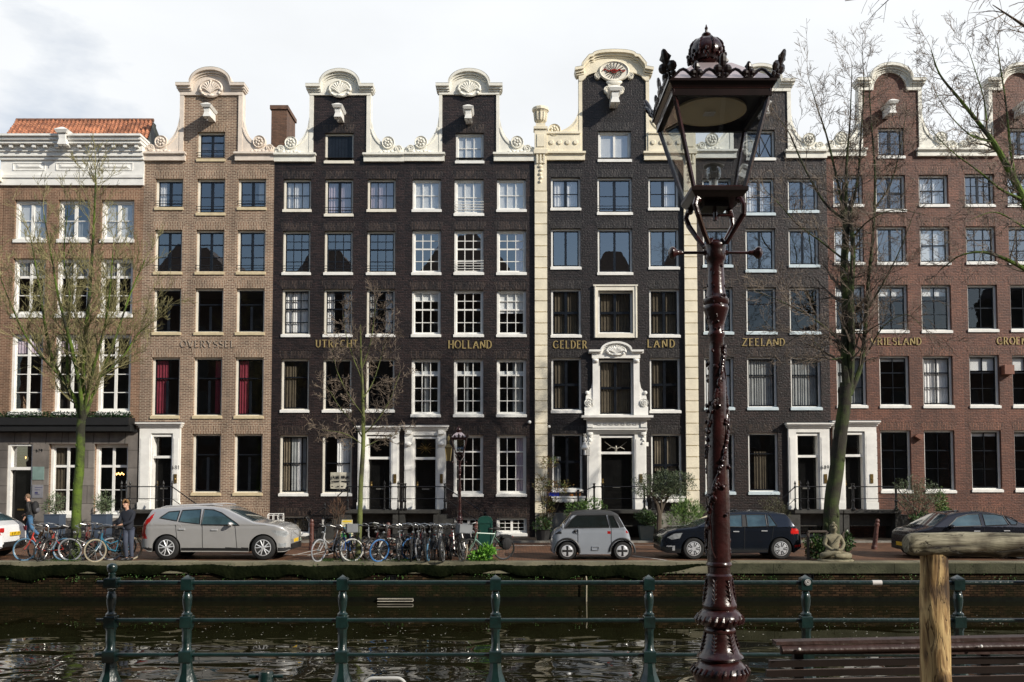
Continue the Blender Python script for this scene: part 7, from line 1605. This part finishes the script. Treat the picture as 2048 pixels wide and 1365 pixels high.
for k in range(40):
    py = rng.uniform(530, 672); a = rng.uniform(0, 6.28); c = onpole(a, py, .002); B.ball(c, (.003, .004, .009), seg=6, rings=4, rot=Matrix.Rotation(a, 3, 'Z') @ Matrix.Rotation(rng.uniform(-1, 1), 3, 'X'))
B.build('vine_relief', OX, lamp, smooth=True)
B = MB()
def leafband(p0, p1, r0, r1, n, t=.006):
    for k in range(n):
        a = 2*math.pi*k/n
        for s in (1, -1):
            for j in range(5):
                f = j/5; z = lz(p0)+(lz(p1)-lz(p0))*(f+.1); r = lr(r0+(r1-r0)*f)
                B.tube([(r*math.cos(a), r*math.sin(a), z), ((r+.003)*math.cos(a+s*.16), (r+.003)*math.sin(a+s*.16), z+(lz(p1)-lz(p0))*.16)], [t, .002], 4)
        B.tube([((lr(r0)+.003)*math.cos(a), (lr(r0)+.003)*math.sin(a), lz(p0)), ((lr(r1)+.003)*math.cos(a), (lr(r1)+.003)*math.sin(a), lz(p1))], .004, 4)
leafband(1205, 1160, 31, 25, 6); B.build('leaf_ornament', OX, lamp, smooth=True); B = MB(); leafband(1302, 1266, 37, 28, 6); B.build('leaf_ornament', OX, lamp, smooth=True)
for (p, h, n) in ((1340, 55.5, 26), (1238, 46, 22)):
    B = MB()
    for k in range(n): a = 2*math.pi*k/n; r = lr(h); B.tube([(r*.97*math.cos(a), r*.97*math.sin(a), lz(p+8)), (r*1.01*math.cos(a+.06), r*1.01*math.sin(a+.06), lz(p)), (r*.93*math.cos(a+.12), r*.93*math.sin(a+.12), lz(p-9))], [.006, .009, .004], 5)
    B.build('beaded_ring', OX, lamp, smooth=True)
B = MB()
for a in range(0, 6): B.lathe([(.006, -.004), (.006, .0), (.003, .004)], (0, 0, 0), 8) if 0 else None
for py, a in ((594, -.9), (535, -1.0), (590, 2.2)): c = onpole(a, py, .002); B.ball(c, .008, seg=8, rings=5)
B.build('bolt', OX, lamp)
B = MB(); z = lz(506); B.tube([(-.225, 0, z), (.225, 0, z)], .0075, 10)
for s in (-1, 1):
    B.lathe([(.006, s*.16), (.012, s*.17), (.012, s*.18), (.016, s*.195), (.028, s*.205), (.032, s*.215), (.028, s*.225), (.01, s*.235)] if s > 0 else [(.01, -.235), (.028, -.225), (.032, -.215), (.028, -.205), (.016, -.195), (.012, -.18), (.012, -.17), (.006, -.16)], (0, 0, z), 16, 'x')
    B.lathe([(.014, -.01), (.014, .01)] , (s*.05, 0, z), 8, 'x')
B.build('ladder_rest', OX, lamp, smooth=True)
# lantern: square, its front parallel to the canal
zb = at(1435, 373, YL-.135).z-G0; ztp = at(1435, 176, YL-.24).z-G0; dx = at(1439.5, 373, YL-.133).x-LX; dX = at(1445, 165, YL-.25).x-LX
wb_, wt_ = .125, .232; hb_, ht_ = zb, ztp
def cor(sx, sy, f, k=1.0): w_ = (wb_+(wt_-wb_)*f)*k; c = dx+(dX-dx)*f; return Vector((c+sx*w_, sy*w_, hb_+(ht_-hb_)*f))
B = MB(); B.frustum((dx, 0), wb_-.01, wb_-.01, wb_+.012, wb_+.012, hb_-.045, hb_-.018); B.box(dx-wb_-.014, dx+wb_+.014, -wb_-.014, wb_+.014, hb_-.018, hb_); B.box(dx-.06, dx+.06, -.06, .06, hb_-.075, hb_-.045); B.lathe([(.07, 0), (.05, .02), (.03, .028)], (dx, 0, hb_), 14); B.build('lantern_floor', OXD, lamp)
B = MB()
for sx in (-1, 1):
    for sy in (-1, 1):
        B.tube([cor(sx, sy, 0), cor(sx, sy, 1)], .011, 4)
        B.tube([Vector((dx+sx*wb_*.8, sy*wb_*.8, hb_-.03)), Vector((dx+sx*.118, sy*.118, hb_-.085)), Vector((.004+sx*.112, sy*.112, hb_-.13)), Vector((sx*.075, sy*.075, hb_-.20)), Vector((sx*.045, sy*.045, hb_-.255)), Vector((sx*.026, sy*.026, lz(484)))], [.012, .014, .014, .013, .013, .015], 8)
        B.ball((dx+sx*.10, sy*.10, hb_-.055), .018, seg=8, rings=6)
for s in (-1, 1):
    for f, r in ((0.0, .009), (1, .010)):
        B.tube([cor(-1, s, f), cor(1, s, f)], r, 4); B.tube([cor(s, -1, f), cor(s, 1, f)], r, 4)
B.lathe([(.012, -.10), (.012, .0)], (0, 0, hb_-.03), 8); B.tube([(-.075, 0, hb_-.105), (.08, 0, hb_-.105)], .006, 6); B.build('lantern_frame', OX, lamp)
for a, b in (((-1, -1), (1, -1)), ((1, -1), (1, 1)), ((1, 1), (-1, 1)), ((-1, 1), (-1, -1))):
    B = MB(); B.quad(cor(*a, .02, .985), cor(*b, .02, .985), cor(*b, .98, .985), cor(*a, .98, .985)); B.build('lantern_pane', LG, lamp)
cX = dX; B = MB(); z = ht_
B.frustum((cX, 0), wt_+.004, wt_+.004, wt_+.020, wt_+.020, z-.004, z+.028); B.box(cX-wt_-.028, cX+wt_+.028, -wt_-.028, wt_+.028, z+.028, z+.040)
for s in (-1, 1): B.box(cX-wt_-.006, cX+wt_+.006, s*(wt_-.006)-.012, s*(wt_-.006)+.012, z-.035, z-.004); B.box(cX+s*(wt_-.006)-.012, cX+s*(wt_-.006)+.012, -wt_+.019, wt_-.019, z-.035, z-.004)
B.build('roof_rim', OXD, lamp)
B = MB(); zt = at(1435, 141, YL).z-G0; B.frustum((cX, 0), wt_+.022, wt_+.022, .085, .085, z+.041, zt); B.build('roof', PINKR, lamp)
rz_ = z-.022; B = MB(); B.lathe([(.178, .012), (.180, .0), (.172, -.004), (.172, .004), (.001, .008)], (cX-.006, 0, rz_), 36); B.build('reflector', mat('reflector_khaki', (.80, .68, .43), .55, metal=.0, var=.1), lamp)
B = MB()
for i in range(-17, 18):
    for j in range(-17, 18):
        x, y = i*.0098, j*.0098
        if x*x+y*y < .166**2: B.add([(cX-.006+x-.0028, y-.0028, rz_-.006), (cX-.006+x+.0028, y-.0028, rz_-.006), (cX-.006+x+.0028, y+.0028, rz_-.006), (cX-.006+x-.0028, y+.0028, rz_-.006)], [(0, 1, 2, 3)])
B.build('reflector_dots', mat('reflector_dimples', (.8, .75, .55), .3, metal=.0), lamp)
B = MB()
for i in range(5):
    for j in range(3): x, y = (i-2)*.0115, (j-1)*.02; B.box(cX-.01+x-.0045, cX-.01+x+.0045, y-.008, y+.008, rz_-.009, rz_-.0065)
B.build('led_module', mat('pale_led', (.8, .8, .78), .2), lamp)
B = MB(); B.lathe([(.022, 0), (.022, .045), (.024, .05)], (dx, 0, hb_+.02), 16); B.build('lamp_holder', mat('brushed_steel', (.5, .5, .48), .3, metal=.9), lamp, smooth=True)
B = MB(); B.lathe([(.02, .07), (.033, .085), (.038, .11), (.036, .135)], (dx, 0, hb_), 20); bulb = B.build('bulb', glass('bulb_glass', (.75, .75, .72), .18), lamp, smooth=True)
B = MB(); B.lathe([(.036, .134), (.050, .142), (.052, .145), (.036, .140)], (dx, 0, hb_), 20); B.build('bulb_collar', mat('collar_metal', (.45, .43, .38), .3, metal=.8), bulb)
# crown on top
zc = zt; k_ = lambda py: at(1435, py, YL).z-G0
A2 = [(30, 141), (33, 134), (28, 130), (27, 127), (33, 122), (36, 115), (36.5, 108), (35, 100), (31, 91), (25, 84), (16, 80), (9, 78.5), (6, 77), (9, 74), (9.5, 70), (7, 67), (3, 65), (2.5, 60), (3.5, 57), (1.5, 53), (1, 50)]
B = MB(); B.lathe([(lr(h), k_(p)) for h, p in A2], (cX-.02, 0, 0), 24); cr = B.build('crown_dome', OX, lamp, smooth=True)
B = MB()
for k in range(8):
    a = 2*math.pi*k/8+.2; C_ = lambda r, p: (cX-.02+lr(r)*math.cos(a), lr(r)*math.sin(a), k_(p))
    B.tube([C_(35, 122), C_(37.5, 108), C_(33, 92), C_(24, 83), C_(11, 78)], .005, 5)
    for p, r in ((120, 37), (112, 38), (104, 37), (96, 34.5), (88, 29), (82, 21)): B.ball(C_(r, p), .006, seg=6, rings=4)
    a += math.pi/8
    for s, r, p in ((0, 38, 112), (-.12, 37, 120), (.12, 37, 120), (0, 36, 126)): aa = a+s; B.ball((cX-.02+lr(r)*math.cos(aa), lr(r)*math.sin(aa), k_(p)), (.008, .008, .012), seg=6, rings=4)
B.build('crown_band', OX, cr, smooth=True)
def fleur(B, c, d, s, out):
    """iron lily at c, standing along d, flat across s"""
    d, s = Vector(d).normalized(), Vector(s).normalized(); n = d.cross(s).normalized(); q = Matrix((s, n, d)).transposed(); c = Vector(c); h = out
    B.add([c+s*0+d*h*1.0, c+s*h*.26+d*h*.68, c+d*h*.38+n*.006, c-s*h*.26+d*h*.68, c+d*h*.6+n*.010, c+d*h*.6-n*.010], [(0, 3, 4), (3, 2, 4), (2, 1, 4), (1, 0, 4), (3, 0, 5), (2, 3, 5), (1, 2, 5), (0, 1, 5)])
    for t_ in (-1, 1): B.ball(c+s*t_*h*.19+d*h*.36, (h*.20, .011, h*.19), seg=8, rings=5, rot=q); B.ball(c+s*t_*h*.16+d*h*.12, (h*.13, .007, h*.11), seg=8, rings=5, rot=q)
    B.ball(c+d*h*.66, (h*.17, .011, h*.34), seg=8, rings=6, rot=q); B.tube([c-d*.01, c+d*h*.5], .008, 5); B.ball(c+d*h*.25, (h*.09, .010, h*.09), seg=6, rings=5, rot=q)
we = wt_+.018; ze = z+.045; cnt = 0
for sx, sy in ((0, -1), (1, 0), (0, 1), (-1, 0)):
    B = MB(); u = Vector((-sy if sx == 0 else 0, 0 if sx == 0 else sx, 0)); u = Vector((1, 0, 0)) if sx == 0 else Vector((0, 1, 0)); o_ = Vector((cX, 0, ze))+Vector((sx, sy, 0))*we
    pts_ = []
    for k in range(33): f = -1+k/16; pts_.append(o_+u*we*f+Vector((0, 0, .020-.022*math.cos(f*2*math.pi*2))))
    B.tube(pts_, .0075, 6)
    fleur(B, o_+Vector((0, 0, .0)), (sx*.15, sy*.15, 1), u, .115)
    for f in (-.5, .5): fleur(B, o_+u*we*f+Vector((0, 0, -.004)), (sx*.12, sy*.12, 1), u, .082)
    B.build('roof_cresting', OXD, lamp)
for sx in (-1, 1):
    for sy in (-1, 1):
        B = MB(); fleur(B, Vector((cX+sx*we, sy*we, ze)), (sx*.32, sy*.32, 1), (sx, -sy, 0), .135); B.build('corner_lily', OXD, lamp)
far = copy_tree(lamp); far['label'] = 'smaller crowned street lamp standing among the bicycles on the far quay'
far.location = (at(919, 1000, 28.8).x, 28.8, 0.0)
# ------------------------------------------------------------------ green railing of the near quay
GRN_ = mat('canal_green_paint', (.0045, .018, .0165), .28, var=.35, vscale=9, bump=.2, bscale=35, coat=.5)
YR = 7.58; rail = empty('quay_railing', (at(222, 1365, YR).x, YR, GN), 'dark green iron railing with seven posts along the near quay', 'railing')
def rz(py, px=1000): return at(px, py, YR).z
zt_, zm_, zl_ = rz(1166), rz(1241), rz(1310)
def rpost(px, ball=False):
    b = MB(); x = at(px, 1250, YR).x; m = FPX/YR
    def bx(h, p0, p1, ch=.15): z0, z1 = rz(p1), rz(p0); h = h/m; b.frustum((x, YR), h*.9, h*.9, h, h, z0, z0+h*ch); b.frustum((x, YR), h, h, h, h, z0+h*ch, z1-h*ch); b.frustum((x, YR), h, h, h*.9, h*.9, z1-h*ch, z1)
    if ball:
        b.lathe([(v/m, rz(p)) for v, p in ((8, 1158), (6, 1151), (7, 1148), (5, 1146), (8.5, 1143), (10, 1137), (10, 1133), (8, 1129), (4, 1127), (.3, 1126))], (x, YR, 0), 14); bx(12, 1156, 1176)
    else: bx(10.5, 1158, 1181); b.frustum((x, YR), 10.8/m, 10.8/m, .3/m, .3/m, rz(1158), rz(1150))
    b.lathe([(v/m, rz(p)) for v, p in ((10, 1232), (10.5, 1228), (7, 1225), (6.3, 1222), (8.5, 1210), (9.6, 1200), (9.2, 1192), (7, 1187), (8, 1186), (6, 1183), (9, 1178))], (x, YR, 0), 14)
    bx(11, 1232, 1256); b.lathe([(12/m, rz(1301)), (9/m, rz(1296)), (9/m, rz(1262)), (11.5/m, rz(1256))], (x, YR, 0), 8); bx(12, 1301, 1325)
    b.lathe([(.13, GN), (.13, GN+.03), (20/m, rz(1360)), (14/m, rz(1345)), (11/m, rz(1325))], (x, YR, 0), 8)
    o = b.build('post', GRN_, rail, smooth=True); return x
xs_ = [rpost(222, True)]+[rpost(px) for px in (374, 685, 991, 1298, 1612, 1917, 2225)]
for i in range(len(xs_)-1):
    for z, r in ((zt_, .020), (zm_, .018), (zl_, .017)):
        b = MB(); b.tube([(xs_[i]+(.03 if i or 1 else 0), YR, z), (xs_[i+1]-.03, YR, z)], r, 10); b.build('rail', GRN_, rail, smooth=True)
for z, r in ((zt_, .020), (zm_, .018), (zl_, .017)):
    b = MB(); b.tube([(xs_[0]-.12, YR, z), (xs_[0]-.03, YR, z)], r, 10); b.build('rail_end', GRN_, rail, smooth=True)
b = MB(); c = at(1615.5, 1165, YR-.05); b.lathe([(.025, .004), (.025, 0), (.001, 0)], (c.x, YR-.053, c.z), 20, 'y'); st = b.build('round_sticker', mat('sticker_white', (.6, .6, .58), .5), rail)
b = MB(); ring(b, (c.x, YR-.054, c.z), .019, .0016, 20, 4); b.tube([(c.x-.008, YR-.055, c.z-.008), (c.x, YR-.055, c.z+.01), (c.x+.008, YR-.055, c.z-.008)], .002, 4); b.build('sticker_print', SASHK, st)
p0, p1 = at(1744, 1161, YR), at(1763, 1161, YR); b = MB(); b.lathe([(.0215, 0), (.0215, p1.x-p0.x)], (p0.x, YR, zt_), 12, 'x'); st = b.build('paper_sticker', mat('torn_sticker', (.6, .58, .56), .6), rail)
# low green post and white tube of the landing below the quay
Ys = 9.2; p = at(532, 1343, Ys); t = empty('mooring_post', (p.x, Ys, WZ), 'low green round post just beyond the railing, lower left of centre', 'mooring post')
b = MB(); b.lathe([(.075, -.5), (.075, p.z-WZ-.02), (.068, p.z-WZ), (.01, p.z-WZ+.004)], (p.x, Ys, WZ), 18); b.build('post', GRN_, t, smooth=True)
b = MB(); z = at(532, 1353, Ys).z; b.tube([(p.x-.17, Ys, z), (p.x+.17, Ys, z)], .018, 8); b.build('cross_pin', GRN_, t)
p0, p1 = at(727, 1357, 8.8), at(812, 1357, 8.8); b = MB(); z = p0.z
b.tube([(p0.x, 8.8, WZ-.3), (p0.x, 8.8, z-.09)]+[(p0.x+.09-.09*math.cos(R(a)), 8.8, z-.09+.09*math.sin(R(a))) for a in range(15, 91, 15)]+[(p1.x-.09+.09*math.sin(R(a)), 8.8, z-.09+.09*math.cos(R(a))) for a in range(0, 91, 15)]+[(p1.x, 8.8, WZ-.3)], .017, 8)
for k in range(4): b.tube([(p0.x, 8.8, WZ+.0+k*.3), (p1.x, 8.8, WZ+.0+k*.3)], .012, 6)
tag(b.build('swim_ladder', mat('grey_white_tube', (.5, .5, .48), .35), smooth=True), 'pale tubular ladder rising from the water behind the railing', 'ladder')
# ------------------------------------------------------------------ slatted bench, seen from behind
WD = mat('dark_red_brown_slat', (.042, .020, .016), .5, var=.3, vscale=5, bump=.35, bscale=25); WDE = mat('lit_slat_edge', (.16, .11, .09), .6, var=.3, vscale=6); WDD = mat('shaded_dark_slat', (.018, .011, .009), .6, var=.3, vscale=5)  # back slats darkened as shade, their upper edges lightened as painted sun
WD2 = mat('grey_worn_slat', (.30, .26, .22), .6, var=.3, vscale=6)
YB = 5.45; x0 = at(1552, 1300, YB).x; bench = empty('bench', (x0, YB, GN), 'dark red-brown slatted bench seen from behind at the lower right', 'bench'); x1 = x0+2.6
def slat(nm, xa, xb, py0, py1, y, th, mt, par=bench, dy=0.0):
    za, zb_ = at(1700, py1, y).z, at(1700, py0, y).z; b = MB(); sl_ = .006
    b.prism([(xa, za), (xb, za+sl_*(xb-xa)*3.1), (xb, zb_+sl_*(xb-xa)*3.1), (xa, zb_)], y, y+th); 
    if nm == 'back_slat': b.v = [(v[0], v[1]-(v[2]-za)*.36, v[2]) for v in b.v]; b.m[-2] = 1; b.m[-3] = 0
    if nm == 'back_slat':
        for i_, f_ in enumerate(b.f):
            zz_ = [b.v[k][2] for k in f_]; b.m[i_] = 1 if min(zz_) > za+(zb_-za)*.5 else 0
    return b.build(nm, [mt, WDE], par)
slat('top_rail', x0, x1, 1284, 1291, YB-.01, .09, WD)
b = MB(); za, zc2 = at(1700, 1309, YB).z, at(1700, 1291.5, YB).z
for k in range(6):
    f0, f1 = k/6, (k+1)/6; yy = lambda f: YB-.035+.03*(2*f-1)**2
    b.add([(x0+.03, yy(f0), za+(zc2-za)*f0), (x1, yy(f0), za+(zc2-za)*f0+.05), (x1, yy(f1), za+(zc2-za)*f1+.05), (x0+.03, yy(f1), za+(zc2-za)*f1)], [(0, 1, 2, 3)])
b.add([(x0+.03, YB-.01, za), (x1, YB-.01, za+.05), (x1, YB+.03, za+.05), (x0+.03, YB+.03, za)], [(0, 3, 2, 1)]); b.box(x0+.031, x1, YB-.005, YB+.03, za, zc2); b.build('curved_slat', WD, bench, smooth=True)
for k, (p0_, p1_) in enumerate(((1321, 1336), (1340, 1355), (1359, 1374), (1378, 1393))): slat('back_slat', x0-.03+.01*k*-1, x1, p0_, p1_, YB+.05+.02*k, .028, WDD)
for k in range(4):
    z = GN+.44; b = MB(); b.box(x0-.06, x1, YB+.22+k*.115, YB+.22+k*.115+.09, z, z+.03); b.build('seat_slat', WD2 if k == 3 else WD, bench)
for xx in (x0+.16, x0+1.28, x0+2.4):
    b = MB(); b.box(xx-.028, xx+.028, YB+.08, YB+.13, GN, at(1700, 1296, YB).z); b.box(xx-.028, xx+.028, YB+.13, YB+.70, GN+.38, GN+.438); b.box(xx-.028, xx+.028, YB+.62, YB+.68, GN, GN+.38); b.build('support', PLAS, bench)
for px, py in ((1599, 1299), (1963, 1293)): c = at(px, py, YB-.05); b = MB(); b.ball(c, (.009, .006, .009)); b.build('bolt', WH, bench)
# ------------------------------------------------------------------ log frame
LOG = bpy.data.materials.new('weathered_log'); LOG.use_nodes = True
def logmat(m, axis, c1, c2, c3):
    n = m.node_tree.nodes; l = m.node_tree.links; b = n['Principled BSDF']; b.inputs['Roughness'].default_value = .75
    tc = n.new('ShaderNodeTexCoord'); mp = n.new('ShaderNodeMapping'); mp.inputs['Scale'].default_value = (2.2, 14, 14) if axis == 'x' else (14, 14, 2.0); l.new(tc.outputs['Object'], mp.inputs[0])
    nz = n.new('ShaderNodeTexNoise'); nz.inputs['Scale'].default_value = 1.6; nz.inputs['Detail'].default_value = 7; nz.inputs['Distortion'].default_value = 1.4; l.new(mp.outputs[0], nz.inputs['Vector'])
    r = n.new('ShaderNodeValToRGB'); e = r.color_ramp.elements; e[0].position = .30; e[0].color = (*c1, 1); e[1].position = .62; e[1].color = (*c3, 1); k = e.new(.45); k.color = (*c2, 1); l.new(nz.outputs['Fac'], r.inputs[0])
    n2 = n.new('ShaderNodeTexNoise'); n2.inputs['Scale'].default_value = 5; n2.inputs['Detail'].default_value = 5; l.new(tc.outputs['Object'], n2.inputs['Vector']); r2 = n.new('ShaderNodeValToRGB'); r2.color_ramp.elements[0].position = .36; r2.color_ramp.elements[1].position = .5; r2.color_ramp.elements[0].color = (.22, .18, .14, 1); l.new(n2.outputs['Fac'], r2.inputs[0])
    mx = n.new('ShaderNodeMix'); mx.data_type = 'RGBA'; mx.blend_type = 'MULTIPLY'; mx.inputs[0].default_value = 1; l.new(r.outputs[0], mx.inputs[6]); l.new(r2.outputs[0], mx.inputs[7]); l.new(mx.outputs[2], b.inputs['Base Color'])
    # drying cracks that follow the grain
    mc = n.new('ShaderNodeMapping'); mc.inputs['Scale'].default_value = (3.0, 26, 26) if axis == 'x' else (26, 26, 3.0); l.new(tc.outputs['Object'], mc.inputs[0]); vc = n.new('ShaderNodeTexNoise'); vc.inputs['Scale'].default_value = 1; vc.inputs['Detail'].default_value = 3; vc.inputs['Distortion'].default_value = .8; l.new(mc.outputs[0], vc.inputs['Vector'])
    rc = n.new('ShaderNodeValToRGB'); rc.color_ramp.elements[0].position = .485; rc.color_ramp.elements[0].color = (1, 1, 1, 1); rc.color_ramp.elements[1].position = .515; rc.color_ramp.elements[1].color = (1, 1, 1, 1); kk = rc.color_ramp.elements.new(.5); kk.color = (.16, .11, .08, 1); l.new(vc.outputs['Fac'], rc.inputs[0])
    m9 = n.new('ShaderNodeMix'); m9.data_type = 'RGBA'; m9.blend_type = 'MULTIPLY'; m9.inputs[0].default_value = .9; l.new(mx.outputs[2], m9.inputs[6]); l.new(rc.outputs[0], m9.inputs[7]); l.new(m9.outputs[2], b.inputs['Base Color'])
    ah = n.new('ShaderNodeMath'); ah.operation = 'MULTIPLY_ADD'; l.new(rc.outputs[0], ah.inputs[0]); ah.inputs[1].default_value = .6; l.new(nz.outputs['Fac'], ah.inputs[2])
    bp = n.new('ShaderNodeBump'); bp.inputs['Strength'].default_value = 1; bp.inputs['Distance'].default_value = .008; l.new(ah.outputs[0], bp.inputs['Height']); l.new(bp.outputs[0], b.inputs['Normal'])
logmat(LOG, 'x', (.035, .025, .014), (.15, .135, .085), (.34, .31, .22))
PST = bpy.data.materials.new('peeled_post'); PST.use_nodes = True; logmat(PST, 'z', (.06, .03, .012), (.28, .17, .065), (.56, .40, .18))
YW = 4.2; pc = at(1868, 1112, YW); frame = empty('log_frame', (pc.x, YW, GN), 'weathered round log laid on a peeled yellowish post at the lower right', 'wooden frame')
def rough(mb, c0, c1, r0, r1, seg, n, rng, amp, axis, seed, knots=()):
    o = len(mb.v); c0, c1 = Vector(c0), Vector(c1)
    for i in range(n+1):
        f = i/n; c = c0.lerp(c1, f); r = r0+(r1-r0)*f
        if axis == 'x' and (i < 3): r *= (.72, .90, .98)[i]
        for k in range(seg):
            a = 2*math.pi*k/seg; rr_ = r*(1+amp*math.sin(a*3+f*7+seed)+amp*.8*math.sin(a*2-f*11+seed*2)+amp*.5*math.sin(a*5+f*23)+rng.gauss(0, amp*.12))
            for kf, ka, ks in knots: rr_ += ks*math.exp(-((f-kf)/.03)**2-((math.sin((a-ka)/2))/.28)**2)
            mb.v.append((c.x+(0 if axis == 'x' else rr_*math.cos(a)), c.y+rr_*(math.cos(a) if axis == 'x' else math.sin(a)), c.z+(rr_*math.sin(a) if axis == 'x' else 0)))
    for i in range(n):
        for k in range(seg): mb.f.append((o+i*seg+k, o+i*seg+(k+1) % seg, o+(i+1)*seg+(k+1) % seg, o+(i+1)*seg+k)); mb.m.append(0)
    mb.f.append(tuple(range(o, o+seg))); mb.m.append(0); mb.f.append(tuple(range(o+n*seg, o+n*seg+seg))); mb.m.append(0)
rng = random.Random(4); b = MB(); a_ = at(1811, 1089, YW-.02); e_ = at(2160, 1090, YW-.02); rough(b, a_, e_, .053, .057, 26, 60, rng, .035, 'x', 1.3, knots=((.52, 4.4, .012), (.8, 5.2, .012), (.06, 3.6, -.012)))
b.build('log_rail', LOG, frame, smooth=True)
b = MB(); z = at(1868, 1108, YW).z; rough(b, (pc.x, YW+.005, GN), (pc.x-.004, YW+.0, z), .068, .061, 26, 60, rng, .045, 'z', 2.1, knots=((.62, 5.0, .016), (.75, 4.2, -.016), (.35, 4.0, -.012), (.45, 5.4, .014), (.9, 4.9, -.010)))
b.build('log_post', PST, frame, smooth=True)
px2 = at(2128, 1112, YW).x; b = MB(); rough(b, (px2, YW+.005, GN), (px2+.006, YW, z), .066, .060, 26, 60, rng, .045, 'z', 4.7, knots=((.5, 5.0, .014), (.8, 4.0, -.012)))
b.build('log_post', PST, frame, smooth=True)
